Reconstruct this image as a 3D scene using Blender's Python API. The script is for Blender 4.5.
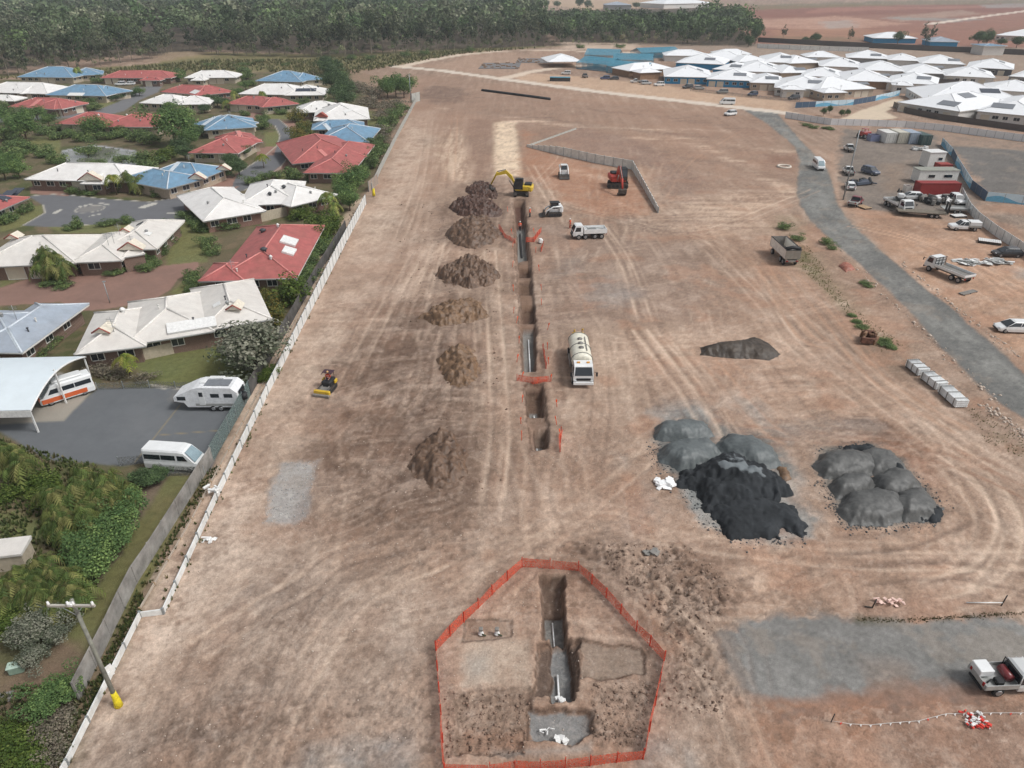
import bpy, math, random
import numpy as np
from mathutils import Vector, Matrix
sc = bpy.context.scene
for o in list(bpy.data.objects): bpy.data.objects.remove(o)
R = math.radians
random.seed(7)

# ------------------------------------------------------------ camera, sky, sun
FPX, PITCH, CAMH = 700.0, R(30.2), 40.0
cam = bpy.data.cameras.new('camera'); camo = bpy.data.objects.new('camera', cam)
sc.collection.objects.link(camo); sc.camera = camo
camo.location = (0, 0, CAMH); camo.rotation_euler = (R(90) - PITCH, 0, 0)
cam.sensor_fit = 'HORIZONTAL'; cam.sensor_width = 36; cam.lens = 36 * FPX / 1024
cam.clip_start = 0.5; cam.clip_end = 20000
w = bpy.data.worlds.new('World'); sc.world = w; w.use_nodes = True
nt = w.node_tree; bg = nt.nodes['Background']
SUN_EL, SUN_ROT = R(52), R(108)
sky = nt.nodes.new('ShaderNodeTexSky'); sky.sky_type = 'NISHITA'; sky.sun_disc = False
sky.sun_elevation = SUN_EL; sky.sun_rotation = SUN_ROT; sky.air_density = 1.0; sky.dust_density = 4.0; sky.ozone_density = 1.0
hs = nt.nodes.new('ShaderNodeHueSaturation'); hs.inputs['Saturation'].default_value = 0.22
nt.links.new(sky.outputs[0], hs.inputs['Color']); nt.links.new(hs.outputs[0], bg.inputs[0])
bg.inputs[1].default_value = 0.105
sl = bpy.data.lights.new('sun', 'SUN'); sl.energy = 1.5; sl.angle = R(12); sl.color = (1.0, 0.985, 0.96)
so = bpy.data.objects.new('sun', sl); sc.collection.objects.link(so)
# sun direction: azimuth measured like the Nishita sky (rotation from +Y towards -X... seen from above clockwise)
sd = Vector((math.sin(SUN_ROT) * math.cos(SUN_EL), math.cos(SUN_ROT) * math.cos(SUN_EL), math.sin(SUN_EL)))
so.rotation_euler = sd.to_track_quat('Z', 'Y').to_euler(); so.location = sd * 300
sc.view_settings.view_transform = 'Standard'; sc.view_settings.look = 'None'
sc.view_settings.exposure = 0.33; sc.view_settings.gamma = 1.0
sc.render.engine = 'CYCLES'

# ------------------------------------------------------------ helpers
_s, _c = math.sin(PITCH), math.cos(PITCH)
def G(px, py, z=0.0):
    """measured photo point -> world position at height z"""
    u = (px - 512) / FPX; v = (py - 384) / FPX
    t = (CAMH - z) / (_s + v * _c)
    return Vector((u * t, t * (_c - v * _s), z))
def lin(c):
    return tuple((x / 255 / 12.92) if x / 255 <= 0.04045 else ((x / 255 + 0.055) / 1.055) ** 2.4 for x in c)

class NT:
    """small wrapper for node materials"""
    def __init__(s, name):
        s.m = bpy.data.materials.new(name); s.m.use_nodes = True
        s.t = s.m.node_tree; s.b = s.t.nodes['Principled BSDF']
        s.out = s.t.nodes['Material Output']
    def n(s, typ, **kw):
        nd = s.t.nodes.new(typ)
        for k, v in kw.items(): setattr(nd, k, v)
        return nd
    def l(s, a, b): s.t.links.new(a, b)
MATS = {}
def mat(name, rgb, rough=0.6, metal=0.0, var=0.12, scale=3.0, bump=0.0, spec=0.4, dirt=0.0, coat=0.0, alpha=None):
    """procedural paint / plaster / metal material with noise variation; rgb in sRGB 0-255"""
    if name in MATS: return MATS[name]
    k = NT(name); b = k.b; c = lin(rgb)
    tc = k.n('ShaderNodeTexCoord')
    nz = k.n('ShaderNodeTexNoise'); nz.inputs['Scale'].default_value = scale; nz.inputs['Detail'].default_value = 6
    nz.inputs['Roughness'].default_value = 0.65
    k.l(tc.outputs['Object'], nz.inputs['Vector'])
    cr = k.n('ShaderNodeValToRGB')
    lo = tuple(max(0, x * (1 - var * 1.6)) for x in c); hi = tuple(min(1, x * (1 + var)) for x in c)
    cr.color_ramp.elements[0].position = 0.3; cr.color_ramp.elements[1].position = 0.7
    cr.color_ramp.elements[0].color = (*lo, 1); cr.color_ramp.elements[1].color = (*hi, 1)
    k.l(nz.outputs[0], cr.inputs[0])
    col = cr.outputs[0]
    if dirt > 0:
        n2 = k.n('ShaderNodeTexNoise'); n2.inputs['Scale'].default_value = scale * 0.35; n2.inputs['Detail'].default_value = 8
        n2.inputs['Roughness'].default_value = 0.75
        k.l(tc.outputs['Object'], n2.inputs['Vector'])
        r2 = k.n('ShaderNodeValToRGB'); r2.color_ramp.elements[0].position = 0.42; r2.color_ramp.elements[1].position = 0.75
        r2.color_ramp.elements[0].color = (0, 0, 0, 1); r2.color_ramp.elements[1].color = (dirt, dirt, dirt, 1)
        mx = k.n('ShaderNodeMix', data_type='RGBA'); k.l(n2.outputs[0], r2.inputs[0]); k.l(r2.outputs[0], mx.inputs[0])
        k.l(col, mx.inputs[6]); mx.inputs[7].default_value = (*lin((128, 106, 88)), 1); col = mx.outputs[2]
    k.l(col, b.inputs['Base Color'])
    b.inputs['Roughness'].default_value = rough; b.inputs['Metallic'].default_value = metal
    b.inputs['Specular IOR Level'].default_value = spec
    if coat: b.inputs['Coat Weight'].default_value = coat; b.inputs['Coat Roughness'].default_value = 0.08
    if bump:
        bp = k.n('ShaderNodeBump'); bp.inputs['Strength'].default_value = bump; bp.inputs['Distance'].default_value = 0.05
        k.l(nz.outputs[0], bp.inputs['Height']); k.l(bp.outputs[0], b.inputs['Normal'])
    if alpha is not None: b.inputs['Alpha'].default_value = alpha
    MATS[name] = k.m; return k.m
def ribbed(name, rgb, axis=0, freq=5.0, depth=0.3, rough=0.45, var=0.06, dirt=0.15):
    """sheet metal with ribs along one local axis"""
    m = mat(name, rgb, rough, 0.0, var, 0.8, 0, 0.4, dirt)
    t = m.node_tree
    tc = t.nodes.new('ShaderNodeTexCoord'); wv = t.nodes.new('ShaderNodeTexWave')
    wv.wave_type = 'BANDS'; wv.bands_direction = 'XYZ'[axis]; wv.inputs['Scale'].default_value = freq
    t.links.new(tc.outputs['Object'], wv.inputs['Vector'])
    bp = t.nodes.new('ShaderNodeBump'); bp.inputs['Strength'].default_value = depth; bp.inputs['Distance'].default_value = 0.04
    t.links.new(wv.outputs[1], bp.inputs['Height']); t.links.new(bp.outputs[0], t.nodes['Principled BSDF'].inputs['Normal'])
    return m

class MB:
    """collects primitives and links them as ONE mesh object"""
    def __init__(s): s.v = []; s.f = []; s.M = Matrix.Identity(4); s.sm = []
    def at(s, x=0, y=0, z=0, rz=0, rx=0, ry=0):
        s.M = Matrix.Translation((x, y, z)) @ Matrix.Rotation(rz, 4, 'Z') @ Matrix.Rotation(ry, 4, 'Y') @ Matrix.Rotation(rx, 4, 'X'); return s
    def raw(s, vs, fs, smooth=False):
        n = len(s.v)
        for p in vs: s.v.append(tuple(s.M @ Vector(p)))
        for q in fs: s.f.append(tuple(i + n for i in q)); s.sm.append(smooth)
        return s
    def box(s, cx, cy, cz, sx, sy, sz, ch=0.0, tx=1.0, ty=1.0):
        """box centred in x, y, z with optional chamfer of the vertical edges and a tapered top"""
        hx, hy, hz = sx / 2, sy / 2, sz / 2
        if ch <= 0:
            b = [(-hx, -hy), (hx, -hy), (hx, hy), (-hx, hy)]
        else:
            b = [(-hx + ch, -hy), (hx - ch, -hy), (hx, -hy + ch), (hx, hy - ch), (hx - ch, hy), (-hx + ch, hy), (-hx, hy - ch), (-hx, -hy + ch)]
        n = len(b)
        rings = [(-hz, 1, 1, 0), (hz, tx, ty, 0)]
        if ch > 0:
            k1 = (hx - ch) / hx; k2 = (hy - ch) / hy
            rings = [(-hz, k1, k2, 0), (-hz + ch, 1, 1, 0), (hz - ch, tx, ty, 0), (hz, tx * k1, ty * k2, 0)]
        vs = [(cx + x * a, cy + y * c, cz + z) for z, a, c, _ in rings for x, y in b]
        fs = [tuple(range(n - 1, -1, -1))]
        for r in range(len(rings) - 1):
            for i in range(n):
                j = (i + 1) % n
                fs.append((r * n + i, r * n + j, (r + 1) * n + j, (r + 1) * n + i))
        fs.append(tuple((len(rings) - 1) * n + i for i in range(n)))
        return s.raw(vs, fs)
    def prism(s, poly, z0, z1):
        n = len(poly)
        vs = [(x, y, z0) for x, y in poly] + [(x, y, z1) for x, y in poly]
        fs = [tuple(range(n - 1, -1, -1)), tuple(range(n, 2 * n))]
        for i in range(n): fs.append((i, (i + 1) % n, n + (i + 1) % n, n + i))
        return s.raw(vs, fs)
    def side(s, poly, y0, y1):
        """profile in the x,z plane extruded along y"""
        n = len(poly)
        vs = [(x, y0, z) for x, z in poly] + [(x, y1, z) for x, z in poly]
        fs = [tuple(range(n)), tuple(range(2 * n - 1, n - 1, -1))]
        for i in range(n): fs.append(((i + 1) % n, i, n + i, n + (i + 1) % n))
        return s.raw(vs, fs)
    def tube(s, pts, r, n=6, cap=True, r1=None):
        pts = [Vector(p) for p in pts]; m = len(pts); vs = []; fs = []
        for i, p in enumerate(pts):
            d = (pts[min(i + 1, m - 1)] - pts[max(i - 1, 0)]).normalized()
            a = d.orthogonal().normalized() if abs(d.z) > 0.95 else d.cross(Vector((0, 0, 1))).normalized()
            b = d.cross(a)
            rr = r if r1 is None else r + (r1 - r) * i / (m - 1)
            for k in range(n):
                t = 2 * math.pi * k / n
                vs.append(p + (a * math.cos(t) + b * math.sin(t)) * rr)
        for i in range(m - 1):
            for k in range(n):
                k2 = (k + 1) % n
                fs.append((i * n + k, i * n + k2, (i + 1) * n + k2, (i + 1) * n + k))
        if cap: fs.append(tuple(range(n - 1, -1, -1))); fs.append(tuple((m - 1) * n + k for k in range(n)))
        return s.raw(vs, fs, True)
    def disc_y(s, x, y, z, r, wd, n=14):
        """wheel-like cylinder with its axis along y"""
        vs = []; fs = []
        prof = [(r * 0.9, -wd / 2), (r, -wd / 2 + 0.04), (r, wd / 2 - 0.04), (r * 0.9, wd / 2)]
        for a, b in prof:
            for k in range(n):
                t = 2 * math.pi * k / n; vs.append((x + a * math.cos(t), y + b, z + a * math.sin(t)))
        for i in range(3):
            for k in range(n):
                k2 = (k + 1) % n; fs.append((i * n + k2, i * n + k, (i + 1) * n + k, (i + 1) * n + k2))
        fs.append(tuple(range(n))); fs.append(tuple(3 * n + n - 1 - k for k in range(n)))
        return s.raw(vs, fs)
    def loft(s, secs, cap=True, smooth=False):
        """secs: list of equal length point rings"""
        n = len(secs[0]); vs = [p for q in secs for p in q]; fs = []
        for i in range(len(secs) - 1):
            for k in range(n):
                k2 = (k + 1) % n; fs.append((i * n + k, i * n + k2, (i + 1) * n + k2, (i + 1) * n + k))
        if cap: fs.append(tuple(range(n - 1, -1, -1))); fs.append(tuple((len(secs) - 1) * n + k for k in range(n)))
        return s.raw(vs, fs, smooth)
    def mesh(s, name, m):
        me = bpy.data.meshes.new(name); me.from_pydata(s.v, [], s.f)
        if any(s.sm): me.polygons.foreach_set('use_smooth', s.sm)
        for x in (m if isinstance(m, (list, tuple)) else [m]): me.materials.append(x)
        me.update(); return me
    def build(s, name, m, parent=None):
        o = bpy.data.objects.new(name, s.mesh(name, m)); sc.collection.objects.link(o)
        if parent is not None: o.parent = parent
        return o
def tag(o, label=None, cat=None, group=None, kind=None):
    if label: o['label'] = label
    if cat: o['category'] = cat
    if group: o['group'] = group
    if kind: o['kind'] = kind
    return o
def empty(name, loc, rz=0, label=None, cat=None, group=None):
    o = bpy.data.objects.new(name, None); sc.collection.objects.link(o)
    o.location = loc; o.rotation_euler = (0, 0, rz); o.empty_display_size = 0.3
    return tag(o, label, cat, group)
def dup(root, loc, rz=0, label=None, group=None, scale=None):
    r = root.copy(); sc.collection.objects.link(r); r.location = loc; r.rotation_euler = (0, 0, rz)
    if scale is not None: r.scale = (scale,) * 3 if not isinstance(scale, (tuple, list)) else scale
    if label: r['label'] = label
    if group: r['group'] = group
    for ch in list(root.children):
        c = ch.copy(); sc.collection.objects.link(c); c.parent = r
        for g in ch.children:
            d = g.copy(); sc.collection.objects.link(d); d.parent = c
    return r
def npmesh(name, V, F, m, smooth=False, cols=None, parent=None):
    """mesh from numpy arrays (F: n x 3 or n x 4)"""
    me = bpy.data.meshes.new(name); V = np.asarray(V, np.float32); F = np.asarray(F, np.int32); k = F.shape[1]
    me.vertices.add(len(V)); me.vertices.foreach_set('co', V.ravel())
    me.loops.add(F.size); me.loops.foreach_set('vertex_index', F.ravel())
    me.polygons.add(len(F)); me.polygons.foreach_set('loop_start', np.arange(0, F.size, k, dtype=np.int32))
    me.polygons.foreach_set('loop_total', np.full(len(F), k, np.int32))
    if smooth: me.polygons.foreach_set('use_smooth', np.ones(len(F), bool))
    me.update(calc_edges=True)
    for an, arr in (cols or {}).items():
        at = me.color_attributes.new(an, 'FLOAT_COLOR', 'POINT')
        a = np.ones((len(V), 4), np.float32); a[:, :3] = arr; at.data.foreach_set('color', a.ravel())
    me.materials.append(m)
    o = bpy.data.objects.new(name, me); sc.collection.objects.link(o)
    if parent is not None: o.parent = parent
    return o
# numpy noise
def vn(x, y, seed=0):
    ix = np.floor(x); iy = np.floor(y); fx = x - ix; fy = y - iy
    fx = fx * fx * (3 - 2 * fx); fy = fy * fy * (3 - 2 * fy)
    def h(a, b):
        q = np.sin(a * 127.1 + b * 311.7 + seed * 74.7) * 43758.5453
        return q - np.floor(q)
    return (h(ix, iy) * (1 - fx) + h(ix + 1, iy) * fx) * (1 - fy) + (h(ix, iy + 1) * (1 - fx) + h(ix + 1, iy + 1) * fx) * fy
def fbm(x, y, seed=0, oc=4, g=0.55):
    a = 1.0; t = 0.0; r = 0
    for i in range(oc):
        r = r + a * vn(x, y, seed + i * 13); t += a; a *= g; x = x * 2.03 + 17.3; y = y * 2.03 - 9.1
    return r / t
def W(pts): return np.array([(p.x, p.y) for p in (G(*q) for q in pts)])
def sdf(x, y, P):
    """signed distance to polygon (negative inside)"""
    d = np.full(x.shape, 1e9); ins = np.zeros(x.shape, bool); n = len(P)
    for i in range(n):
        ax, ay = P[i]; bx, by = P[(i + 1) % n]; ex, ey = bx - ax, by - ay
        t = np.clip(((x - ax) * ex + (y - ay) * ey) / (ex * ex + ey * ey + 1e-9), 0, 1)
        d = np.minimum(d, (x - ax - t * ex) ** 2 + (y - ay - t * ey) ** 2)
        c = ((ay > y) != (by > y)) & (x < (bx - ax) * (y - ay) / ((by - ay) if by != ay else 1e-9) + ax)
        ins ^= c
    d = np.sqrt(d); return np.where(ins, -d, d)
def ldist(x, y, P):
    d = np.full(x.shape, 1e9)
    for i in range(len(P) - 1):
        ax, ay = P[i]; bx, by = P[i + 1]; ex, ey = bx - ax, by - ay
        t = np.clip(((x - ax) * ex + (y - ay) * ey) / (ex * ex + ey * ey + 1e-9), 0, 1)
        d = np.minimum(d, (x - ax - t * ex) ** 2 + (y - ay - t * ey) ** 2)
    return np.sqrt(d)
# ------------------------------------------------------------ the ground: one graded sheet, soils painted as real stains
rows = np.concatenate([np.arange(800, 300, -1.3), np.arange(300, -6, -1.1)])
v_ = (rows - 384) / FPX; t_ = CAMH / (_s + v_ * _c); yr = t_ * (_c - v_ * _s)
yr = np.concatenate([[-300, -150, -60, -22, 0, 10, 16], yr[yr > 19], [2600, 4500, 9000]])
uc = np.concatenate([[-9, -5, -3, -2, -1.4, -1.1], np.arange(-0.86, 0.861, 1.3 / FPX), [1.1, 1.4, 2, 3, 5, 9]])
NR, NC = len(yr), len(uc)
YY = np.repeat(yr, NC); UU = np.tile(uc, NR)
XX = UU * 0.864 * np.maximum(YY + 23.3, 12)
XX = np.where(np.repeat(yr < 10, NC), UU * 0.864 * 60, XX)
N = len(XX)
COL = np.empty((N, 3)); COL[:] = lin((150, 124, 106))
HGT = np.zeros(N); REG = np.zeros(N, np.int8)
n1 = fbm(XX / 22, YY / 22, 1, 4); n2 = fbm(XX / 6, YY / 6, 2, 4); n3 = fbm(XX / 1.6, YY / 1.6, 3, 4); n4 = fbm(XX / 0.45, YY / 0.45, 4, 3)
ndir = fbm(XX / 1.1, YY / 16, 5, 4)           # wheel-worn streaks along the length of the site
ndx = fbm(XX / 14, YY / 1.0, 6, 4)            # streaks across
REGN = ['ground', 'gravel_road', 'concrete_road', 'street', 'car_park', 'driveway', 'lawn', 'water', 'gravel_pad', 'yard', 'field']
def near(P, pad):
    return np.nonzero((XX > P[:, 0].min() - pad) & (XX < P[:, 0].max() + pad) & (YY > P[:, 1].min() - pad) & (YY < P[:, 1].max() + pad))[0]
def mask(pts, soft, rough=0.0, line=None):
    P = W(pts) if not isinstance(pts, np.ndarray) else pts
    pad = soft + rough * 2 + 1 + (line or 0)
    ix = near(P, pad)
    d = sdf(XX[ix], YY[ix], P) if line is None else ldist(XX[ix], YY[ix], P) - line
    if rough: d = d + rough * 2.4 * (0.5 * n2[ix] + 0.34 * n3[ix] + 0.16 * n4[ix] - 0.5) * 2
    if soft > 0.7: soft = 0.7 + (soft - 0.7) * 0.45
    return ix, np.clip(0.5 - d / (2 * max(soft, 0.02)), 0, 1)
def mixc(ix, a, rgb):
    a = a[:, None]; COL[ix] = COL[ix] * (1 - a) + np.array(lin(rgb)) * a
def patch(pts, rgb, op=1.0, soft=1.0, rough=1.0, reg=None, brk=0.0, line=None, dh=0.0, nz=None):
    ix, m = mask(pts, soft, rough, line)
    a = m * op
    if brk: a = a * np.clip(1 - brk + brk * 5.5 * ((n3 if nz is None else nz)[ix] * 0.7 + n4[ix] * 0.3 - 0.40), 0, 1)
    mixc(ix, a, rgb)
    if reg is not None: REG[ix[m > 0.5]] = reg
    if dh: HGT[ix] += dh * m
def track(pts, rgb, op=0.5, gap=1.9, wd=0.5, soft=0.35, rut=0.03):
    P = W(pts) if not isinstance(pts, np.ndarray) else pts; k = 10                               # smooth the line, then lay the two ruts
    q = [P[0]]
    for i in range(len(P) - 1):
        a, b = P[i], P[i + 1]; c0 = P[max(i - 1, 0)]; c1 = P[min(i + 2, len(P) - 1)]
        for j in range(1, k + 1):
            t = j / k
            q.append(0.5 * ((2 * a) + (b - c0) * t + (2 * c0 - 5 * a + 4 * b - c1) * t * t + (3 * a - c0 - 3 * b + c1) * t ** 3))
    q = np.array(q); d = np.gradient(q, axis=0); d /= np.linalg.norm(d, axis=1)[:, None] + 1e-9
    nn = np.stack([-d[:, 1], d[:, 0]], 1)
    for sgn in ((-1, 1) if gap else (0,)):
        L = q + nn * gap / 2 * sgn
        ix = near(L, wd + 1)
        dd = ldist(XX[ix], YY[ix], L[::2] if len(L) > 40 else L)
        dd = dd + 0.25 * (n3[ix] - 0.5)
        m = np.clip(0.5 - (dd - wd / 2) / (2 * soft), 0, 1)
        mixc(ix, m * op * np.clip(0.3 + 1.7 * (n2[ix] - 0.3), 0, 1), rgb)
        HGT[ix] -= rut * m

# --- site soils ---------------------------------------------------------------------------------------------
tonal = 0.84 + 0.32 * n2 + 0.16 * (n1 - 0.5) + 0.25 * (n3 - 0.5)
COL *= tonal[:, None]
allix = np.arange(N)
mixc(allix, np.clip((n1 - 0.48) * 3, 0, 0.5) * 0.8, (170, 132, 108))
mixc(allix, np.clip((ndir - 0.5) * 3.2, 0, 1) * 0.4, (190, 166, 148))
mixc(allix, np.clip((0.44 - ndir) * 3.2, 0, 1) * 0.3, (116, 96, 84))
# pale sandy strip down the west wall
patch([(60, 775), (150, 610), (222, 495), (366, 205), (412, 110), (440, 110), (420, 180), (395, 260), (360, 330), (330, 420), (300, 470), (262, 530), (240, 575), (150, 700), (110, 775)], (196, 174, 156), 0.6, 5, 3, brk=0.55)
patch([(60, 775), (150, 612), (232, 480), (258, 480), (262, 545), (232, 590), (200, 640), (150, 670), (125, 775)], (206, 188, 174), 0.65, 2.5, 2.2, brk=0.7)
patch([(345, 300), (390, 240), (440, 230), (470, 300), (440, 330), (380, 340), (330, 360)], (188, 168, 152), 0.45, 5, 3, brk=0.6, nz=ndir)
# damp brown ground round the spoil heaps
patch([(335, 345), (370, 305), (420, 300), (470, 320), (475, 470), (480, 530), (420, 545), (360, 540), (320, 510), (300, 470), (300, 420)], (116, 90, 74), 0.85, 5, 3, brk=0.3)
patch([(378, 310), (470, 296), (500, 310), (495, 420), (455, 500), (400, 500), (372, 420), (362, 350)], (112, 88, 74), 0.5, 4, 3, brk=0.45)
patch([(410, 450), (480, 430), (500, 520), (460, 560), (405, 520)], (120, 96, 82), 0.5, 3, 3, brk=0.5)
patch([(330, 270), (420, 215), (450, 250), (420, 300), (345, 330)], (152, 122, 104), 0.5, 5, 3, brk=0.5)
# grey gravel bed by the wall
patch([(283, 463), (318, 461), (305, 520), (296, 526), (262, 524), (270, 490)], (162, 158, 154), 0.95, 0.4, 0.7, reg=8)
patch([(320, 462), (330, 470), (314, 515), (298, 535), (290, 530)], (118, 92, 78), 0.5, 0.8, 1, brk=0.5)
# north end of the site
patch([(380, 75), (440, 75), (560, 95), (760, 118), (790, 150), (795, 200), (700, 200), (660, 165), (590, 150), (520, 140), (420, 130), (395, 110)], (156, 122, 102), 0.6, 8, 5, brk=0.3)
patch([(425, 85), (465, 88), (470, 100), (440, 104), (420, 98)], (105, 84, 76), 0.6, 5, 4, brk=0.4)
patch([(440, 140), (455, 128), (475, 170), (470, 185), (440, 175)], (212, 188, 164), 0.55, 4, 3, brk=0.8, nz=ndir)
patch([(494, 122), (516, 121), (521, 176), (493, 176)], (218, 196, 168), 0.9, 0.8, 1.0, brk=0.35)
patch([(523, 128), (540, 150), (600, 168), (640, 180), (650, 215), (600, 214), (560, 200), (524, 176)], (172, 120, 88), 0.85, 3, 3, brk=0.2)
patch([(468, 120), (492, 118), (492, 176), (470, 180)], (146, 114, 96), 0.6, 2, 2)
patch([(545, 140), (572, 126), (640, 140), (700, 180), (700, 230), (664, 215), (655, 170), (620, 160)], (140, 112, 100), 0.6, 6, 4, brk=0.2)
for pl, op in (([(440, 108), (520, 118), (600, 128), (700, 140), (790, 152)], 0.35), ([(510, 120), (575, 126), (650, 130), (720, 131)], 0.5), ([(640, 138), (700, 145), (790, 190)], 0.4), ([(560, 165), (640, 190), (720, 215), (800, 195)], 0.3)):
    patch(pl, (222, 196, 172), op, 2.5, 3, brk=0.9, line=1.8, nz=ndx)
for pl, op in (([(470, 112), (540, 118), (600, 128), (700, 136)], 0.55), ([(600, 110), (700, 122), (790, 140)], 0.4), ([(640, 150), (730, 165), (790, 180)], 0.35)):
    patch(pl, (118, 92, 80), op, 3, 3, brk=0.7, line=2.2, nz=ndx)
patch([(770, 155), (800, 154), (804, 164), (785, 172), (768, 168)], (138, 100, 82), 0.6, 3, 2)
# middle of the site, east of the trench
patch([(535, 225), (600, 225), (690, 245), (740, 300), (700, 330), (600, 325), (540, 330)], (148, 124, 110), 0.7, 6, 4, brk=0.3)
patch([(580, 285), (610, 275), (638, 295), (628, 308), (590, 304)], (146, 140, 138), 0.65, 3, 2, brk=0.3)
patch([(555, 262), (575, 258), (578, 270), (560, 275)], (140, 134, 130), 0.5, 2, 2, brk=0.5)
patch([(660, 225), (672, 212), (672, 230), (650, 232), (620, 222), (630, 216)], (122, 98, 86), 0.6, 2, 2, brk=0.3)
patch([(590, 330), (700, 320), (760, 370), (700, 400), (620, 400), (580, 460), (545, 460), (560, 390)], (188, 162, 142), 0.55, 6, 4, brk=0.5, nz=ndir)
patch([(680, 195), (790, 190), (770, 235), (700, 240), (650, 220)], (204, 176, 152), 0.45, 4, 4, brk=0.8, nz=ndx)
patch([(710, 225), (770, 240), (800, 270), (850, 330), (800, 330), (740, 270)], (176, 138, 112), 0.5, 6, 4, brk=0.4)
patch([(700, 340), (800, 330), (900, 370), (1024, 470), (1024, 600), (930, 600), (830, 560), (830, 440), (740, 400)], (184, 148, 124), 0.5, 6, 4, brk=0.4)
patch([(880, 450), (930, 460), (950, 500), (920, 520), (930, 490)], (156, 116, 94), 0.7, 3, 2)
patch([(660, 365), (740, 360), (780, 380), (770, 430), (700, 430), (680, 400)], (150, 118, 100), 0.5, 4, 3, brk=0.3)
patch([(842, 423), (880, 421), (915, 440), (905, 448), (840, 443)], (126, 84, 60), 0.85, 1.2, 1.5, brk=0.75, nz=ndx)
# gravel dust round the stockpiles
patch([(655, 412), (700, 405), (720, 420), (760, 440), (790, 470), (818, 520), (800, 538), (730, 538), (690, 500), (660, 440)], (132, 136, 138), 0.95, 1.5, 1.3)
patch([(632, 480), (648, 470), (655, 520), (640, 545), (628, 530)], (142, 138, 136), 0.6, 1.5, 1.5, brk=0.3)
patch([(740, 400), (760, 405), (800, 480), (790, 500), (768, 450)], (140, 142, 142), 0.7, 2, 2, brk=0.3)
patch([(620, 455), (636, 458), (634, 470), (612, 468)], (144, 138, 134), 0.6, 1, 1.5, brk=0.4)
patch([(645, 415), (665, 400), (690, 400), (680, 415)], (134, 128, 126), 0.6, 1.5, 1.5, brk=0.5)
patch([(770, 428), (870, 420), (880, 430), (780, 440)], (140, 134, 130), 0.6, 1.5, 1.5, brk=0.6, nz=ndx)
patch([(815, 450), (880, 445), (945, 510), (930, 525), (870, 525), (830, 490)], (140, 134, 128), 0.7, 1.0, 1.0)
# south part
patch([(205, 530), (300, 540), (430, 580), (520, 555), (440, 640), (440, 775), (110, 775), (160, 660)], (164, 144, 130), 0.5, 5, 4, brk=0.3)
patch([(240, 560), (330, 540), (430, 600), (400, 700), (280, 700), (220, 640)], (182, 164, 150), 0.4, 3, 4, brk=0.9)
patch([(400, 520), (540, 490), (600, 500), (600, 540), (500, 560), (410, 590), (370, 570)], (176, 152, 134), 0.45, 4, 4, brk=0.6, nz=ndx)
patch([(110, 720), (210, 690), (300, 700), (290, 775), (100, 775)], (124, 106, 95), 0.6, 3, 3, brk=0.4)
patch([(210, 700), (440, 690), (440, 745), (350, 730), (250, 760)], (134, 115, 103), 0.5, 2.5, 2.5, brk=0.6)
patch([(235, 575), (290, 570), (300, 610), (250, 622), (205, 640)], (118, 102, 94), 0.45, 2, 2.5, brk=0.5)
patch([(288, 775), (300, 750), (345, 738), (400, 742), (410, 775)], (142, 142, 142), 0.8, 0.6, 1.0, brk=0.3)
patch([(322, 775), (325, 752), (338, 752), (340, 775)], (184, 162, 144), 0.6, 0.4, 0.8, brk=0.3)
patch([(195, 738), (215, 735), (212, 760), (196, 768)], (150, 148, 148), 0.5, 0.6, 0.8, brk=0.5)
patch([(390, 630), (435, 615), (440, 660), (400, 680), (380, 660)], (128, 116, 108), 0.45, 2, 2, brk=0.4)
patch([(560, 548), (690, 548), (760, 560), (745, 612), (690, 630), (640, 640), (660, 700), (600, 620)], (116, 92, 77), 0.75, 2, 2.5, brk=0.35)
patch([(690, 520), (850, 540), (1024, 560), (1024, 615), (740, 620), (700, 580)], (176, 142, 120), 0.55, 4, 3, brk=0.4)
patch([(715, 575), (780, 540), (800, 560), (745, 615)], (206, 178, 156), 0.5, 1.5, 2, brk=0.8)
patch([(870, 600), (1024, 592), (1024, 616), (860, 622)], (156, 122, 104), 0.6, 1.5, 1.5, brk=0.2)
patch([(720, 640), (745, 615), (850, 622), (1090, 609), (1090, 690), (900, 702), (780, 708), (742, 692)], (126, 127, 125), 0.92, 0.5, 1.0, reg=8)
patch([(870, 665), (905, 668), (900, 684), (875, 684)], (152, 136, 124), 0.7, 0.8, 0.8, brk=0.3)
patch([(740, 775), (750, 702), (900, 696), (1030, 690), (1030, 775)], (160, 116, 90), 0.8, 0.7, 1.2, brk=0.2)
patch([(900, 775), (880, 712), (1030, 706), (1030, 775)], (140, 116, 102), 0.6, 1.2, 1.2, brk=0.3)
patch([(660, 640), (720, 640), (745, 700), (750, 775), (640, 775)], (146, 126, 112), 0.7, 1.5, 1.5, brk=0.4)
patch([(640, 742), (690, 740), (710, 775), (640, 775)], (150, 148, 146), 0.6, 0.6, 0.8, brk=0.4)
patch([(858, 617), (900, 619), (1030, 611), (1030, 615), (900, 623), (856, 622)], (84, 76, 48), 0.7, 0.3, 0.5, brk=0.6)
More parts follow.
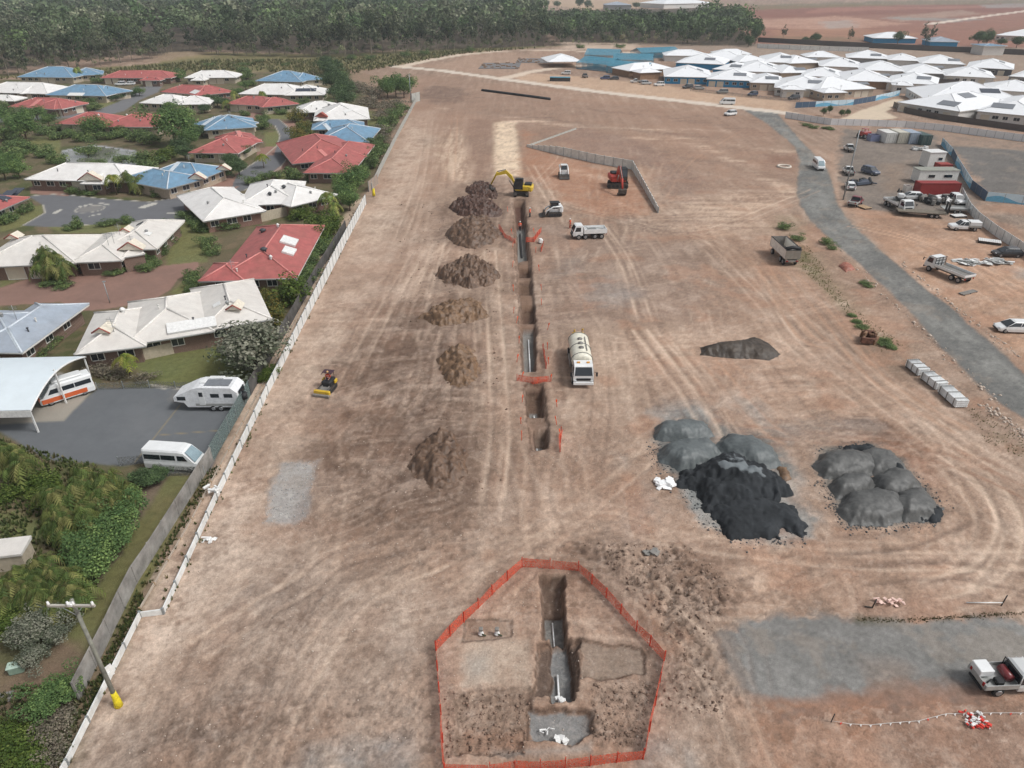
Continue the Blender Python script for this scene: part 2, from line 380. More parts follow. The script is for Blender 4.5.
# aprons of the spoil heaps and gravel skirts
for c_, rw, rh in (((482, 192), 26, 12), ((476, 212), 40, 15), ((474, 236), 42, 20), ((468, 278), 48, 20), ((456, 316), 52, 20), ((458, 368), 40, 30), ((438, 464), 46, 44)):
    patch([(c_[0] + rw * math.cos(t), c_[1] + rh * math.sin(t)) for t in np.linspace(0, 6.28, 14)[:-1]], (112, 88, 74), 0.75, 1.2, 1.8, brk=0.35)
patch([(676, 480), (690, 470), (720, 480), (820, 518), (812, 536), (790, 542), (735, 542), (700, 520)], (136, 142, 144), 0.95, 0.4, 0.6)
patch([(812, 466), (820, 450), (868, 444), (894, 453), (907, 472), (924, 488), (945, 508), (940, 522), (905, 527), (880, 529), (846, 527), (834, 508), (826, 486)], (106, 106, 103), 0.95, 0.4, 0.5)
patch([(652, 440), (652, 424), (690, 418), (716, 424), (760, 434), (786, 452), (794, 480), (700, 480), (662, 470)], (112, 117, 118), 0.95, 0.4, 0.5)
# trench zone
patch([(440, 190), (500, 185), (508, 320), (518, 450), (478, 470), (475, 330)], (168, 142, 122), 0.5, 2, 2, brk=0.5, nz=ndir)
patch([(512, 200), (528, 200), (540, 330), (552, 450), (530, 452), (518, 320)], (128, 100, 84), 0.6, 1, 1, brk=0.3)
# grass strip beside the haul road
patch([(770, 215), (800, 215), (830, 270), (880, 320), (900, 345), (875, 345), (840, 300), (800, 262)], (140, 124, 98), 0.7, 2, 2, brk=0.4)
patch([(788, 240), (805, 250), (850, 310), (895, 345), (875, 347), (835, 300), (805, 275)], (104, 104, 56), 0.75, 1.2, 1.5, brk=0.6)
patch([(845, 345), (905, 345), (930, 370), (900, 380), (860, 360)], (120, 104, 84), 0.5, 2, 2, brk=0.4)
patch([(800, 225), (830, 250), (880, 300), (990, 405), (1030, 440), (1030, 480), (960, 430), (880, 345), (830, 280)], (158, 128, 108), 0.55, 2, 2, brk=0.4)
patch([(965, 405), (1030, 440), (1030, 462), (985, 440)], (110, 102, 76), 0.5, 1, 1.5, brk=0.7)
# east of the haul road
patch([(838, 200), (905, 214), (980, 225), (1040, 262), (1040, 375), (1000, 345), (920, 282), (850, 218)], (184, 142, 112), 0.75, 3, 3, brk=0.3)
patch([(850, 215), (900, 220), (960, 235), (930, 240), (870, 228)], (140, 106, 84), 0.5, 2, 2, brk=0.4)
patch([(832, 155), (842, 160), (838, 200), (846, 212), (858, 222), (848, 218), (836, 195)], (196, 162, 138), 0.7, 1.0, 1, brk=0.2)
patch([(880, 128), (1040, 145), (1040, 205), (985, 190), (945, 142)], (106, 104, 101), 0.95, 1.5, 1.5, reg=9)
patch([(925, 128), (1040, 143), (1040, 152), (945, 145)], (154, 130, 112), 0.8, 1.2, 1.5, brk=0.2)
patch([(975, 205), (1040, 207), (1040, 250), (1000, 235)], (158, 126, 104), 0.8, 2, 2, brk=0.4)
patch([(985, 215), (1040, 212), (1040, 225), (1000, 226)], (116, 106, 98), 0.7, 2, 2)
patch([(843, 128), (890, 134), (932, 139), (950, 150), (968, 178), (978, 205), (950, 210), (905, 214), (870, 211), (842, 200), (836, 165)], (122, 113, 105), 0.95, 1.5, 1.2, reg=9)
patch([(880, 165), (910, 160), (905, 190), (885, 192)], (146, 122, 102), 0.45, 3, 2, brk=0.4)
patch([(1008, 270), (1040, 268), (1040, 280), (1015, 278)], (150, 148, 146), 0.6, 0.8, 1)
# haul road, concrete estate road
patch([(742, 109), (768, 124), (795, 147), (800, 160), (797, 190), (800, 205), (810, 220), (830, 240), (860, 264), (900, 302), (940, 346), (990, 396), (1040, 430), (1040, 388), (1000, 350), (960, 315), (920, 284), (880, 250), (850, 222), (838, 205), (833, 185), (825, 165), (805, 145), (790, 128), (778, 114), (766, 109)], (106, 107, 105), 0.97, 0.3, 0.3, reg=1)
track([(775, 122), (812, 160), (816, 195), (830, 222), (880, 266), (960, 335), (1040, 405)], (134, 134, 130), 0.5, 1.8, 0.8, 0.5, 0)
patch([(748, 110), (796, 147), (798, 200), (830, 240), (900, 302), (1040, 430), (1040, 392), (920, 286), (838, 205), (826, 165), (790, 130), (772, 112)], (140, 139, 134), 0.5, 0.6, 0.8, brk=0.85, nz=n2)
patch([(520, 72), (600, 78), (700, 90), (790, 102), (792, 113), (700, 103), (600, 92), (515, 80)], (192, 160, 132), 0.8, 2, 2, brk=0.15)
patch([(425, 67), (480, 55), (560, 56), (600, 62), (500, 76), (460, 72)], (168, 138, 118), 0.7, 4, 3, brk=0.3)
for pl in ([(392, 66), (440, 70.5), (510, 80), (600, 92), (700, 103), (790, 113.5)],):
    patch(pl, (206, 194, 180), 0.95, 0.6, 0.8, reg=2, line=3.2)
for pl in ([(400, 67), (425, 61), (460, 55), (500, 51), (560, 50.3), (640, 53)], [(505, 78), (530, 72), (560, 67), (600, 65)]):
    patch(pl, (208, 192, 174), 0.9, 1.0, 1.0, reg=2, line=3.0)
patch([(838, 120), (862, 110), (895, 99), (905, 100), (885, 112), (898, 118), (880, 120)], (204, 188, 166), 0.9, 0.5, 0.5, reg=2)
patch([(560, 40), (640, 43), (640, 50), (560, 49)], (196, 176, 158), 0.7, 4, 4)
patch([(640, 45), (800, 60), (1040, 110), (1040, 45), (760, 42)], (150, 134, 120), 0.7, 4, 3)
# red earth fields to the north-east
patch([(752, 44), (700, 20), (740, 6), (1200, 2), (1200, 58), (1024, 48), (880, 44)], (140, 98, 84), 0.9, 6, 5, reg=10, brk=0.1)
for poly_, rgb, op in (([(750, 10), (1024, 3), (1040, 12), (900, 14), (760, 18)], (128, 84, 72), 0.8), ([(800, 14), (880, 10), (1040, 7), (1040, 5), (820, 8)], (158, 112, 96), 0.8),
        ([(750, 20), (840, 16), (910, 24), (840, 30), (755, 28)], (186, 150, 130), 0.7), ([(820, 22), (850, 20), (858, 27), (828, 29)], (160, 152, 146), 0.7), ([(770, 30), (850, 28), (930, 34), (860, 40), (775, 40)], (160, 122, 98), 0.7),
        ([(880, 18), (960, 10), (980, 14), (900, 22)], (166, 142, 126), 0.7), ([(980, 5), (1040, 2), (1040, 7), (985, 8)], (150, 146, 142), 0.8), ([(890, 17), (985, 19), (960, 22), (885, 19)], (140, 140, 136), 0.8),
        ([(980, 30), (1040, 26), (1040, 40), (990, 40)], (132, 100, 84), 0.7), ([(770, 36), (900, 38), (900, 44), (770, 42)], (110, 100, 76), 0.6)):
    patch(poly_, rgb, op, 8, 6, brk=0.3, nz=ndx)
patch([(930, 24), (980, 17), (1040, 9)], (216, 202, 188), 0.9, 2, 1, line=5)
patch([(590, 10), (528, 3), (540, -3), (720, -3), (700, 4), (620, 9)], (176, 152, 128), 0.9, 6, 4, reg=10)
patch([(755, 10), (750, 5), (900, 1), (1100, -1), (1100, 3), (900, 5)], (110, 108, 76), 0.7, 8, 5, brk=0.3)
# open grass before the wood
patch([(-200, 100), (-60, 78), (0, 74), (150, 64), (210, 52), (300, 54), (380, 52), (470, 47), (560, 46), (540, 48), (460, 53), (420, 60), (385, 67), (360, 72), (330, 80), (280, 72), (150, 74), (60, 72)], (104, 104, 66), 0.9, 5, 5, reg=6, brk=0.15)
patch([(150, 52), (200, 48), (215, 56), (160, 62)], (150, 132, 100), 0.7, 8, 6, brk=0.3)
patch([(-200, -2), (540, -2), (530, 20), (560, 45), (400, 50), (330, 55), (200, 50), (60, 62), (0, 70), (-200, 80)], (62, 58, 42), 0.85, 10, 6)
patch([(560, 42), (750, 46), (757, 40), (700, 8), (600, 10), (530, 10)], (66, 60, 44), 0.9, 8, 4)

# --- village to the west ------------------------------------------------------------------------------------
EST = [(-300, 790), (62, 790), (90, 700), (142, 590), (207, 478), (254, 375), (338, 232), (372, 180), (400, 110), (395, 80), (350, 70), (280, 72), (150, 74), (0, 80), (-300, 110)]
ix, m = mask(EST, 0.8, 0.5)
mixc(ix, m, (102, 93, 72)); mixc(ix, m * np.clip((n2[ix] - 0.42) * 4, 0, 1), (80, 84, 52)); mixc(ix, m * np.clip((n3[ix] - 0.5) * 3, 0, 0.6), (122, 104, 84))
patch([(330, 85), (372, 78), (405, 85), (400, 110), (370, 180), (330, 230), (320, 200), (345, 140)], (92, 88, 62), 0.6, 3, 3)
patch([(345, 70), (395, 68), (400, 100), (380, 120), (365, 95)], (150, 124, 106), 0.8, 3, 3, brk=0.2)
LAWN = [[(0, 232), (0, 222), (24, 208), (44, 205), (42, 214), (26, 226)], [(48, 227), (130, 223), (168, 221), (170, 224), (122, 233), (62, 233)], [(168, 222), (198, 217), (212, 235), (206, 262), (166, 268), (166, 258), (178, 232)],
        [(170, 292), (186, 279), (193, 290), (178, 298)], [(0, 280), (18, 280), (0, 288)], [(132, 362), (190, 350), (250, 345), (262, 352), (258, 375), (240, 386), (180, 389), (150, 384)], [(0, 511), (26, 513), (42, 524), (46, 540), (25, 552), (0, 552)],
        [(168, 476), (199, 476), (150, 578), (96, 655), (62, 640), (104, 570), (140, 510)], [(92, 104), (112, 100), (118, 107), (98, 112)], [(262, 112), (296, 113), (294, 119), (266, 119)], [(366, 110), (388, 116), (380, 140), (366, 130)],
        [(268, 172), (290, 172), (286, 180), (270, 182)], [(246, 188), (258, 180), (250, 194)], [(260, 232), (300, 240), (312, 270), (298, 282)], [(60, 160), (30, 150), (20, 140), (60, 138)], [(-120, 300), (0, 300), (0, 420), (-120, 440)], [(264, 133), (279, 131), (279, 146), (266, 147)], [(236, 176), (252, 166), (255, 176), (244, 188)]]
for i, l in enumerate(LAWN):
    patch(l, (110, 114, 74), 0.92, 0.35, 0.35, reg=6)
    patch(l, (118, 112, 70), 0.5, 0.6, 0.6, brk=0.8, nz=n2)
patch(LAWN[5], (94, 106, 58), 0.5, 1, 1, brk=0.6, nz=n1)
patch([(215, 352), (250, 345), (260, 352), (240, 376), (222, 366)], (80, 100, 50), 0.6, 1.5, 1.5)
patch([(150, 500), (195, 478), (150, 575), (110, 630), (90, 620), (125, 560)], (120, 104, 74), 0.45, 1.5, 1.5, brk=0.5)
STREET = [(22, 226), (45, 213), (43, 205), (28, 196), (60, 194), (105, 199), (150, 202), (185, 196), (215, 186), (240, 172), (262, 158), (277, 146), (280, 136), (275, 126), (262, 119), (278, 119), (291, 129), (294, 142), (290, 155), (280, 168), (262, 182), (245, 190), (220, 197), (200, 213), (185, 219), (130, 222), (60, 227)]
patch(STREET, (104, 105, 108), 1, 0.15, 0.1, reg=3)
ST2 = [(130, 88), (163, 85), (158, 92), (140, 100), (124, 111), (104, 116), (0, 122), (-60, 128), (-60, 122), (0, 117), (95, 111), (118, 102), (133, 94)]
patch(ST2, (112, 112, 114), 1, 0.3, 0.1, reg=3)
DRIVE = [[(-40, 292), (0, 288), (30, 278), (105, 272), (150, 267), (198, 262), (200, 268), (178, 279), (170, 290), (150, 302), (105, 309), (75, 312), (60, 302), (0, 306), (-40, 310)], [(30, 187), (68, 190), (69, 196), (30, 194)], [(208, 182), (238, 173), (232, 187), (210, 191)], [(255, 148), (277, 146), (274, 155), (258, 157)], [(281, 121), (296, 121), (296, 131), (290, 129)], [(240, 111), (262, 111), (262, 119), (246, 119)], [(272, 172), (292, 158), (296, 166), (272, 180)], [(195, 197), (215, 190), (240, 186), (215, 199)]]
for d in DRIVE: patch(d, (142, 112, 100), 1, 0.15, 0.15, reg=5)
patch(DRIVE[0], (118, 96, 88), 0.5, 2, 2, brk=0.7, nz=n2)
CARP = [(-80, 436), (0, 424), (46, 402), (66, 412), (98, 388), (165, 387), (248, 386), (240, 402), (224, 440), (210, 472), (165, 474), (150, 462), (120, 466), (48, 460), (0, 432), (-80, 450)]
patch(CARP, (100, 103, 106), 1, 0.2, 0.2, reg=4)
patch([(120, 400), (165, 395), (160, 440), (110, 440)], (112, 114, 116), 0.6, 3, 3, brk=0.3)
patch([(-20, 395), (60, 372), (98, 386), (64, 421), (0, 424)], (150, 144, 134), 1, 0.2, 0.1, reg=5)
patch([(168, 398), (180, 385), (190, 386), (186, 404)], (130, 124, 116), 0.5, 1, 1)
for pl in ([(160, 435), (226, 430)], [(135, 462), (180, 405)]): patch(pl, (168, 146, 92), 0.45, 0.06, 0.0, line=0.06)
patch([(138, 492), (158, 480), (167, 478), (158, 492), (138, 520), (118, 556), (96, 590), (88, 590), (108, 556), (128, 515)], (120, 104, 92), 0.8, 0.3, 0.5)
patch([(0, 690), (40, 660), (62, 640), (85, 640), (70, 690), (20, 720), (0, 730)], (124, 104, 88), 0.7, 1, 1, brk=0.2)
patch([(62, 150), (95, 145), (135, 150), (138, 166), (100, 173), (66, 164)], (170, 172, 178), 1, 0.4, 0.6, reg=7)
# street arrows and turning-circle markings
for pl, lw in (([(78, 207), (92, 204)], 0.35), ([(100, 203), (110, 205)], 0.3), ([(143, 207), (153, 204)], 0.8), ([(168, 213), (176, 213)], 0.35), ([(55, 213), (60, 210)], 0.35), ([(90, 216), (100, 214)], 0.25)): patch(pl, (196, 192, 182), 0.8, 0.1, 0.2, line=lw)
P = W([(90, 209)]); 
ix = near(P, 6); dd = np.hypot(XX[ix] - P[0, 0], YY[ix] - P[0, 1]); mixc(ix, np.clip(1 - np.abs(dd - 2.6) / 0.3, 0, 1) * 0.7, (190, 184, 172)); mixc(ix, np.clip((2.4 - dd) * 2, 0, 1) * 0.5, (140, 136, 130))
def kerb(pts, cl=True):
    patch(np.vstack([W(pts), W(pts[:1])]) if cl else pts, (178, 172, 160), 0.85, 0.1, 0.0, line=0.16, dh=0.12)
for kp in (STREET[:2] + STREET[2:3], STREET[3:8], STREET[9:14], STREET[15:22], STREET[22:]): kerb(kp, False)
kerb([(180, 389), (150, 385), (165, 389)], False)
# strip between timber fence and white wall: pale rubble with weeds
patch([(147, 613), (217, 495), (366, 200), (356, 196), (296, 300), (216, 470), (152, 585), (138, 613)], (190, 168, 148), 0.9, 0.4, 0.6, brk=0.2)
patch([(146, 585), (212, 470), (217, 470), (153, 592), (135, 640), (110, 690), (100, 690)], (88, 82, 54), 0.7, 0.3, 0.7, brk=0.5)

# blade and tyre scrapes in several directions, blotches of drier and damper soil
okz = (REG == 0); ix, m = mask(EST, 0.3); okz[ix[m > 0.3]] = False
fade = np.clip(1.5 - YY / 170, 0.3, 1) * okz
wx_ = 5.0 * (fbm(XX / 16, YY / 16, 81, 3) - 0.5) + 0.5 * (n3 - 0.5); wy_ = 5.0 * (fbm(XX / 16, YY / 16, 83, 3) - 0.5)
for th, sd, zx in ((1.45, 11, 0.0), (0.5, 12, 0.55), (2.2, 13, 1.1), (0.1, 14, 1.7), (1.2, 16, 2.3)):
    ax_ = (XX + wx_) * math.cos(th) + (YY + wy_) * math.sin(th); ay_ = -(XX + wx_) * math.sin(th) + (YY + wy_) * math.cos(th)
    st_ = fbm(ay_ / 0.5, ax_ / 9, sd, 4, 0.6); wz = np.clip((fbm(XX / 11 + zx * 9, YY / 11, 70 + sd, 3) - 0.5) * 6, 0, 1) * fade
    mixc(allix, np.clip((st_ - 0.55) * 6, 0, 1) * wz * 0.22, (206, 184, 166)); mixc(allix, np.clip((0.43 - st_) * 6, 0, 1) * wz * 0.13, (108, 88, 75))
b1 = fbm(XX / 4.2, YY / 4.2, 91, 6, 0.66); b2 = fbm(XX / 2.6 + 40, YY / 2.6, 93, 6, 0.68)
mixc(allix, np.clip((b1 - 0.55) * 14, 0, 1) * fade * 0.15, (204, 182, 166)); mixc(allix, np.clip((0.455 - b1) * 11, 0, 1) * fade * 0.15, (118, 96, 82))
mixc(allix, np.clip((b2 - 0.57) * 12, 0, 1) * fade * 0.13, (212, 194, 180)); mixc(allix, np.clip((0.43 - b2) * 12, 0, 1) * fade * 0.16, (112, 88, 72)); mixc(allix, np.clip((fbm(XX / 5, YY / 5, 95, 4) - 0.56) * 8, 0, 1) * fade * (0.14 + 0.3 * (XX > 10)), (172, 126, 98))
gp = (REG == 8) | (REG == 1) | (REG == 9); COL *= (1 + gp * (0.5 * (n2 - 0.5) * (0.5 + 0.5 * (REG == 8)) + 0.4 * (n3 - 0.5) + 0.3 * (n4 - 0.5) + 0.35 * (fbm(XX / 0.2, YY / 0.2, 17, 2) - 0.5) * np.clip(1.3 - YY / 120, 0, 1)))[:, None]; mixc(allix, gp * np.clip((fbm(XX / 3, YY / 3, 97, 5, .65) - .55) * 9, 0, 1) * .3, (152, 138, 124))
COL *= (1 + okz * (0.28 * (n4 - 0.5) + 0.3 * (fbm(XX / 0.2, YY / 0.2, 15, 2) - 0.5)) * np.clip(1.3 - YY / 160, 0.2, 1))[:, None]

# --- wheel tracks -------------------------------------------------------------------------------------------
PALE, DARK, ORG = (206, 182, 162), (112, 90, 78), (190, 146, 116)
for pts, c, op in (
    ([(600, 225), (625, 262), (645, 320)], PALE, 0.6), ([(560, 205), (630, 222), (700, 232), (790, 200), (815, 190)], PALE, 0.55), ([(640, 220), (720, 245), (780, 300), (840, 350), (930, 420), (1040, 490)], PALE, 0.4),
    ([(700, 240), (760, 300), (800, 350), (900, 430), (960, 480), (990, 530), (960, 580)], PALE, 0.4), ([(940, 450), (985, 480), (1010, 525), (990, 570), (930, 590)], PALE, 0.6), ([(640, 330), (690, 395), (715, 440)], PALE, 0.8),
    ([(655, 330), (705, 395), (740, 450)], PALE, 0.5), ([(760, 260), (800, 330), (830, 345)], ORG, 0.6), ([(790, 272), (830, 320), (880, 380), (960, 430)], ORG, 0.5), ([(505, 590), (560, 530), (620, 480), (690, 420)], PALE, 0.35),
    ([(470, 600), (510, 560), (600, 520), (680, 540), (860, 560), (1030, 560)], PALE, 0.45), ([(820, 545), (900, 540), (960, 515)], DARK, 0.4), ([(860, 575), (950, 570), (1030, 585)], DARK, 0.35), ([(745, 430), (840, 440), (950, 460), (1040, 500)], (150, 106, 80), 0.7),
    ([(420, 250), (380, 320), (340, 400)], PALE, 0.35), ([(440, 240), (425, 290), (410, 340)], PALE, 0.5), ([(455, 290), (445, 350), (440, 400)], PALE, 0.3), ([(490, 250), (495, 330), (500, 430), (490, 520)], PALE, 0.5), ([(480, 300), (484, 400), (470, 500)], PALE, 0.3),
    ([(230, 620), (300, 590), (340, 560), (420, 540)], DARK, 0.5), ([(200, 650), (260, 610), (310, 580)], PALE, 0.5), ([(310, 590), (285, 640), (275, 700)], DARK, 0.35), ([(440, 560), (360, 600), (290, 700), (260, 775)], PALE, 0.4), ([(210, 640), (190, 700), (170, 775)], DARK, 0.25),
    ([(400, 540), (300, 600), (240, 700)], DARK, 0.25), ([(440, 580), (520, 545), (600, 555), (660, 600), (720, 680), (760, 775)], PALE, 0.45), ([(600, 560), (650, 600), (710, 650)], PALE, 0.4), ([(690, 600), (730, 640), (740, 700)], DARK, 0.4),
    ([(535, 185), (560, 160), (560, 150)], PALE, 0.3), ([(530, 165), (545, 190), (555, 205)], PALE, 0.5), ([(430, 120), (420, 180), (400, 240)], PALE, 0.3), ([(455, 115), (450, 180)], ORG, 0.4), ([(740, 130), (690, 160), (660, 200)], ORG, 0.35), ([(850, 225), (930, 245), (1040, 300)], (206, 168, 140), 0.6),
    ([(870, 222), (960, 255), (1040, 320)], (206, 168, 140), 0.4), ([(550, 262), (590, 330), (600, 400), (590, 470)], DARK, 0.25), ([(600, 560), (560, 500), (570, 440)], DARK, 0.3), ([(660, 560), (730, 590), (800, 560)], DARK, 0.3), ([(700, 350), (760, 420), (790, 440)], ORG, 0.5)):
    track(pts, c, min(1, op * 0.95), 1.9, 0.42, 0.16, 0.045)
    for rep in range(2):                              # the same route driven again, a little to the side
        P_ = W(pts); d_ = np.gradient(P_, axis=0); d_ /= np.linalg.norm(d_, axis=1)[:, None] + 1e-9; off = (rep * 2 - 1) * (0.9 + 1.3 * vn(np.array([pts[0][0] * .7]), np.array([rep + 3.3]), 8)[0])
        track(P_ + np.stack([-d_[:, 1], d_[:, 0]], 1) * off, c if rep else DARK, op * 0.5, 1.7, 0.3, 0.14, 0.02)
rng = np.random.RandomState(5)
for i in range(46):                                   # many faint passes up and down the site
    x0 = rng.uniform(-16, 34); y0 = rng.uniform(28, 150); L = rng.uniform(15, 60); b = rng.uniform(-8, 8)
    pts = np.array([[x0, y0], [x0 + b * 0.3, y0 + L * 0.5], [x0 + b, y0 + L]])
    for sgn in (-1, 1):
        Q = pts + [sgn * 0.95, 0]; ix = near(Q, 2); dd = ldist(XX[ix], YY[ix], Q) + 0.3 * (n3[ix] - 0.5)
        on = sdf(XX[ix], YY[ix], W(EST)) > 1
        mixc(ix, np.clip(0.5 - (dd - 0.22) / 0.5, 0, 1) * 0.28 * np.clip(n2[ix] * 2 - 0.4, 0, 1) * on * (REG[ix] == 0), PALE if i % 2 else DARK)


# --- relief: trenches, benches, clods ------------------------------------------------------------------------
soil = REG == 0
inest = np.zeros(N, bool); ix, m = mask(EST, 0.3); inest[ix[m > 0.3]] = True
HGT += np.where(soil & ~inest, 0.10 * (n2 - 0.5) + 0.07 * (n3 - 0.5) + 0.05 * (n4 - 0.5), 0) * np.clip(1.4 - YY / 250, 0, 1)
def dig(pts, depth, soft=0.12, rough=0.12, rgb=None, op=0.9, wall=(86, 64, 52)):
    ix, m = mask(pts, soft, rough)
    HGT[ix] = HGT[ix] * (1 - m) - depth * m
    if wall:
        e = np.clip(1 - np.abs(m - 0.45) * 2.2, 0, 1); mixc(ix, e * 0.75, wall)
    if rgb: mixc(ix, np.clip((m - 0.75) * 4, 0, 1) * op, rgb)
GRV, FIL = (128, 130, 130), (136, 106, 86)
# long service trench, dug in sections with earth left between them
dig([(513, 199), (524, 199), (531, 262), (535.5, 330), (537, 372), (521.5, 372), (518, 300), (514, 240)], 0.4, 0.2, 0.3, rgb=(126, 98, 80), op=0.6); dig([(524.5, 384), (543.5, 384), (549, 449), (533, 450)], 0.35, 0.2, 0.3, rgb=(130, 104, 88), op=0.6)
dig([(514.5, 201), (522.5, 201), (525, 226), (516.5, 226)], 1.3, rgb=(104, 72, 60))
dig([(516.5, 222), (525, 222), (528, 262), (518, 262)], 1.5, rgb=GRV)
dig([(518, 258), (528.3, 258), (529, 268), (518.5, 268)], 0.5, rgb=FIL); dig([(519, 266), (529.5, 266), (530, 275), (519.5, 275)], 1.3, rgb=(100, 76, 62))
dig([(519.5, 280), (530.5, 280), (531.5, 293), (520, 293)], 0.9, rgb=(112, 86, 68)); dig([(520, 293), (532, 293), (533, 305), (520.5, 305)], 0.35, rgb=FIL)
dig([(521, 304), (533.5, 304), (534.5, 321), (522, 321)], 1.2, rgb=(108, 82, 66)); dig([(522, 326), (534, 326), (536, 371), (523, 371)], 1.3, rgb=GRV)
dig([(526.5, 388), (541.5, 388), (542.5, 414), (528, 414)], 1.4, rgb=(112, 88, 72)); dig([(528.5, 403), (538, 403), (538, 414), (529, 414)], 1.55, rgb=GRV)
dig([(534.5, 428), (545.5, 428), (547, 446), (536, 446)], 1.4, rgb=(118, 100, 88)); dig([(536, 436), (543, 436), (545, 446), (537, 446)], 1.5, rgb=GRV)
# fenced excavation in the foreground
dig([(470, 688), (530, 688), (530, 720), (524, 756), (460, 752), (455, 700)], 0.3, 0.2, 0.5, rgb=(132, 112, 98), op=0.5, wall=(98, 78, 66))
patch([(459, 640), (531, 640), (532, 688), (460, 690)], (176, 158, 142), 0.7, 0.3, 0.5, brk=0.5)
patch([(462, 656), (490, 652), (494, 680), (466, 684)], (156, 156, 152), 0.5, 0.6, 0.6, brk=0.5)
dig([(579, 640), (640, 650), (642, 672), (600, 678), (580, 678)], 0.22, 0.15, 0.4, rgb=(138, 124, 112), op=0.6)
patch([(460, 728), (526, 728), (526, 752), (462, 752)], (156, 116, 92), 0.7, 0.3, 0.4, brk=0.3)
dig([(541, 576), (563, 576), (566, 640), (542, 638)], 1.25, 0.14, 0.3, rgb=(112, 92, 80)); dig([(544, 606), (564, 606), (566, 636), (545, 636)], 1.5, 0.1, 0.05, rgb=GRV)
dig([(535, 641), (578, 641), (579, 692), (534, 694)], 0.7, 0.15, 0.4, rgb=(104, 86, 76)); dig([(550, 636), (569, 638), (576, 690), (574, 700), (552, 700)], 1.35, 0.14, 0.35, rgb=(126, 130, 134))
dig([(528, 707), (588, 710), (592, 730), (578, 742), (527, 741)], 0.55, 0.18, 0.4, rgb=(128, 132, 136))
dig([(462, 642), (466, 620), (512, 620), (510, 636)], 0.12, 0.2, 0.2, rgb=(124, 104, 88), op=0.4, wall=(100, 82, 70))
patch([(445, 690), (460, 690), (462, 752), (448, 755)], (112, 90, 76), 0.6, 0.4, 0.6, brk=0.6)
patch([(595, 685), (645, 690), (640, 745), (592, 740)], (138, 116, 102), 0.6, 0.5, 0.8, brk=0.4)
patch([(492, 748), (560, 748), (590, 744), (592, 752), (500, 757)], (150, 150, 148), 0.7, 0.3, 0.4, brk=0.3)
# churned clods east of the excavation and on the damp ground
def clods(pts, amp, op, soft=1.0, sc=0.7, dark=(92, 72, 60)):
    ix, m = mask(pts, soft, 0.8)
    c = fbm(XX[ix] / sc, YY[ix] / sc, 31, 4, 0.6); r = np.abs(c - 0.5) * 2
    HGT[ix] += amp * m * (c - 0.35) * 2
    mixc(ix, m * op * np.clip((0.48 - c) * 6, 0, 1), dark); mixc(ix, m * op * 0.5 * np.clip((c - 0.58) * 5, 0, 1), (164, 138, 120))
clods([(585, 545), (680, 548), (735, 585), (725, 612), (690, 618), (700, 650), (668, 640), (630, 590)], 0.3, 0.8, sc=0.5)
clods([(560, 545), (640, 545), (640, 560), (590, 565)], 0.2, 0.5); clods([(680, 630), (720, 650), (740, 700), (690, 720), (650, 700)], 0.16, 0.5, sc=0.4)
clods([(445, 690), (530, 690), (526, 750), (446, 755)], 0.14, 0.5, 0.4, 0.3); clods([(590, 680), (650, 680), (640, 750), (592, 745)], 0.12, 0.5, 0.4, 0.3)
clods([(330, 360), (470, 320), (480, 560), (400, 580), (320, 500)], 0.14, 0.35, 3, 0.8); clods([(300, 690), (440, 660), (440, 760), (200, 765), (120, 765), (180, 700)], 0.1, 0.45, 1.5, 0.45)
clods([(520, 380), (550, 376), (552, 388), (520, 390)], 0.15, 0.5, 0.6, 0.5, (110, 72, 54)); clods([(440, 575), (600, 560), (640, 640), (560, 640)], 0.06, 0.25, 1, 0.35)
# fine shade-free mottling of the stone content everywhere on the site
site = soil & ~inest
sp = fbm(XX / 0.28, YY / 0.28, 9, 2)
mixc(allix, np.clip((sp - 0.62) * 5, 0, 1) * 0.13 * site * np.clip(1.5 - YY / 80, 0, 1), (216, 204, 194)); mixc(allix, np.clip((0.36 - sp) * 5, 0, 1) * 0.2 * site * np.clip(1.5 - YY / 80, 0, 1), (96, 80, 70))
cs = COL[site]; g_ = cs.mean(1, keepdims=True); mb_ = g_.mean(); cs = cs * (np.clip(g_ / mb_, 0.2, 3) ** 0.2); g_ = cs.mean(1, keepdims=True); COL[site] = np.clip((cs * 0.80 + g_ * 0.20) * np.array([0.985, 0.955, 0.905]), 0.01, 0.85)
far = (YY > 900) | (np.abs(UU) > 0.9)
HGT[far] = 0; HGT[REG == 7] -= 0.25

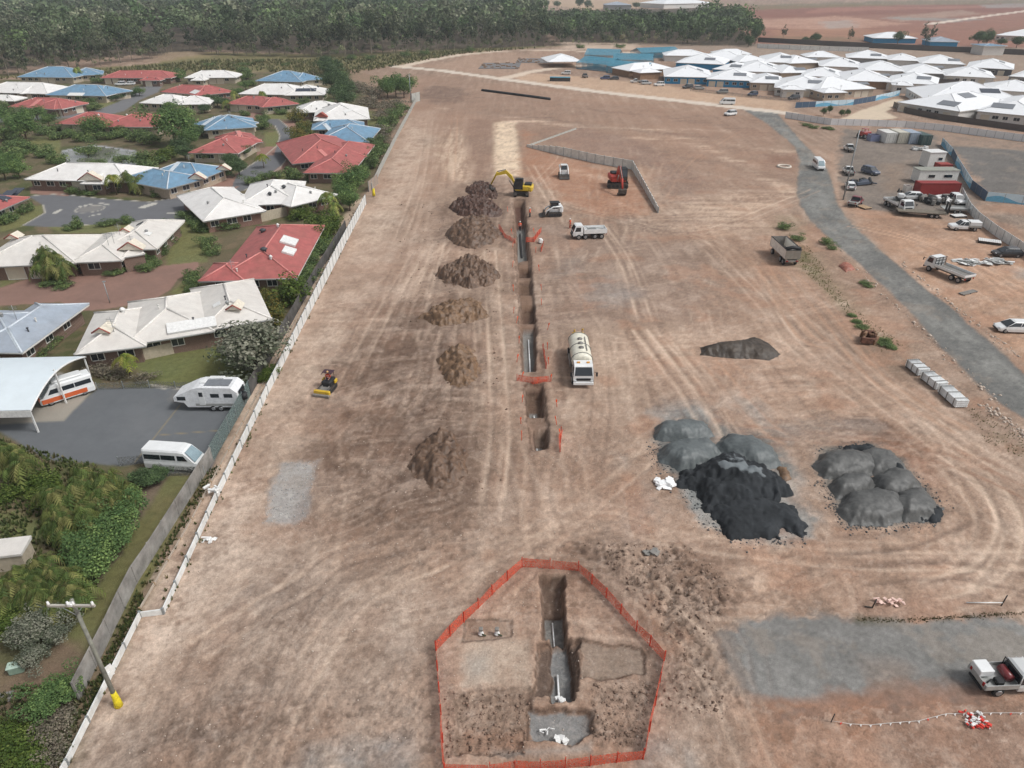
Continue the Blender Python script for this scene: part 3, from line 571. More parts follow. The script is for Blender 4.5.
def soilmat(name, sc1, sc2, amt, bump, rough=0.95, spec=0.25):
    k = NT(name); b = k.b
    at = k.n('ShaderNodeVertexColor', layer_name='soil'); tc = k.n('ShaderNodeTexCoord')
    a = k.n('ShaderNodeTexNoise'); a.inputs['Scale'].default_value = sc1; a.inputs['Detail'].default_value = 8; a.inputs['Roughness'].default_value = 0.7
    c = k.n('ShaderNodeTexNoise'); c.inputs['Scale'].default_value = sc2; c.inputs['Detail'].default_value = 4; c.inputs['Roughness'].default_value = 0.6
    k.l(tc.outputs['Object'], a.inputs['Vector']); k.l(tc.outputs['Object'], c.inputs['Vector'])
    ad = k.n('ShaderNodeMath', operation='ADD'); k.l(a.outputs[0], ad.inputs[0]); k.l(c.outputs[0], ad.inputs[1])
    mr = k.n('ShaderNodeMapRange'); mr.inputs[1].default_value = 0.6; mr.inputs[2].default_value = 1.4; mr.inputs[3].default_value = 1 - amt; mr.inputs[4].default_value = 1 + amt
    k.l(ad.outputs[0], mr.inputs[0])
    mx = k.n('ShaderNodeVectorMath', operation='SCALE'); k.l(at.outputs[0], mx.inputs[0]); k.l(mr.outputs[0], mx.inputs['Scale'])
    k.l(mx.outputs[0], b.inputs['Base Color']); b.inputs['Roughness'].default_value = rough; b.inputs['Specular IOR Level'].default_value = spec
    bp = k.n('ShaderNodeBump'); bp.inputs['Strength'].default_value = bump; bp.inputs['Distance'].default_value = 0.12
    k.l(ad.outputs[0], bp.inputs['Height']); k.l(bp.outputs[0], b.inputs['Normal'])
    return k.m
M_soil = soilmat('soil', 1.3, 7, 0.3, 0.6); M_grav = soilmat('loose_gravel', 2.0, 14, 0.34, 0.5); M_asph = soilmat('asphalt', 0.5, 20, 0.16, 0.1, 0.9)
M_lawn = soilmat('turf', 1.6, 18, 0.5, 0.7); M_conc = soilmat('worn_concrete', 0.35, 9, 0.16, 0.1); M_fld = soilmat('field_earth', 0.06, 0.4, 0.3, 0.4)
k = NT('pond_water'); k.b.inputs['Base Color'].default_value = (*lin((120, 120, 112)), 1); k.b.inputs['Roughness'].default_value = 0.05; k.b.inputs['Specular IOR Level'].default_value = 1.0
nz = k.n('ShaderNodeTexNoise'); nz.inputs['Scale'].default_value = 1.5; bp = k.n('ShaderNodeBump'); bp.inputs['Strength'].default_value = 0.04
tcn = k.n('ShaderNodeTexCoord'); k.l(tcn.outputs['Object'], nz.inputs[0]); k.l(nz.outputs[0], bp.inputs['Height']); k.l(bp.outputs[0], k.b.inputs['Normal']); M_water = k.m
RM = [M_soil, M_grav, M_conc, M_asph, M_asph, M_conc, M_lawn, M_water, M_grav, M_grav, M_fld]
V = np.stack([XX, YY, HGT], 1)
q = (np.arange(NR - 1)[:, None] * NC + np.arange(NC - 1)[None, :]).ravel()
F = np.stack([q, q + 1, q + NC + 1, q + NC], 1)
fr = np.sort(REG[F], axis=1)[:, 1]
for r, nm in enumerate(REGN):
    sel = F[fr == r]
    if not len(sel): continue
    us, inv = np.unique(sel, return_inverse=True)
    o = npmesh(nm, V[us], inv.reshape(sel.shape), RM[r], True, {'soil': COL[us]}); tag(o, kind='structure')
HG = HGT.reshape(NR, NC)
def gz(x, y):
    """height of the ground sheet at x, y"""
    r = int(np.clip(np.searchsorted(yr, y), 1, NR - 1)); c = int(np.clip(np.searchsorted(uc, x / (0.864 * max(y + 23.3, 12))), 1, NC - 1))
    return float(HG[r, c])
# ------------------------------------------------------------ houses
from mathutils.bvhtree import BVHTree
M_ROOF = {'red': ribbed('red_roof_tiles', (172, 96, 93), 0, 3, 0.5, 0.6, 0.16, 0.3), 'blue': ribbed('blue_roof_sheet', (112, 150, 178), 0, 3, 0.5, 0.5, 0.14, 0.28),
          'white': ribbed('white_roof_sheet', (230, 228, 225), 0, 2.5, 0.4, 0.5, 0.06, 0.2), 'cream': ribbed('cream_roof_sheet', (218, 214, 208), 0, 3, 0.45, 0.55, 0.07, 0.22),
          'grey': ribbed('blue_grey_roof_sheet', (158, 168, 180), 0, 3, 0.45, 0.5, 0.1, 0.22), 'dwhite': ribbed('new_white_roof_sheet', (234, 236, 238), 0, 2, 0.2, 0.45, 0.03, 0.05)}
M_CAP = {'red': mat('red_ridge_cap', (200, 130, 124), 0.6), 'blue': mat('pale_ridge_cap', (198, 206, 212), 0.5), 'white': mat('white_ridge_cap', (236, 234, 230), 0.5), 'cream': mat('cream_ridge_cap', (222, 218, 212), 0.5), 'grey': mat('grey_ridge_cap', (200, 208, 216), 0.5), 'dwhite': mat('bright_ridge_cap', (240, 241, 242), 0.5)}
def brick(name, rgb, mortar):
    k = NT(name); tc = k.n('ShaderNodeTexCoord'); b = k.n('ShaderNodeTexBrick'); b.inputs['Scale'].default_value = 4
    b.inputs['Color1'].default_value = (*lin(rgb), 1); b.inputs['Color2'].default_value = (*lin(tuple(x * 0.86 for x in rgb)), 1); b.inputs['Mortar'].default_value = (*lin(mortar), 1)
    mp = k.n('ShaderNodeMapping'); mp.inputs['Rotation'].default_value = (R(90), 0, R(30)); k.l(tc.outputs['Object'], mp.inputs[0]); k.l(mp.outputs[0], b.inputs['Vector'])
    k.l(b.outputs[0], k.b.inputs['Base Color']); k.b.inputs['Roughness'].default_value = 0.9; return k.m
M_WALL = {'brick': brick('brown_brick', (120, 94, 82), (146, 132, 120)), 'red_brick': brick('red_brown_brick', (128, 92, 80), (160, 140, 128)), 'cream': mat('cream_render', (182, 171, 152), 0.85, dirt=0.15), 'beige': mat('beige_render', (176, 160, 142), 0.85, dirt=0.12),
          'white': mat('white_render', (216, 214, 210), 0.85, dirt=0.1), 'blue': mat('blue_wall_wrap', (48, 138, 186), 0.6, var=0.2), 'grey': mat('grey_render', (150, 150, 150), 0.85, dirt=0.1), 'dark': mat('dark_grey_cladding', (92, 94, 98), 0.8), 'timber': mat('raw_timber_wall', (150, 122, 98), 0.9, var=0.3)}
M_GLASS = mat('window_glass', (44, 50, 58), 0.08, var=0.25, spec=0.8); M_FRAME = mat('white_window_frame', (220, 218, 212), 0.5); M_GARAGE = ribbed('garage_door_sheet', (214, 204, 186), 2, 6, 0.4)
M_SOLAR = mat('solar_cells', (58, 64, 76), 0.2, var=0.15, spec=0.7); M_SOLARG = mat('grey_solar_cells', (118, 122, 128), 0.3, var=0.12, spec=0.6); M_DARK = mat('dark_grey_metal', (70, 72, 76), 0.6); M_WHITE = mat('white_painted_metal', (226, 226, 224), 0.4, dirt=0.08)
CAMP = Vector((0, 0, CAMH))
def wing_frame(A, B, C, mode, ze, pitch):
    a = G(*A, ze); b = G(*B, ze); ax = (b - a); L = ax.length; ax.normalize(); nr = Vector((-ax.y, ax.x, 0))
    if nr.y < 0 and abs(nr.y) > 0.3: nr = -nr
    if mode == 'd': D = C
    elif mode == 'b': D = abs((G(*C, ze) - a).dot(nr))
    else:
        best = None
        for i in range(30, 400):
            d = i * 0.1; p = G(C[0], C[1], ze + pitch * d / 2); e = abs((p - a).dot(nr) - d / 2)
            if best is None or e < best[0]: best = (e, d)
        D = best[1]
    return a, ax, nr, L, D
def house(label, roofc, wallc, wings, ze=2.45, pitch=0.36, group=None, cat='house', opens='auto', eave=0.85, name='house', capw=0.14, hide_wall=False):
    """wings: (A, B, C, mode, style) from measured eave corners; roof, ridge caps, fascia, walls, windows, doors are parts"""
    fr = [wing_frame(*w_[:4], ze, pitch) for w_ in wings]
    a, ax, nr, L, D = fr[0]; c0 = a + ax * L / 2 + nr * D / 2
    root = empty(name, (c0.x, c0.y, 0), 0, label, cat, group)
    rf, cp, fa, wl = MB(), MB(), MB(), MB(); wins, doors = [], []
    for i, (w_, (a, ax, nr, L, D)) in enumerate(zip(wings, fr)):
        st = w_[4] if len(w_) > 4 else 'h'; z = ze + i * 0.013
        o = a - Vector((c0.x, c0.y, a.z)); o.z = 0
        def P(x, y, zz, o=o, ax=ax, nr=nr): q = o + ax * x + nr * y; return (q.x, q.y, zz)
        along = L >= D or 'x' in st
        if 's' in st:                                   # single low slope towards the back
            h = pitch * D * 0.5
            vs = [P(0, 0, z), P(L, 0, z), P(L, D, z + h), P(0, D, z + h)]
            rf.raw(vs + [(x, y, q - 0.18) for x, y, q in vs], [(0, 1, 2, 3), (7, 6, 5, 4), (0, 4, 5, 1), (1, 5, 6, 2), (2, 6, 7, 3), (3, 7, 4, 0)])
        else:
            S, T = (L, D) if along else (D, L)          # ridge runs along S
            Q = (lambda s, t, zz: P(s, t, zz)) if along else (lambda s, t, zz: P(t, s, zz))
            h = pitch * T / 2; i0 = 0.02 if 'l' in st else min(T / 2, S / 2 - 0.05); i1 = 0.02 if 'r' in st else min(T / 2, S / 2 - 0.05)
            vs = [Q(0, 0, z), Q(S, 0, z), Q(S, T, z), Q(0, T, z), Q(i0, T / 2, z + h), Q(S - i1, T / 2, z + h)]
            fs = [(0, 1, 5, 4), (1, 2, 5), (2, 3, 4, 5), (3, 0, 4)]
            rf.raw(vs, fs if along else [q[::-1] for q in fs])
            for e0, e1 in ((4, 5), (0, 4), (3, 4), (1, 5), (2, 5)):
                d0, d1 = Vector(vs[e0]), Vector(vs[e1]); up = Vector((0, 0, 0.03))
                if (d0 - d1).length > 0.4: cp.tube([d0 + up, d1 + up], capw, 5)
        ring = [P(0.03, 0.03, 0), P(L - 0.03, 0.03, 0), P(L - 0.03, D - 0.03, 0), P(0.03, D - 0.03, 0)]
        n = 4                                            # fascia + soffit ring
        fa.raw([(x, y, z - 0.24) for x, y, _ in ring] + [(x, y, z - 0.012) for x, y, _ in ring], [(0, 1, 5, 4), (1, 2, 6, 5), (2, 3, 7, 6), (3, 0, 4, 7), (3, 2, 1, 0)])
        e = eave if L > 4 * eave and D > 4 * eave else 0.15
        wr = [P(e, e, 0), P(L - e, e, 0), P(L - e, D - e, 0), P(e, D - e, 0)]
        wl.raw([(x, y, -0.1 + i * 0.002) for x, y, _ in wr] + [(x, y, z - 0.235) for x, y, _ in wr], [(0, 1, 5, 4), (1, 2, 6, 5), (2, 3, 7, 6), (3, 0, 4, 7)])
        if opens:
            def opening(px_, wd, z0, z1, kind, side, P=P, e=e, L=L, D=D):
                s = 0.05
                if side == 0: f = lambda u, w2, zz: P(px_ + u, e - w2, zz)
                elif side == 1: f = lambda u, w2, zz: P(L - e + w2, px_ + u, zz)
                else: f = lambda u, w2, zz: P(e - w2, px_ - u, zz)
                (doors if kind == 'd' else wins).append((f, wd, z0, z1))
            x = 1.3 + (i * 0.7) % 1.2; k = i
            while x + 2.4 < L - 0.8:
                r_ = (k * 7 + int(L * 3)) % 5
                if r_ in (1, 3) and x + 3.0 < L - 0.9 and opens != 'w': opening(x, 2.7, 0.0, 2.1, 'd', 0); x += 3.3
                else: opening(x, 1.5 + 0.3 * (k % 2), 0.95, 2.05, 'w', 0); x += 2.9
                k += 1
            y = 1.5
            while y + 1.5 < D - 1:
                opening(y, 1.5, 0.95, 2.05, 'w', 1 if G(*w_[0]).x < 0 else 2); y += 3.7
    roof = rf.build('roof', M_ROOF[roofc], root)
    if cp.v: cp.build('ridge_cap', M_CAP[roofc], roof)
    fa.build('fascia', M_WALL['timber'] if False else M_FRAME, root)
    if not hide_wall: wl.build('wall', M_WALL[wallc], root)
    for lst, nm, m1, m2, sub in ((wins, 'window', M_FRAME, M_GLASS, 'pane'), (doors, 'garage_door', M_FRAME, M_GARAGE, 'door_panel')):
        for f, wd, z0, z1 in lst:
            def slab(mb, u0, u1, q0, q1, t0, t1, f=f):
                vs = [f(u0, t0, q0), f(u1, t0, q0), f(u1, t0, q1), f(u0, t0, q1), f(u0, t1, q0), f(u1, t1, q0), f(u1, t1, q1), f(u0, t1, q1)]
                mb.raw(vs, [(4, 5, 6, 7), (0, 3, 2, 1), (0, 1, 5, 4), (1, 2, 6, 5), (2, 3, 7, 6), (3, 0, 4, 7)])
            m_ = MB(); bd = 0.08
            slab(m_, 0, wd, z0, z0 + bd, 0.004, 0.07); slab(m_, 0, wd, z1 - bd, z1, 0.004, 0.07); slab(m_, 0, bd, z0 + bd, z1 - bd, 0.004, 0.07); slab(m_, wd - bd, wd, z0 + bd, z1 - bd, 0.004, 0.07)
            if nm == 'window': slab(m_, wd / 2 - 0.03, wd / 2 + 0.03, z0 + bd, z1 - bd, 0.004, 0.065)
            wo = m_.build(nm, m1, root); g_ = MB(); slab(g_, bd, wd - bd, z0 + bd, z1 - bd, 0.006, 0.03); g_.build(sub, m2, wo)
    BV[root.name] = (BVHTree.FromPolygons([Vector(v) for v in rf.v], rf.f), Vector((c0.x, c0.y, 0)))
    if group in (GV, GE):                               # flues, skylights and gutters: what every roof carries
        rs = random.Random(len(label) * 7 + int(c0.x * 10)); gt = MB()
        for (a, ax, nr, L, D) in fr:
            for q in range(2 if group == GV else 1):
                p = a + ax * L * rs.uniform(.2, .8) + nr * D * rs.uniform(.12, .45) - Vector((c0.x, c0.y, 0)); hit, nn, _, _ = BV[root.name][0].ray_cast(Vector((p.x, p.y, 30)), Vector((0, 0, -1)))
                if hit is None: continue
                m_ = MB(); k_ = rs.random(); z_ = hit.z
                if k_ < .55: m_.tube([(hit.x, hit.y, z_ - .1), (hit.x, hit.y, z_ + .45)], .09, 6); m_.tube([(hit.x, hit.y, z_ + .45), (hit.x, hit.y, z_ + .55)], .15, 6); m_.build('flue', M_DARK if rs.random() < .4 else M_FRAME, root)
                elif k_ < .8: m_.tube([(hit.x, hit.y, z_ - .1), (hit.x, hit.y, z_ + .3)], .2, 9); m_.tube([(hit.x, hit.y, z_ + .28), (hit.x, hit.y, z_ + .42), (hit.x, hit.y, z_ + .5)], .3, 9, r1=.1); m_.build('roof_vent', M_STEELY, root)
                else:
                    for t_ in (-.6, 0, .6): m_.tube([(hit.x - .5, hit.y, z_ + 1.4 + t_ * .4), (hit.x + .5, hit.y, z_ + 1.4 + t_ * .4)], .025, 4)
                    m_.tube([(hit.x, hit.y, z_ - .1), (hit.x, hit.y, z_ + 1.9)], .035, 5); m_.build('aerial', M_STEELY, root)
            o = Vector((c0.x, c0.y, 0)); e0 = a - o; e1 = a + ax * L - o; gt.tube([(e0.x - nr.x * .06, e0.y - nr.y * .06, ze - .06), (e1.x - nr.x * .06, e1.y - nr.y * .06, ze - .06)], .07, 5)
        gt.build('gutter', M_STEELY, root)
    return root
BV = {}; GV = 'houses of the retirement village'; GE = 'white roofed houses of the new estate'; M_STEELY = mat('zinc_grey', (156, 158, 158), 0.5, 0.2, dirt=0.2)
def cast(root, px, py):
    t, o = BV[root.name]; d = (G(px, py) - CAMP).normalized()
    hit, nrm, _, _ = t.ray_cast(CAMP - o, d)
    if hit is None: hit = G(px, py, 3.2) - o; nrm = Vector((0, -0.2, 1)).normalized()
    if nrm.z < 0: nrm = -nrm
    return hit, nrm
def solar(root, px, py, w_=4.2, d_=2.0, m=None, rx=0.0, name='solar_panel', th=0.1):
    """a flat panel lying on the roof slope under the measured point"""
    p, n = cast(root, px, py)
    if n.z > 0.9995: n = Vector((0, -0.05, 1)).normalized()
    dn = Vector((n.x, n.y, 0)).normalized(); sx = Vector((-dn.y, dn.x, 0)); sy = n.cross(sx)
    if rx: sx, sy = sx * math.cos(rx) + sy * math.sin(rx), sy * math.cos(rx) - sx * math.sin(rx)
    mb = MB(); vs = []
    for t in (0.04, th + 0.04):
        for a, b in ((-1, -1), (1, -1), (1, 1), (-1, 1)): vs.append(p + sx * a * w_ / 2 + sy * b * d_ / 2 + n * t)
    fl = (sx.cross(sy)).dot(n) > 0
    fs = [(3, 2, 1, 0), (4, 5, 6, 7), (0, 1, 5, 4), (1, 2, 6, 5), (2, 3, 7, 6), (3, 0, 4, 7)]
    mb.raw(vs, fs if fl else [q[::-1] for q in fs]); o = mb.build(name, m or M_SOLAR, root); return o
def gablet(root, px, py, s=1.3, m=None):
    p, n = cast(root, px, py); mb = MB(); dn = Vector((0, -1, 0)); sx = Vector((1, 0, 0)); b = p + dn * 0.9 + Vector((0, 0, 0.15)); k = p - dn * 1.2 + Vector((0, 0, 0.15))
    ap = Vector((0, 0, s * 0.62)); vs = [b - sx * s, b + sx * s, b + ap, k - sx * s * 0.8, k + sx * s * 0.8, k + ap]
    mb.raw(vs, [(0, 1, 2), (0, 2, 5, 3), (2, 1, 4, 5), (4, 3, 5), (0, 3, 4, 1)]); o = mb.build('gablet', m or M_GAB, root)
    rc = MB(); rc.tube([b - sx * s + dn * 0.02, b + ap + dn * 0.02, b + sx * s + dn * 0.02], 0.1, 4); rc.build('gablet_trim', M_GAB2, o)
M_GAB = mat('cream_gable_board', (214, 206, 190), 0.7); M_GAB2 = mat('red_brown_trim', (158, 82, 70), 0.7)
def roofvent(root, px, py, r=0.45):
    p, n = cast(root, px, py); mb = MB(); mb.tube([p - Vector((0, 0, 0.1)), p + Vector((0, 0, 0.35))], r * 0.6, 10); mb.tube([p + Vector((0, 0, 0.32)), p + Vector((0, 0, 0.5)), p + Vector((0, 0, 0.62))], r, 10, r1=r * 0.3); mb.build('roof_vent', M_DARK if r > 0.4 else M_WHITE, root)
GV = 'houses of the retirement village'
h = house('blue hip roofed house with two roof halves at the far left below the wood', 'blue', 'cream', [((17, 77), (73, 77.5), (45, 66.5), 'r'), ((70, 76), (103, 74.5), (88, 67), 'r')], group=GV)
h = house('long red roofed house with a front gable, furthest red roof below the wood', 'red', 'brick', [((100, 78), (171, 78), (135, 70.5), 'r'), ((139, 80.5), (160, 80.5), 5, 'd', 'xh')], group=GV)
h = house('small white roofed house with two front gables beside the grass clearing', 'white', 'cream', [((184, 78), (236, 77.5), (210, 70.5), 'r'), ((190, 80.5), (204, 80.5), 6, 'd')], group=GV)
h = house('long white roofed house cut by the left edge behind two red roofs', 'white', 'brick', [((-24, 92), (48, 94), (12, 82), 'r'), ((20, 94), (60, 91), (40, 84), 'r')], group=GV)
h = house('long blue roofed house with a dark clipped hedge at its right end', 'blue', 'cream', [((45, 95), (106, 96), (75, 84.5), 'r'), ((102, 95.5), (133, 91), (112, 85), 'r')], group=GV); solar(h, 76, 94.5, 6, 2.2, M_WHITE)
h = house('small white roof at the left edge just above a red roof', 'white', 'brick', [((-24, 101), (14, 101), (-2, 95), 'r')], group=GV)
h = house('red roofed house with a pale ridge band, leftmost red roof above the pond', 'red', 'brick', [((8, 107), (62, 109), (35, 97.5), 'r'), ((54, 109.5), (88, 104), (66, 98), 'r')], group=GV); solar(h, 36, 103, 1.6, 5, M_CAP['red'])
h = house('red roofed house with a white roof panel, right behind a white roof', 'red', 'red_brick', [((160, 92), (204, 95), (180, 84.5), 'r'), ((196, 96), (235, 92), (212, 85), 'r')], group=GV); solar(h, 195, 92, 5, 2.5, M_WHITE)
h = house('white roofed house with low wings in front of a red roof', 'white', 'cream', [((139, 103), (178, 104.5), (160, 94), 'r'), ((172, 105), (210, 104), (190, 96), 'r')], group=GV)
h = house('wide red roofed house with three hips beside the big round tree', 'red', 'cream', [((55, 124), (104, 125), (85, 112), 'r'), ((100, 127), (158, 127), (132, 113), 'r')], group=GV); roofvent(h, 127, 116, 0.35); roofvent(h, 99, 116, 0.35)
h = house('blue hip roofed house with pale ridges between two red roofs', 'blue', 'cream', [((193, 124), (226, 129), (212, 114), 'r'), ((204, 130.5), (257, 127), (228, 114.5), 'r')], group=GV); solar(h, 208, 122, 1.4, 6, M_CAP['blue'])
h = house('red hip roofed house with a pale ridge strip beside the curving street', 'red', 'cream', [((188, 153), (238, 153.5), (215, 134), 'r'), ((224, 146), (263, 142), (243, 130), 'r')], group=GV); solar(h, 241, 137, 1.2, 6, M_CAP['red'])
h = house('long white roofed house with a front porch gable facing the turning circle', 'white', 'brick', [((24, 179.5), (128, 182), (75, 163), 'r'), ((80, 184), (105, 184), 8, 'd')], group=GV); gablet(h, 92, 180, 2.6)
h = house('blue hip roofed house with two white gables on the street corner', 'blue', 'beige', [((167, 189), (208, 178), (150, 172), 'b'), ((200, 180), (230, 168), (188, 160), 'b')], group=GV); gablet(h, 198, 179, 2.0); gablet(h, 224, 170, 1.8); solar(h, 172, 170, 1.0, 6, M_CAP['blue'])
h = house('red roof with a row of solar panels cut by the left edge', 'red', 'cream', [((-16, 217), (30, 197.5), 9.5, 'd')], group=GV)
for px, py in ((0, 197), (8, 194.5), (16, 192)): solar(h, px, py, 2.0, 3.2)
h = house('large cream roofed duplex with a wide garage court in front', 'cream', 'brick', [((-30, 268), (76, 263), (35, 236), 'r'), ((70, 263), (122, 260.5), (104, 232), 'r'), ((98, 251), (157, 249), (112, 223), 'b'), ((122, 258), (145, 254), 9, 'd')], group=GV)
gablet(h, 15, 238, 1.2); gablet(h, 127, 232, 1.2); gablet(h, 133, 249, 2.0); solar(h, 140, 224, 1.2, 0.9); solar(h, 148, 234, 1.4, 0.9, M_WHITE)
h = house('long white roofed house with a cream courtyard wall, end on the curving street', 'white', 'red_brick', [((203, 221.5), (266, 211), (190, 194), 'b'), ((238, 206), (300, 203), (236, 185), 'b'), ((291, 207), (338, 195), (306, 178.5), 'r')], group=GV, opens='w')
roofvent(h, 270, 195); roofvent(h, 284, 188, 0.5); solar(h, 243, 195, 1.2, 0.8, M_WHITE)
mb = MB(); a = G(261, 222); b = G(295, 214); c0 = h.location; mb.tube([(a.x - c0.x, a.y - c0.y, 0.9), (b.x - c0.x, b.y - c0.y, 0.9)], 0.1, 4); 
d = (b - a); mb = MB().at((a.x + b.x) / 2 - c0.x, (a.y + b.y) / 2 - c0.y, 0, math.atan2(d.y, d.x)); mb.box(0, 0, 0.9, d.length, 0.15, 1.8); mb.build('courtyard_wall', M_WALL['cream'], h)
h = house('large red hip roofed house with two white patio roofs at its side', 'red', 'brick', [((214, 280), (297, 278), (214, 228), 'b'), ((198, 281.5), (244, 280.5), (198, 264), 'b')], group=GV, opens='w')
for q in ((263, 232), (264, 251)): roofvent(h, *q, 0.6)
roofvent(h, 278, 227, 0.3); roofvent(h, 271, 259, 0.3); solar(h, 289, 242, 3.0, 2.4, M_WHITE, th=0.3, name='patio_roof'); solar(h, 289, 252, 2.6, 1.8, M_WHITE, th=0.3, name='patio_roof')
h = house('large cream roofed house with red gablets above the car park lawn', 'cream', 'brick', [((74, 355), (146, 346), (76, 315), 'b'), ((124, 346), (215, 331), (118, 304), 'b'), ((200, 332), (272, 319), (186, 290), 'b')], group=GV, opens='w')
gablet(h, 105, 331, 1.1); gablet(h, 236, 308, 1.0); solar(h, 217, 305, 1.0, 1.0, M_WHITE); solar(h, 192, 326, 5.6, 1.8, M_WHITE, th=0.25, name='patio_roof'); roofvent(h, 123, 312, 0.4)
h = house('blue grey roofed house beside the carport at the left edge', 'grey', 'brick', [((20, 352), (76, 311), 13, 'd'), ((-40, 352), (22, 353), 14, 'd')], group=GV, opens='w')
h = house('blue roofed house with two hips, last before the dark trees', 'blue', 'cream', [((255, 81), (302, 82), (276, 70.5), 'r'), ((296, 81.5), (325, 79), (312, 72), 'r')], group=GV)
h = house('long white roofed house with dark solar panels near the dark trees', 'white', 'cream', [((238, 94), (300, 95), (265, 83.5), 'r'), ((284, 95.5), (324, 95), (304, 84.5), 'r')], group=GV); solar(h, 306, 90, 7.5, 2.2); roofvent(h, 318, 87, 0.5)
h = house('long red roofed house with twin garage doors at the head of the street', 'red', 'cream', [((225, 104), (270, 106), (248, 96), 'r'), ((262, 107.5), (299, 104), (280, 97), 'r')], group=GV)
h = house('white pyramid hip roofed house with a dark front gable', 'white', 'brick', [((313, 121), (370, 119), (332, 101.5), 'r'), ((296, 113), (345, 111), (325, 101), 'r')], group=GV); gablet(h, 322, 117, 2.0, M_GAB2); roofvent(h, 329, 106, 0.5); solar(h, 348, 111, 3, 1.2, M_WHITE, 0.5)
h = house('blue hip roofed house squeezed between a white and a red roof', 'blue', 'cream', [((315, 142), (369, 142), (338, 122), 'r'), ((311, 130), (365, 128), (335, 120), 'r')], group=GV); solar(h, 328, 128, 1.2, 5, M_CAP['blue'], 0.4)
h = house('large red hip roofed house with a white left gable beside the site fence', 'red', 'brick', [((303, 173), (352, 173), (312, 145), 'b'), ((292, 164), (367, 157), (306, 141), 'b')], group=GV); solar(h, 325, 155, 1.0, 5, M_CAP['red'], 0.3)
h = house('small cream shed roof in the garden at the bottom left', 'cream', 'cream', [((-40, 561), (21, 554), 2.0, 'd', 's')], ze=1.7, pitch=0.1, cat='shed', name='garden_shed', opens=None, group=None)

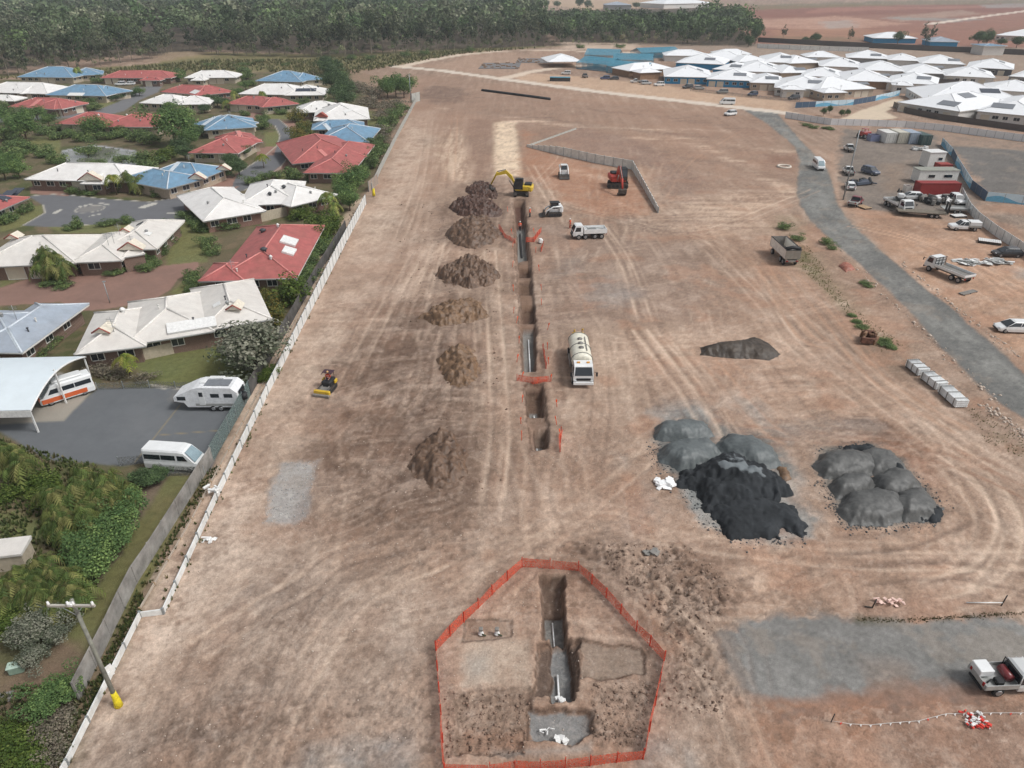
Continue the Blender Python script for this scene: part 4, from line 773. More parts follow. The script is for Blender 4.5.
# new estate under construction to the east
GE = 'white roofed houses of the new estate'
NEW = [('open white skillion roof on posts beside the blue frames', 'timber', [((548, 62), (583, 61.5), 22, 'd')], None, []),
 ('white roof over raw timber walls with scaffolding', 'timber', [((629, 71), (674, 68.5), (652, 62), 'r'), ((640, 73), (662, 72), 8, 'd')], None, []),
 ('white pyramid roofed house with bright blue wrapped walls', 'blue', [((664, 76.5), (714, 77.5), (688, 63.5), 'r')], 'auto', [(700, 70)]),
 ('white roofed house with teal wrapped walls and an open garage', 'blue', [((706, 79), (757, 81), (732, 68), 'r')], 'auto', [(740, 74.5)]),
 ('white roofed house with beige walls behind a blue parked car', 'beige', [((750, 82.5), (788, 83.5), (768, 71), 'r')], 'auto', [(772, 78)]),
 ('white hip roofed house at the corner with white walls and dark windows', 'white', [((774, 87.5), (832, 90), (797, 72.5), 'r'), ((782, 89.5), (806, 90), 7, 'd')], 'auto', [(815, 82)]),
 ('white roofed house with long beige walls beside the banner fence', 'beige', [((819, 91), (876, 88.5), (846, 76), 'r'), ((824, 93), (848, 92.5), 8, 'd')], 'auto', [(862, 83.5)]),
 ('white roof right behind the teal walled house', 'blue', [((675, 62.5), (724, 64.5), (698, 52.5), 'r')], None, [(710, 59)]),
 ('small white roof with a blue side wall in the second row', 'blue', [((712, 69), (746, 71), (728, 60.5), 'r')], None, [(736, 66)]),
 ('white roof second row behind the beige walls', 'white', [((733, 71), (783, 72.5), (757, 58), 'r')], None, [(770, 65)]),
 ('low white roof at the back next to the wood', 'white', [((664, 55.5), (708, 56), (686, 49.5), 'r')], None, []),
 ('long low white roof in the third row near the wood', 'white', [((698, 59), (748, 60.5), (722, 51), 'r')], None, []),
 ('narrow white roof between two hip roofs near the wood', 'grey', [((738, 62), (772, 61.5), (752, 54), 'r')], None, []),
 ('tall white hip roof with a dark solar square in the third row', 'white', [((762, 62), (802, 63), (780, 49.5), 'r')], None, [(786, 57)]),
 ('low white roof at the back left of the white wall panels', 'white', [((716, 54), (752, 54), (734, 49), 'r')], None, []),
 ('white roof in the middle of the estate', 'beige', [((790, 63.5), (822, 62.5), (805, 54), 'r')], None, [(812, 59)]),
 ('white roof with beige end wall in the middle row', 'beige', [((781, 73), (812, 72.5), (796, 63), 'r')], None, [(800, 69)]),
 ('white roof over unfinished timber walls in the middle row', 'timber', [((800, 75.5), (842, 77.5), (820, 65), 'r')], None, [(832, 71)]),
 ('white roof over a brown framed patio behind the beige walls', 'timber', [((843, 80.5), (896, 82), (868, 67), 'r')], None, [(884, 75)]),
 ('long white hip roof in the third row', 'white', [((819, 66), (864, 67.5), (840, 56), 'r')], None, [(852, 62)]),
 ('white roof with solar square right of the long hip roof', 'white', [((860, 70), (908, 71.5), (882, 59), 'r')], None, [(896, 65)]),
 ('white roofed house with a dark garage mouth in the front row', 'white', [((886, 82), (938, 85), (912, 70), 'r'), ((892, 85), (914, 86), 7, 'd')], 'auto', [(924, 78)]),
 ('white roof behind the dark garage mouth', 'grey', [((904, 72.5), (948, 74), (924, 61.5), 'r')], None, [(938, 67)]),
 ('white roofed house with dark cladding beside the dark lane', 'white', [((944, 75.5), (996, 78), (968, 64.5), 'r')], 'auto', [(982, 70.5)]),
 ('low white roof in the back row near the dark fence', 'grey', [((846, 57.5), (890, 59), (866, 50), 'r')], None, [(876, 55)]),
 ('small white roof in the back row beside the dark fence', 'white', [((888, 60), (922, 61), (904, 52), 'r')], None, []),
 ('white gabled roof in the back row', 'white', [((920, 63), (966, 64.5), (942, 53.5), 'r')], None, [(954, 60)]),
 ('white roofed house with grey end wall in the back row', 'dark', [((966, 67), (1014, 69.5), (990, 56.5), 'r')], 'auto', [(1002, 62)]),
 ('low white roof at the end of the back row beside the wall panels', 'white', [((806, 57), (842, 57.5), (824, 51), 'r')], None, []),
 ('tall pale grey house cut by the right edge', 'grey', [((1008, 76), (1062, 80), (1034, 61), 'r')], 'auto', []),
 ('white roof cut by the right edge behind the largest house', 'white', [((985, 89.5), (1045, 93), (1012, 79), 'r')], None, []),
 ('largest white roofed house with three dark solar arrays', 'white', [((897, 102), (960, 111.5), (916, 90), 'b'), ((925, 99), (1030, 102.5), (986, 82), 'r'), ((976, 111), (1044, 117.5), (990, 97), 'b')], 'auto', [(949, 103.5), (967, 95.5), (990, 91), (1003, 106)])]
for lb, wc, wg, op, so_ in NEW:
    h = house(lb, 'dwhite', wc, wg, ze=2.9, pitch=0.3, group=GE, opens=op, eave=0.5, capw=0.1, hide_wall=lb.startswith('open'))
    for j, (px, py) in enumerate(so_): solar(h, px, py, 6.2 if len(so_) > 1 else 5.2, 3.4 if len(so_) > 1 else 2.8, M_SOLAR if j == 2 else M_SOLARG)
    if lb.startswith('open'):
        a, ax, nr, L, D = wing_frame(*wg[0][:4], 2.9, 0.26); mb = None
        for u in (0.08, 0.5, 0.92):
            for v in (0.12, 0.88):
                p = a + ax * L * u + nr * D * v - h.location; MB().box(p.x, p.y, 1.45, 0.2, 0.2, 2.85).build('post', M_WALL['timber'], h)
# house frames: blue pine studs and roof trusses on slabs
M_STUD = mat('blue_treated_timber', (74, 150, 176), 0.8, var=0.25); M_SLAB = mat('bare_concrete_slab', (136, 136, 138), 0.9, var=0.15)
def frame_house(A, B, D, label, roof=True):
    a, ax, nr, L, D = wing_frame(A, B, D, 'd', 0, 0.3); c = a + ax * L / 2 + nr * D / 2
    root = empty('timber_house', (c.x, c.y, 0), math.atan2(ax.y, ax.x), label, 'house frame', 'blue timber house frames')
    MB().box(0, 0, 0.12, L, D, 0.24).build('slab', M_SLAB, root)
    st = MB()
    for y in (-D / 2 + 0.1, -D / 6, D / 6, D / 2 - 0.1):
        x = -L / 2 + 0.1
        while x < L / 2: st.box(x, y, 1.5, 0.12, 0.12, 2.52); x += 0.75
        st.box(0, y, 2.82, L, 0.14, 0.12); st.box(0, y, 0.3, L, 0.14, 0.1)
    for x in (-L / 2 + 0.1, -L / 6, L / 6, L / 2 - 0.1): st.box(x, 0, 2.95, 0.14, D, 0.12)
    st.build('wall_frame', M_STUD, root)
    tr = MB(); x = -L / 2 + 0.3; hgt = D * 0.16
    while x < L / 2 and roof:
        tr.tube([(x, -D / 2, 3.05), (x, 0, 3.05 + hgt), (x, D / 2, 3.05)], 0.09, 4); tr.tube([(x, -D / 4, 3.05), (x, 0, 3.05 + hgt)], 0.06, 4); x += 0.7
    if roof:
        tr.build('roof_truss', M_STUD, root)
        wr = MB(); wr.raw([(-L / 2, -D / 2, 3.12), (L / 2, -D / 2, 3.12), (L / 2, 0, 3.12 + hgt), (-L / 2, 0, 3.12 + hgt), (-L / 2, D / 2, 3.12), (L / 2, D / 2, 3.12)], [(0, 1, 2, 3), (3, 2, 5, 4)])
        wr.build('batten_sheet', mat('blue_mesh_sheet', (92, 158, 182), 0.8, var=0.3, alpha=0.55), root)
    return root
frame_house((576, 69), (608, 72), 15, 'blue house frame with trusses, leftmost behind the parked cars'); frame_house((606, 73), (645, 76), 13, 'blue house frame with open studs right of the leftmost frame'); frame_house((612, 66), (652, 67), 15, 'blue house frame between the front frames and the white roofs')
frame_house((641, 59), (680, 57.5), 13, 'teal roof frame between white roofs at the back'); frame_house((584, 61), (618, 62), 16, 'blue house frame in the second row behind the leftmost frame')
for px, py, L, D, lb in ((500, 69, 20, 26, 'dark grey concrete house slab beside the pale road, front one'), (536, 63, 20, 22, 'dark grey concrete house slab behind the front slab')):
    p = G(px, py); root = empty('house_slab', (p.x, p.y + D / 2, 0), R(-4), lb, 'concrete slab', 'bare house slabs')
    MB().box(0, 0, 0.12, L, D, 0.24).build('slab', mat('dark_slab', (118, 116, 116), 0.9, var=0.2, scale=0.5), root)
    mb = MB()
    for i in range(26): mb.box(random.uniform(-L / 2, L / 2), random.uniform(-D / 2, D / 2), 0.45, random.uniform(0.4, 2.5), random.uniform(0.3, 1), 0.4)
    mb.build('timber_pack', M_WALL['timber'], root)
# far buildings beyond the fields
GF = 'buildings beyond the estate fence'
h = house('white roofed house with bright blue walls beyond the dark fence', 'dwhite', 'blue', [((873, 38), (918, 38.5), (895, 32), 'r')], ze=3.2, pitch=0.25, group=GF, opens=None, name='far_house')
h = house('dark roofed house with blue walls beyond the dark fence', 'grey', 'blue', [((930, 41.5), (960, 42), (945, 36), 'r')], ze=3.2, pitch=0.25, group=GF, opens=None, name='far_house')
h = house('pale house frame beyond the fence near the right edge', 'dwhite', 'white', [((995, 35), (1042, 37), (1015, 29), 'r')], ze=3.2, pitch=0.25, group=GF, opens='auto', name='far_house')
h = house('small pale blue house beyond the fence beside a white roof', 'blue', 'white', [((984, 46), (1008, 46), 14, 'd')], ze=5.0, pitch=0.1, group=GF, opens=None, name='far_house')
h = house('long white shed on the skyline beyond the wood', 'dwhite', 'white', [((664, 4), (714, 3), 60, 'd')], ze=6, pitch=0.2, group=GF, opens=None, name='far_shed', cat='shed')
h = house('low grey shed far beyond the wood on the pale field', 'grey', 'grey', [((606, 5), (632, 5), 40, 'd')], ze=6, pitch=0.2, group=GF, opens=None, name='far_shed', cat='shed')
# arched carport
a = G(31, 412, 2.5); b = G(86, 358, 2.5); ax = (b - a); S = ax.length; ax.normalize(); sd_ = Vector((-ax.y, ax.x, 0)); 
root = empty('carport', (a.x, a.y, 0), math.atan2(ax.y, ax.x), 'white arched carport roof on steel posts over a parked camper van', 'carport')
mb = MB(); LN = 19; n = 16; up = []; lo = []
for i in range(n + 1):
    u = i / n; z = 2.5 + 1.7 * math.sin(math.pi * (0.04 + 0.92 * u)) ** 0.9 * 0.9
    up.append((S * u, z))
vs = [(x, 0, z) for x, z in up] + [(x, LN, z) for x, z in up] + [(x, 0, z - 0.09) for x, z in up] + [(x, LN, z - 0.09) for x, z in up]; fs = []
m1 = n + 1
for i in range(n): fs += [(i, i + 1, m1 + i + 1, m1 + i), (2 * m1 + i + 1, 2 * m1 + i, 3 * m1 + i, 3 * m1 + i + 1), (i + 1, i, 2 * m1 + i, 2 * m1 + i + 1)]
mb.raw(vs, fs, True); mb.build('arched_roof', ribbed('carport_sheet', (196, 206, 212), 1, 3, 0.25, 0.4, 0.03, 0.06), root)
mb = MB(); mb.tube([(x, 0, z - 0.12) for x, z in up], 0.1, 5); mb.build('end_truss', M_WHITE, root)
MB().box(0.0, LN / 2, 2.3, 0.08, LN, 0.75).build('eave_panel', M_WHITE, root)
for i in range(4):
    for x in (0.1, S * 0.5, S - 0.1):
        if x == S * 0.5 and i: continue
        MB().box(x, 0.15 + i * 6, 1.3 if x != S * .5 else 2.1, 0.14, 0.14, 2.6 if x != S * .5 else 4.2).build('post', M_WHITE, root)
# ------------------------------------------------------------ fences and walls
def zat(p, py):
    """height over ground point p that shows at photo row py"""
    v = (py - 384) / FPX; return CAMH - p.y * (_s + v * _c) / (_c - v * _s)
def mesh_mat(name, rgb, sc=14.0, fill=0.55, a0=0.35, cut=None):
    k = NT(name); tc = k.n('ShaderNodeTexCoord'); b = k.n('ShaderNodeTexVoronoi'); b.inputs['Scale'].default_value = sc; b.feature = 'DISTANCE_TO_EDGE'
    k.l(tc.outputs['Object'], b.inputs['Vector']); mr = k.n('ShaderNodeMapRange'); mr.inputs[1].default_value = 0.02; mr.inputs[2].default_value = cut or 0.02 + (1 - fill) * 0.3
    mr.inputs[3].default_value = 1.0; mr.inputs[4].default_value = a0; k.l(b.outputs['Distance'], mr.inputs[0]); k.l(mr.outputs[0], k.b.inputs['Alpha'])
    k.b.inputs['Base Color'].default_value = (*lin(rgb), 1); k.b.inputs['Roughness'].default_value = 0.7; MATS[name] = k.m; return k.m
M_PANEL = mat('white_concrete_panel', (222, 224, 222), 0.8, var=0.1, scale=1.5, dirt=0.3); M_GPANEL = mat('grey_concrete_panel', (218, 219, 214), 0.85, var=0.12, scale=1.0, dirt=0.25)
M_MID = mat('mid_grey_panel', (176, 177, 171), 0.85, var=0.12, dirt=0.25); M_POST = mat('galvanised_steel', (150, 156, 158), 0.45, 0.3, dirt=0.15); M_PALING = ribbed('weathered_paling', (150, 147, 142), 1, 4, 0.5, 0.95, 0.3, 0.2); M_PALED = ribbed('dark_paling', (96, 94, 92), 1, 4, 0.5, 0.95, 0.3, 0.15)
M_CBOND = ribbed('dark_fence_sheet', (84, 80, 78), 0, 5, 0.3); M_BANW = mat('white_blue_banner', (198, 220, 232), 0.6, var=0.08, scale=0.4); M_BAND = mat('navy_banner', (70, 92, 116), 0.6, var=0.1); M_BLUE = mat('sky_blue_print', (110, 176, 208), 0.6)
M_MESHG = mesh_mat('green_mesh', (112, 128, 126), 6, 0.3, 0.22); M_ORM = mesh_mat('orange_mesh', (218, 92, 64), 7, 0.5, 0.15, 0.1); M_TIMB = mat('sawn_timber', (176, 150, 120), 0.9, var=0.25)
M_WIRE = mesh_mat('fine_wire', (120, 122, 120), 5, 0.12, 0.08, 0.05)
def resample(P, step):
    out = [P[0]]
    for a, b in zip(P, P[1:]):
        n = max(1, round((b - a).length / step))
        for i in range(1, n + 1): out.append(a.lerp(b, i / n))
    return out
def fence(label, pts, h, step, m, pm=None, th=0.08, post=0.12, cat='fence', name='fence', group=None, panel='panel', over=0.12, rail=None, base=0.0, one=False, seed=1, lean=0.0):
    P = resample([G(*q[:2]) for q in pts], step); n = len(P)
    hs = h if callable(h) else (lambda s: h)
    rs = random.Random(seed); o = P[0].copy(); root = empty(name, o, 0, label, cat, group); pb = MB(); tops = []
    for i in range(n):
        tops.append((hs(i / (n - 1)), Vector((rs.uniform(-lean, lean), rs.uniform(-lean, lean), 0))))
    for i in range(n - 1):
        a, b = P[i] - o, P[i + 1] - o; d = (b - a).normalized(); nr = Vector((-d.y, d.x, 0)) * th / 2; gp = d * 0.03
        h0, l0 = tops[i]; h1, l1 = tops[i + 1]; hm = (h0 + h1) / 2 if 'stepped' == rail else None
        za, zb = (hm, hm) if hm else (h0, h1)
        A, B = a + gp, b - gp; up = Vector((0, 0, 1))
        vs = [A - nr + up * base, B - nr + up * base, B + nr + up * base, A + nr + up * base, A - nr + up * za + l0, B - nr + up * zb + l1, B + nr + up * zb + l1, A + nr + up * za + l0]
        pb.raw(vs, [(3, 2, 1, 0), (4, 5, 6, 7), (0, 1, 5, 4), (1, 2, 6, 5), (2, 3, 7, 6), (3, 0, 4, 7)])
    pb.build(panel, m, root)
    if pm:
        allp = MB()
        for i in range(n):
            d = (P[min(i + 1, n - 1)] - P[max(i - 1, 0)]); ang = math.atan2(d.y, d.x); q = P[i] - o; hh = tops[i][0] + over
            t = allp if one else MB()
            t.at(q.x, q.y, 0, ang).box(0, 0, hh / 2 - 0.05, post, th + 0.07, hh + 0.1)
            if not one: t.build('post', pm, root)
        if one: allp.build('posts', pm, root)
    return root
fence('white concrete panel wall with steel posts rising along the western edge of the site', [(164, 614), (217, 499), (268, 394), (318, 297), (366, 204)], lambda s: 0.5 + 1.4 * min(1, s * 1.5), 2.45, M_PANEL, M_POST, 0.1, 0.12, 'wall', 'panel_wall', rail='stepped')
fence('low white sleeper wall running past the power pole to the bottom left edge', [(52, 792), (68, 765), (108, 684), (141, 617)], 0.55, 2.45, M_PANEL, M_POST, 0.1, 0.12, 'wall', 'sleeper_wall', over=0.05)
fence('short white sleeper panel closing the end of the rubble strip', [(141, 617), (164, 614)], 0.5, 2.5, M_PANEL, M_POST, 0.1, 0.1, 'wall', 'sleeper_wall', over=0.08)
fence('thin pale edging board between the rubble strip and the timber fence', [(140, 610), (192, 520), (256, 398), (313, 287), (337, 243)], 0.22, 2.4, mat('pale_edging', (178, 166, 152), 0.9), M_TIMB, 0.06, 0.08, 'edging', 'edging_board', one=True, over=0.05)
fence('weathered grey timber paling fence beside the narrow lawn strip', [(80, 700), (137, 583), (213, 462)], 1.75, 2.4, M_PALING, M_PALING, 0.06, 0.1, 'fence', 'paling_fence', over=-0.02, seed=3, lean=0.06)
fence('green mesh fence at the end of the car park', [(213, 462), (251, 395)], 1.9, 2.6, M_MESHG, M_POST, 0.02, 0.06, 'fence', 'mesh_fence', over=0.02)
fence('dark grey timber fence behind the red roofed house and the caravan', [(251, 395), (313, 285), (346, 230)], 1.8, 2.4, M_PALED, M_PALED, 0.06, 0.1, 'fence', 'paling_fence', over=-0.02, seed=4, lean=0.05)
fence('pale fence along the garden trees at the far end of the western edge', [(372, 190), (381, 170), (398, 136), (416, 102)], 1.5, 2.5, M_MID, M_POST, 0.06, 0.08, 'fence', 'boundary_fence', over=0.02)
fence('short grey panel fence at the far corner beside the dark trees', [(412, 103), (420, 101)], 3.2, 2.5, M_MID, M_POST, 0.08, 0.1, 'fence', 'boundary_fence', over=0.02)
fence('short pale brown fence panel standing where the white panel wall ends', [(369, 192), (378, 184)], 2.2, 2.5, mat('brown_grey_panel', (158, 144, 132), 0.9), M_POST, 0.06, 0.1, 'fence', 'boundary_fence')
fence('grey concrete panel wall with a bend behind the red excavator', [(527, 147), (556, 154), (595, 163), (632, 169.5)], lambda s: 0.6 + 1.5 * min(1, s * 2.5), 2.5, M_GPANEL, M_POST, 0.12, 0.14, 'wall', 'panel_wall', rail='stepped')
fence('grey concrete panel wall running towards the camera beside the red excavator', [(632, 169.5), (645, 191), (658, 213)], lambda s: 2.1 - 1.0 * s, 2.5, M_GPANEL, M_POST, 0.12, 0.14, 'wall', 'panel_wall', rail='stepped')
fence('low concrete edge running back from the bend of the grey panel wall', [(527, 147), (576, 129.5)], 0.5, 2.5, M_MID, M_POST, 0.1, 0.1, 'wall', 'panel_wall', over=0.03)
M_TF = mat('white_hoarding', (224, 226, 228), 0.6, var=0.05, dirt=0.1)
fence('long white hoarding along the north side of the storage yard', [(785, 118), (830, 125), (868, 126), (905, 127.5), (943, 131), (1040, 144)], 1.9, 2.4, M_TF, M_POST, 0.05, 0.08, 'fence', 'hoarding', over=0.05)
fence('white panel fence curving down the east side of the yard', [(960, 196), (968, 212), (977, 222), (995, 236), (1040, 266)], 1.8, 2.4, M_PANEL, M_POST, 0.06, 0.08, 'fence', 'hoarding', over=0.02)
def bn(label, pts, m, wave):
    r = fence(label, pts, 1.9, 3.0, m, M_POST, 0.04, 0.07, 'banner fence', 'banner_fence', 'printed banners on the yard fence', over=0.02, panel='banner')
    if wave:
        a, b = G(*pts[0]), G(*pts[-1]); d = (b - a); L = d.length; d.normalize(); nr = Vector((d.y, -d.x, 0)); nr = nr if nr.y < 0 or nr.x < 0 else -nr; mb = MB(); n = 14
        for i in range(n):
            f0, f1 = i / n, (i + 1) / n; z = lambda f: 0.5 + 0.5 * math.sin(f * 7) + 0.3; vs = [d * L * f0 + nr * 0.05 + Vector((0, 0, 0.1)), d * L * f1 + nr * 0.05 + Vector((0, 0, 0.1)), d * L * f1 + nr * 0.05 + Vector((0, 0, min(1.8, z(f1)))), d * L * f0 + nr * 0.05 + Vector((0, 0, min(1.8, z(f0))))]
            mb.raw(vs, [(0, 1, 2, 3)])
        mb.build('printed_wave', M_BLUE, r)
bn('white and blue banner fence piece nearest the green container', [(941, 145), (951, 156)], M_BANW, True); bn('navy banner piece between two white and blue banners', [(951, 156), (955, 164)], M_BAND, False)
bn('white and blue banner fence piece behind the red container', [(955, 164), (970, 189)], M_BANW, True); bn('navy banner piece at the corner of the yard', [(970, 189), (985, 201)], M_BAND, False)
bn('long white and blue banner fence at the right edge of the photo', [(985, 201), (1040, 206.5)], M_BANW, True)
bn('white and blue banner in front of the beige walled house', [(815, 107), (853, 105)], M_BANW, True); bn('dark banner between the two banners on the front fence', [(853, 105), (875, 101)], M_BAND, False)
bn('white and blue banner beside the lane of the estate', [(875, 101), (899, 95.5)], M_BANW, True); bn('dark banner left of the first white banner', [(795, 108), (815, 107)], M_BAND, False)
fence('dark metal fence in front of the largest white house', [(893, 107), (905, 113), (940, 120), (1040, 134)], 1.8, 3.0, M_CBOND, M_CBOND, 0.06, 0.08, 'fence', 'metal_fence', over=0.02, one=True)
fence('dark fence along the back of the new estate', [(758, 42), (830, 46), (930, 51), (1045, 56)], 3.0, 6, M_CBOND, M_CBOND, 0.1, 0.15, 'fence', 'metal_fence', over=0.02, one=True)
fence('long white wall panels at the back of the estate beside the wood', [(757, 48), (800, 50), (868, 52)], 2.6, 6, M_PANEL, M_POST, 0.1, 0.15, 'wall', 'panel_wall', one=True)
fence('dark fence along the lane between white houses', [(938, 83), (985, 84), (990, 81)], 1.6, 4, M_CBOND, M_CBOND, 0.06, 0.1, 'fence', 'metal_fence', one=True)
fence('wire and post fence along the front of the new houses', [(690, 91), (760, 99), (800, 102)], 1.2, 4, M_WIRE, M_POST, 0.02, 0.07, 'fence', 'wire_fence', one=True)
fence('cream patio fence on the lawn above the car park', [(140, 361), (222, 343)], 1.5, 2.4, M_WALL['cream'], M_WALL['cream'], 0.06, 0.08, 'fence', 'garden_fence', one=True)
fence('low wire fence between the car park and the palm bed', [(120, 466), (150, 463), (168, 476), (205, 475)], 1.0, 2.5, M_WIRE, M_POST, 0.02, 0.06, 'fence', 'wire_fence', one=True)
fence('low grey fence between the lawn and the car park', [(98, 390), (150, 388), (176, 389), (245, 388)], 0.9, 2.5, M_WIRE, M_POST, 0.02, 0.06, 'fence', 'wire_fence', one=True)
# orange mesh round the excavation
r = fence('orange plastic mesh barrier on pegs round the foreground excavation', [(436, 651), (464, 622), (492, 595), (522, 567), (550, 568.5), (578, 571), (606, 598), (636, 631), (664, 661), (655, 706), (643, 759), (590, 766), (540, 770), (490, 773), (445, 774), (441, 715), (436, 651)], 0.95, 1.9, M_ORM, mat('orange_peg', (196, 62, 40), 0.6), 0.015, 0.05, 'mesh barrier', 'mesh_barrier', over=0.1, seed=9, lean=0.1)
for i, (pts, lb) in enumerate((([(517, 381), (533, 384), (550, 382)], 'orange mesh strip lying across the earth bridge of the trench'), ([(543, 350), (546, 369)], 'short orange mesh strip beside the pipe in the trench'), ([(561, 434), (560, 452)], 'orange mesh strip at the near end of the long trench'),
        ([(499, 229), (505, 238), (515, 243)], 'sagging orange mesh on the spoil side of the trench'), ([(526, 242), (534, 242), (541, 232)], 'orange mesh piece near the white bag by the trench'), ([(541, 252), (543, 246)], 'small orange mesh piece standing alone east of the trench'))):
    fence(lb, pts, 0.8, 1.6, M_ORM, MATS['orange_peg'], 0.015, 0.05, 'mesh barrier', 'mesh_barrier', 'orange mesh by the trench', over=0.1, seed=20 + i, lean=0.2)

# ------------------------------------------------------------ heaps
def heapmat(name, rgb, dark, sc=1.2, bump=0.8, pale=None, crest=None):
    k = NT(name); tc = k.n('ShaderNodeTexCoord'); a = k.n('ShaderNodeTexNoise'); a.inputs['Scale'].default_value = sc; a.inputs['Detail'].default_value = 10; a.inputs['Roughness'].default_value = 0.72
    k.l(tc.outputs['Object'], a.inputs['Vector']); cr = k.n('ShaderNodeValToRGB'); e = cr.color_ramp.elements; e[0].position = 0.3; e[1].position = 0.62; e[0].color = (*lin(dark), 1); e[1].color = (*lin(rgb), 1)
    if pale: q = cr.color_ramp.elements.new(0.75); q.color = (*lin(pale), 1)
    k.l(a.outputs[0], cr.inputs[0]); k.l(cr.outputs[0], k.b.inputs['Base Color'])
    if crest:                                            # dry grey crust on the high ridges, black damp sides
        sp = k.n('ShaderNodeSeparateXYZ'); k.l(tc.outputs['Object'], sp.inputs[0]); n2 = k.n('ShaderNodeTexNoise'); n2.inputs['Scale'].default_value = 0.35; n2.inputs['Detail'].default_value = 5; k.l(tc.outputs['Object'], n2.inputs['Vector'])
        ma = k.n('ShaderNodeMath', operation='MULTIPLY_ADD'); k.l(n2.outputs[0], ma.inputs[0]); ma.inputs[1].default_value = 2.4; k.l(sp.outputs[2], ma.inputs[2]); mr = k.n('ShaderNodeMapRange'); k.l(ma.outputs[0], mr.inputs[0]); mr.inputs[1].default_value = crest; mr.inputs[2].default_value = crest + 0.12
        mx = k.n('ShaderNodeMix', data_type='RGBA'); k.l(mr.outputs[0], mx.inputs[0]); k.l(cr.outputs[0], mx.inputs[6]); mx.inputs[7].default_value = (*lin((112, 118, 121)), 1); k.l(mx.outputs[2], k.b.inputs['Base Color']); k.b.inputs['Roughness'].default_value = 0.95; k.b.inputs['Specular IOR Level'].default_value = 0.2
    bp = k.n('ShaderNodeBump'); bp.inputs['Strength'].default_value = bump; bp.inputs['Distance'].default_value = 0.15; k.l(a.outputs[0], bp.inputs['Height']); k.l(bp.outputs[0], k.b.inputs['Normal']); return k.m
def heap(name, label, cat, pts, hmax, m, slope=0.7, clod=0.25, csc=0.8, group=None, seed=0, peaks=None):
    P = W(pts); c = P.mean(0); lo, hi = P.min(0) - 0.6, P.max(0) + 0.6; st = max(0.12, (hi - lo).max() / 110)
    xs = np.arange(lo[0], hi[0], st); ys = np.arange(lo[1], hi[1], st); X, Y = np.meshgrid(xs, ys); X = X.ravel(); Y = Y.ravel()
    d = -sdf(X, Y, P) + (1.5 if csc > 0.5 else 0.7) * (fbm(X / 1.0, Y / 1.0, 40 + seed, 4, .65) - 0.42)
    big = fbm(X / 3.5, Y / 3.5, 60 + seed, 3)
    dm = max(d.max(), .5); u_ = np.clip(d / dm, 0, 1); h = (hmax * (1 - np.exp(-np.maximum(d, 0) * slope / hmax)) if csc > 0.45 else hmax * (1 - (1 - u_) ** 2.2) * np.clip(d / 0.7, 0, 1) ** .6) * (0.65 + 0.7 * big)
    cl = fbm(X / csc, Y / csc, 50 + seed, 4, 0.62); h = h + clod * (cl - 0.45) * 2 * np.clip(d * 1.2, 0, 1)
    if csc > 0.5: h = h + clod * 0.9 * np.clip(np.abs(fbm(X / 0.9, Y / 0.9, 90 + seed, 2) - 0.5) * 4, 0, 1) * np.clip(d, 0, 1) - clod * 0.3
    z = np.where(d > 0, h, -0.25 + np.minimum(d, 0) * 0.3) - 0.02
    nx, ny = len(xs), len(ys); q = (np.arange(ny - 1)[:, None] * nx + np.arange(nx - 1)[None]).ravel(); F = np.stack([q, q + 1, q + nx + 1, q + nx], 1)
    keep = (d[F] > -0.35).any(1); F = F[keep]; us, inv = np.unique(F, return_inverse=True)
    o = npmesh(name, np.stack([X - c[0], Y - c[1], z], 1)[us], inv.reshape(F.shape), m, True); o.location = (c[0], c[1], 0)
    return tag(o, label, cat, group)
GD = 'spoil heaps along the trench'
MD1 = heapmat('fresh_spoil', (88, 60, 47), (46, 32, 25)); MD2 = heapmat('brown_spoil', (114, 89, 70), (62, 46, 36), pale=(138, 114, 95)); MD3 = heapmat('tan_spoil', (130, 102, 76), (74, 55, 41))
heap('spoil_heap', 'small dark lumpy heap directly beside the yellow excavator bucket', 'spoil heap', [(466, 190), (474, 184), (490, 185), (498, 192), (497, 199), (480, 198), (468, 195)], 1.2, MD1, 0.9, clod=0.5, group=GD, seed=1)
heap('spoil_heap', 'darkest reddish brown heap, second from the yellow excavator', 'spoil heap', [(448, 208), (456, 202), (472, 199), (492, 202), (503, 212), (500, 217), (480, 218), (460, 216)], 2.2, MD1, 0.9, clod=0.6, group=GD, seed=2)
heap('spoil_heap', 'brown heap with a grey smooth middle, third from the yellow excavator', 'spoil heap', [(444, 236), (452, 226), (466, 220), (490, 220), (502, 234), (492, 244), (470, 250), (455, 245)], 1.9, MD2, 0.8, clod=0.5, group=GD, seed=3)
heap('spoil_heap', 'broad brown clay heap midway along the trench', 'spoil heap', [(434, 276), (446, 267), (462, 262), (486, 262), (502, 274), (494, 284), (470, 289), (446, 283)], 2.4, MD2, 0.8, clod=0.6, group=GD, seed=4)
heap('spoil_heap', 'tan heap with a flattened top, third from the near end of the row', 'spoil heap', [(418, 318), (438, 306), (462, 300), (482, 302), (489, 316), (470, 324), (440, 326)], 1.9, MD3, 0.8, clod=0.45, group=GD, seed=5)
heap('spoil_heap', 'tan pointed heap, second from the near end of the row', 'spoil heap', [(436, 362), (448, 348), (462, 344), (474, 350), (482, 372), (470, 386), (448, 386)], 2.1, MD3, 0.8, clod=0.45, group=GD, seed=6)
heap('spoil_heap', 'largest lumpy heap with a pale clay crest, nearest in the row', 'spoil heap', [(408, 470), (416, 446), (434, 432), (452, 434), (466, 452), (468, 476), (450, 488), (424, 488)], 2.6, heapmat('crested_spoil', (116, 91, 72), (62, 47, 38), pale=(176, 160, 144)), 0.8, clod=0.5, group=GD, seed=7)
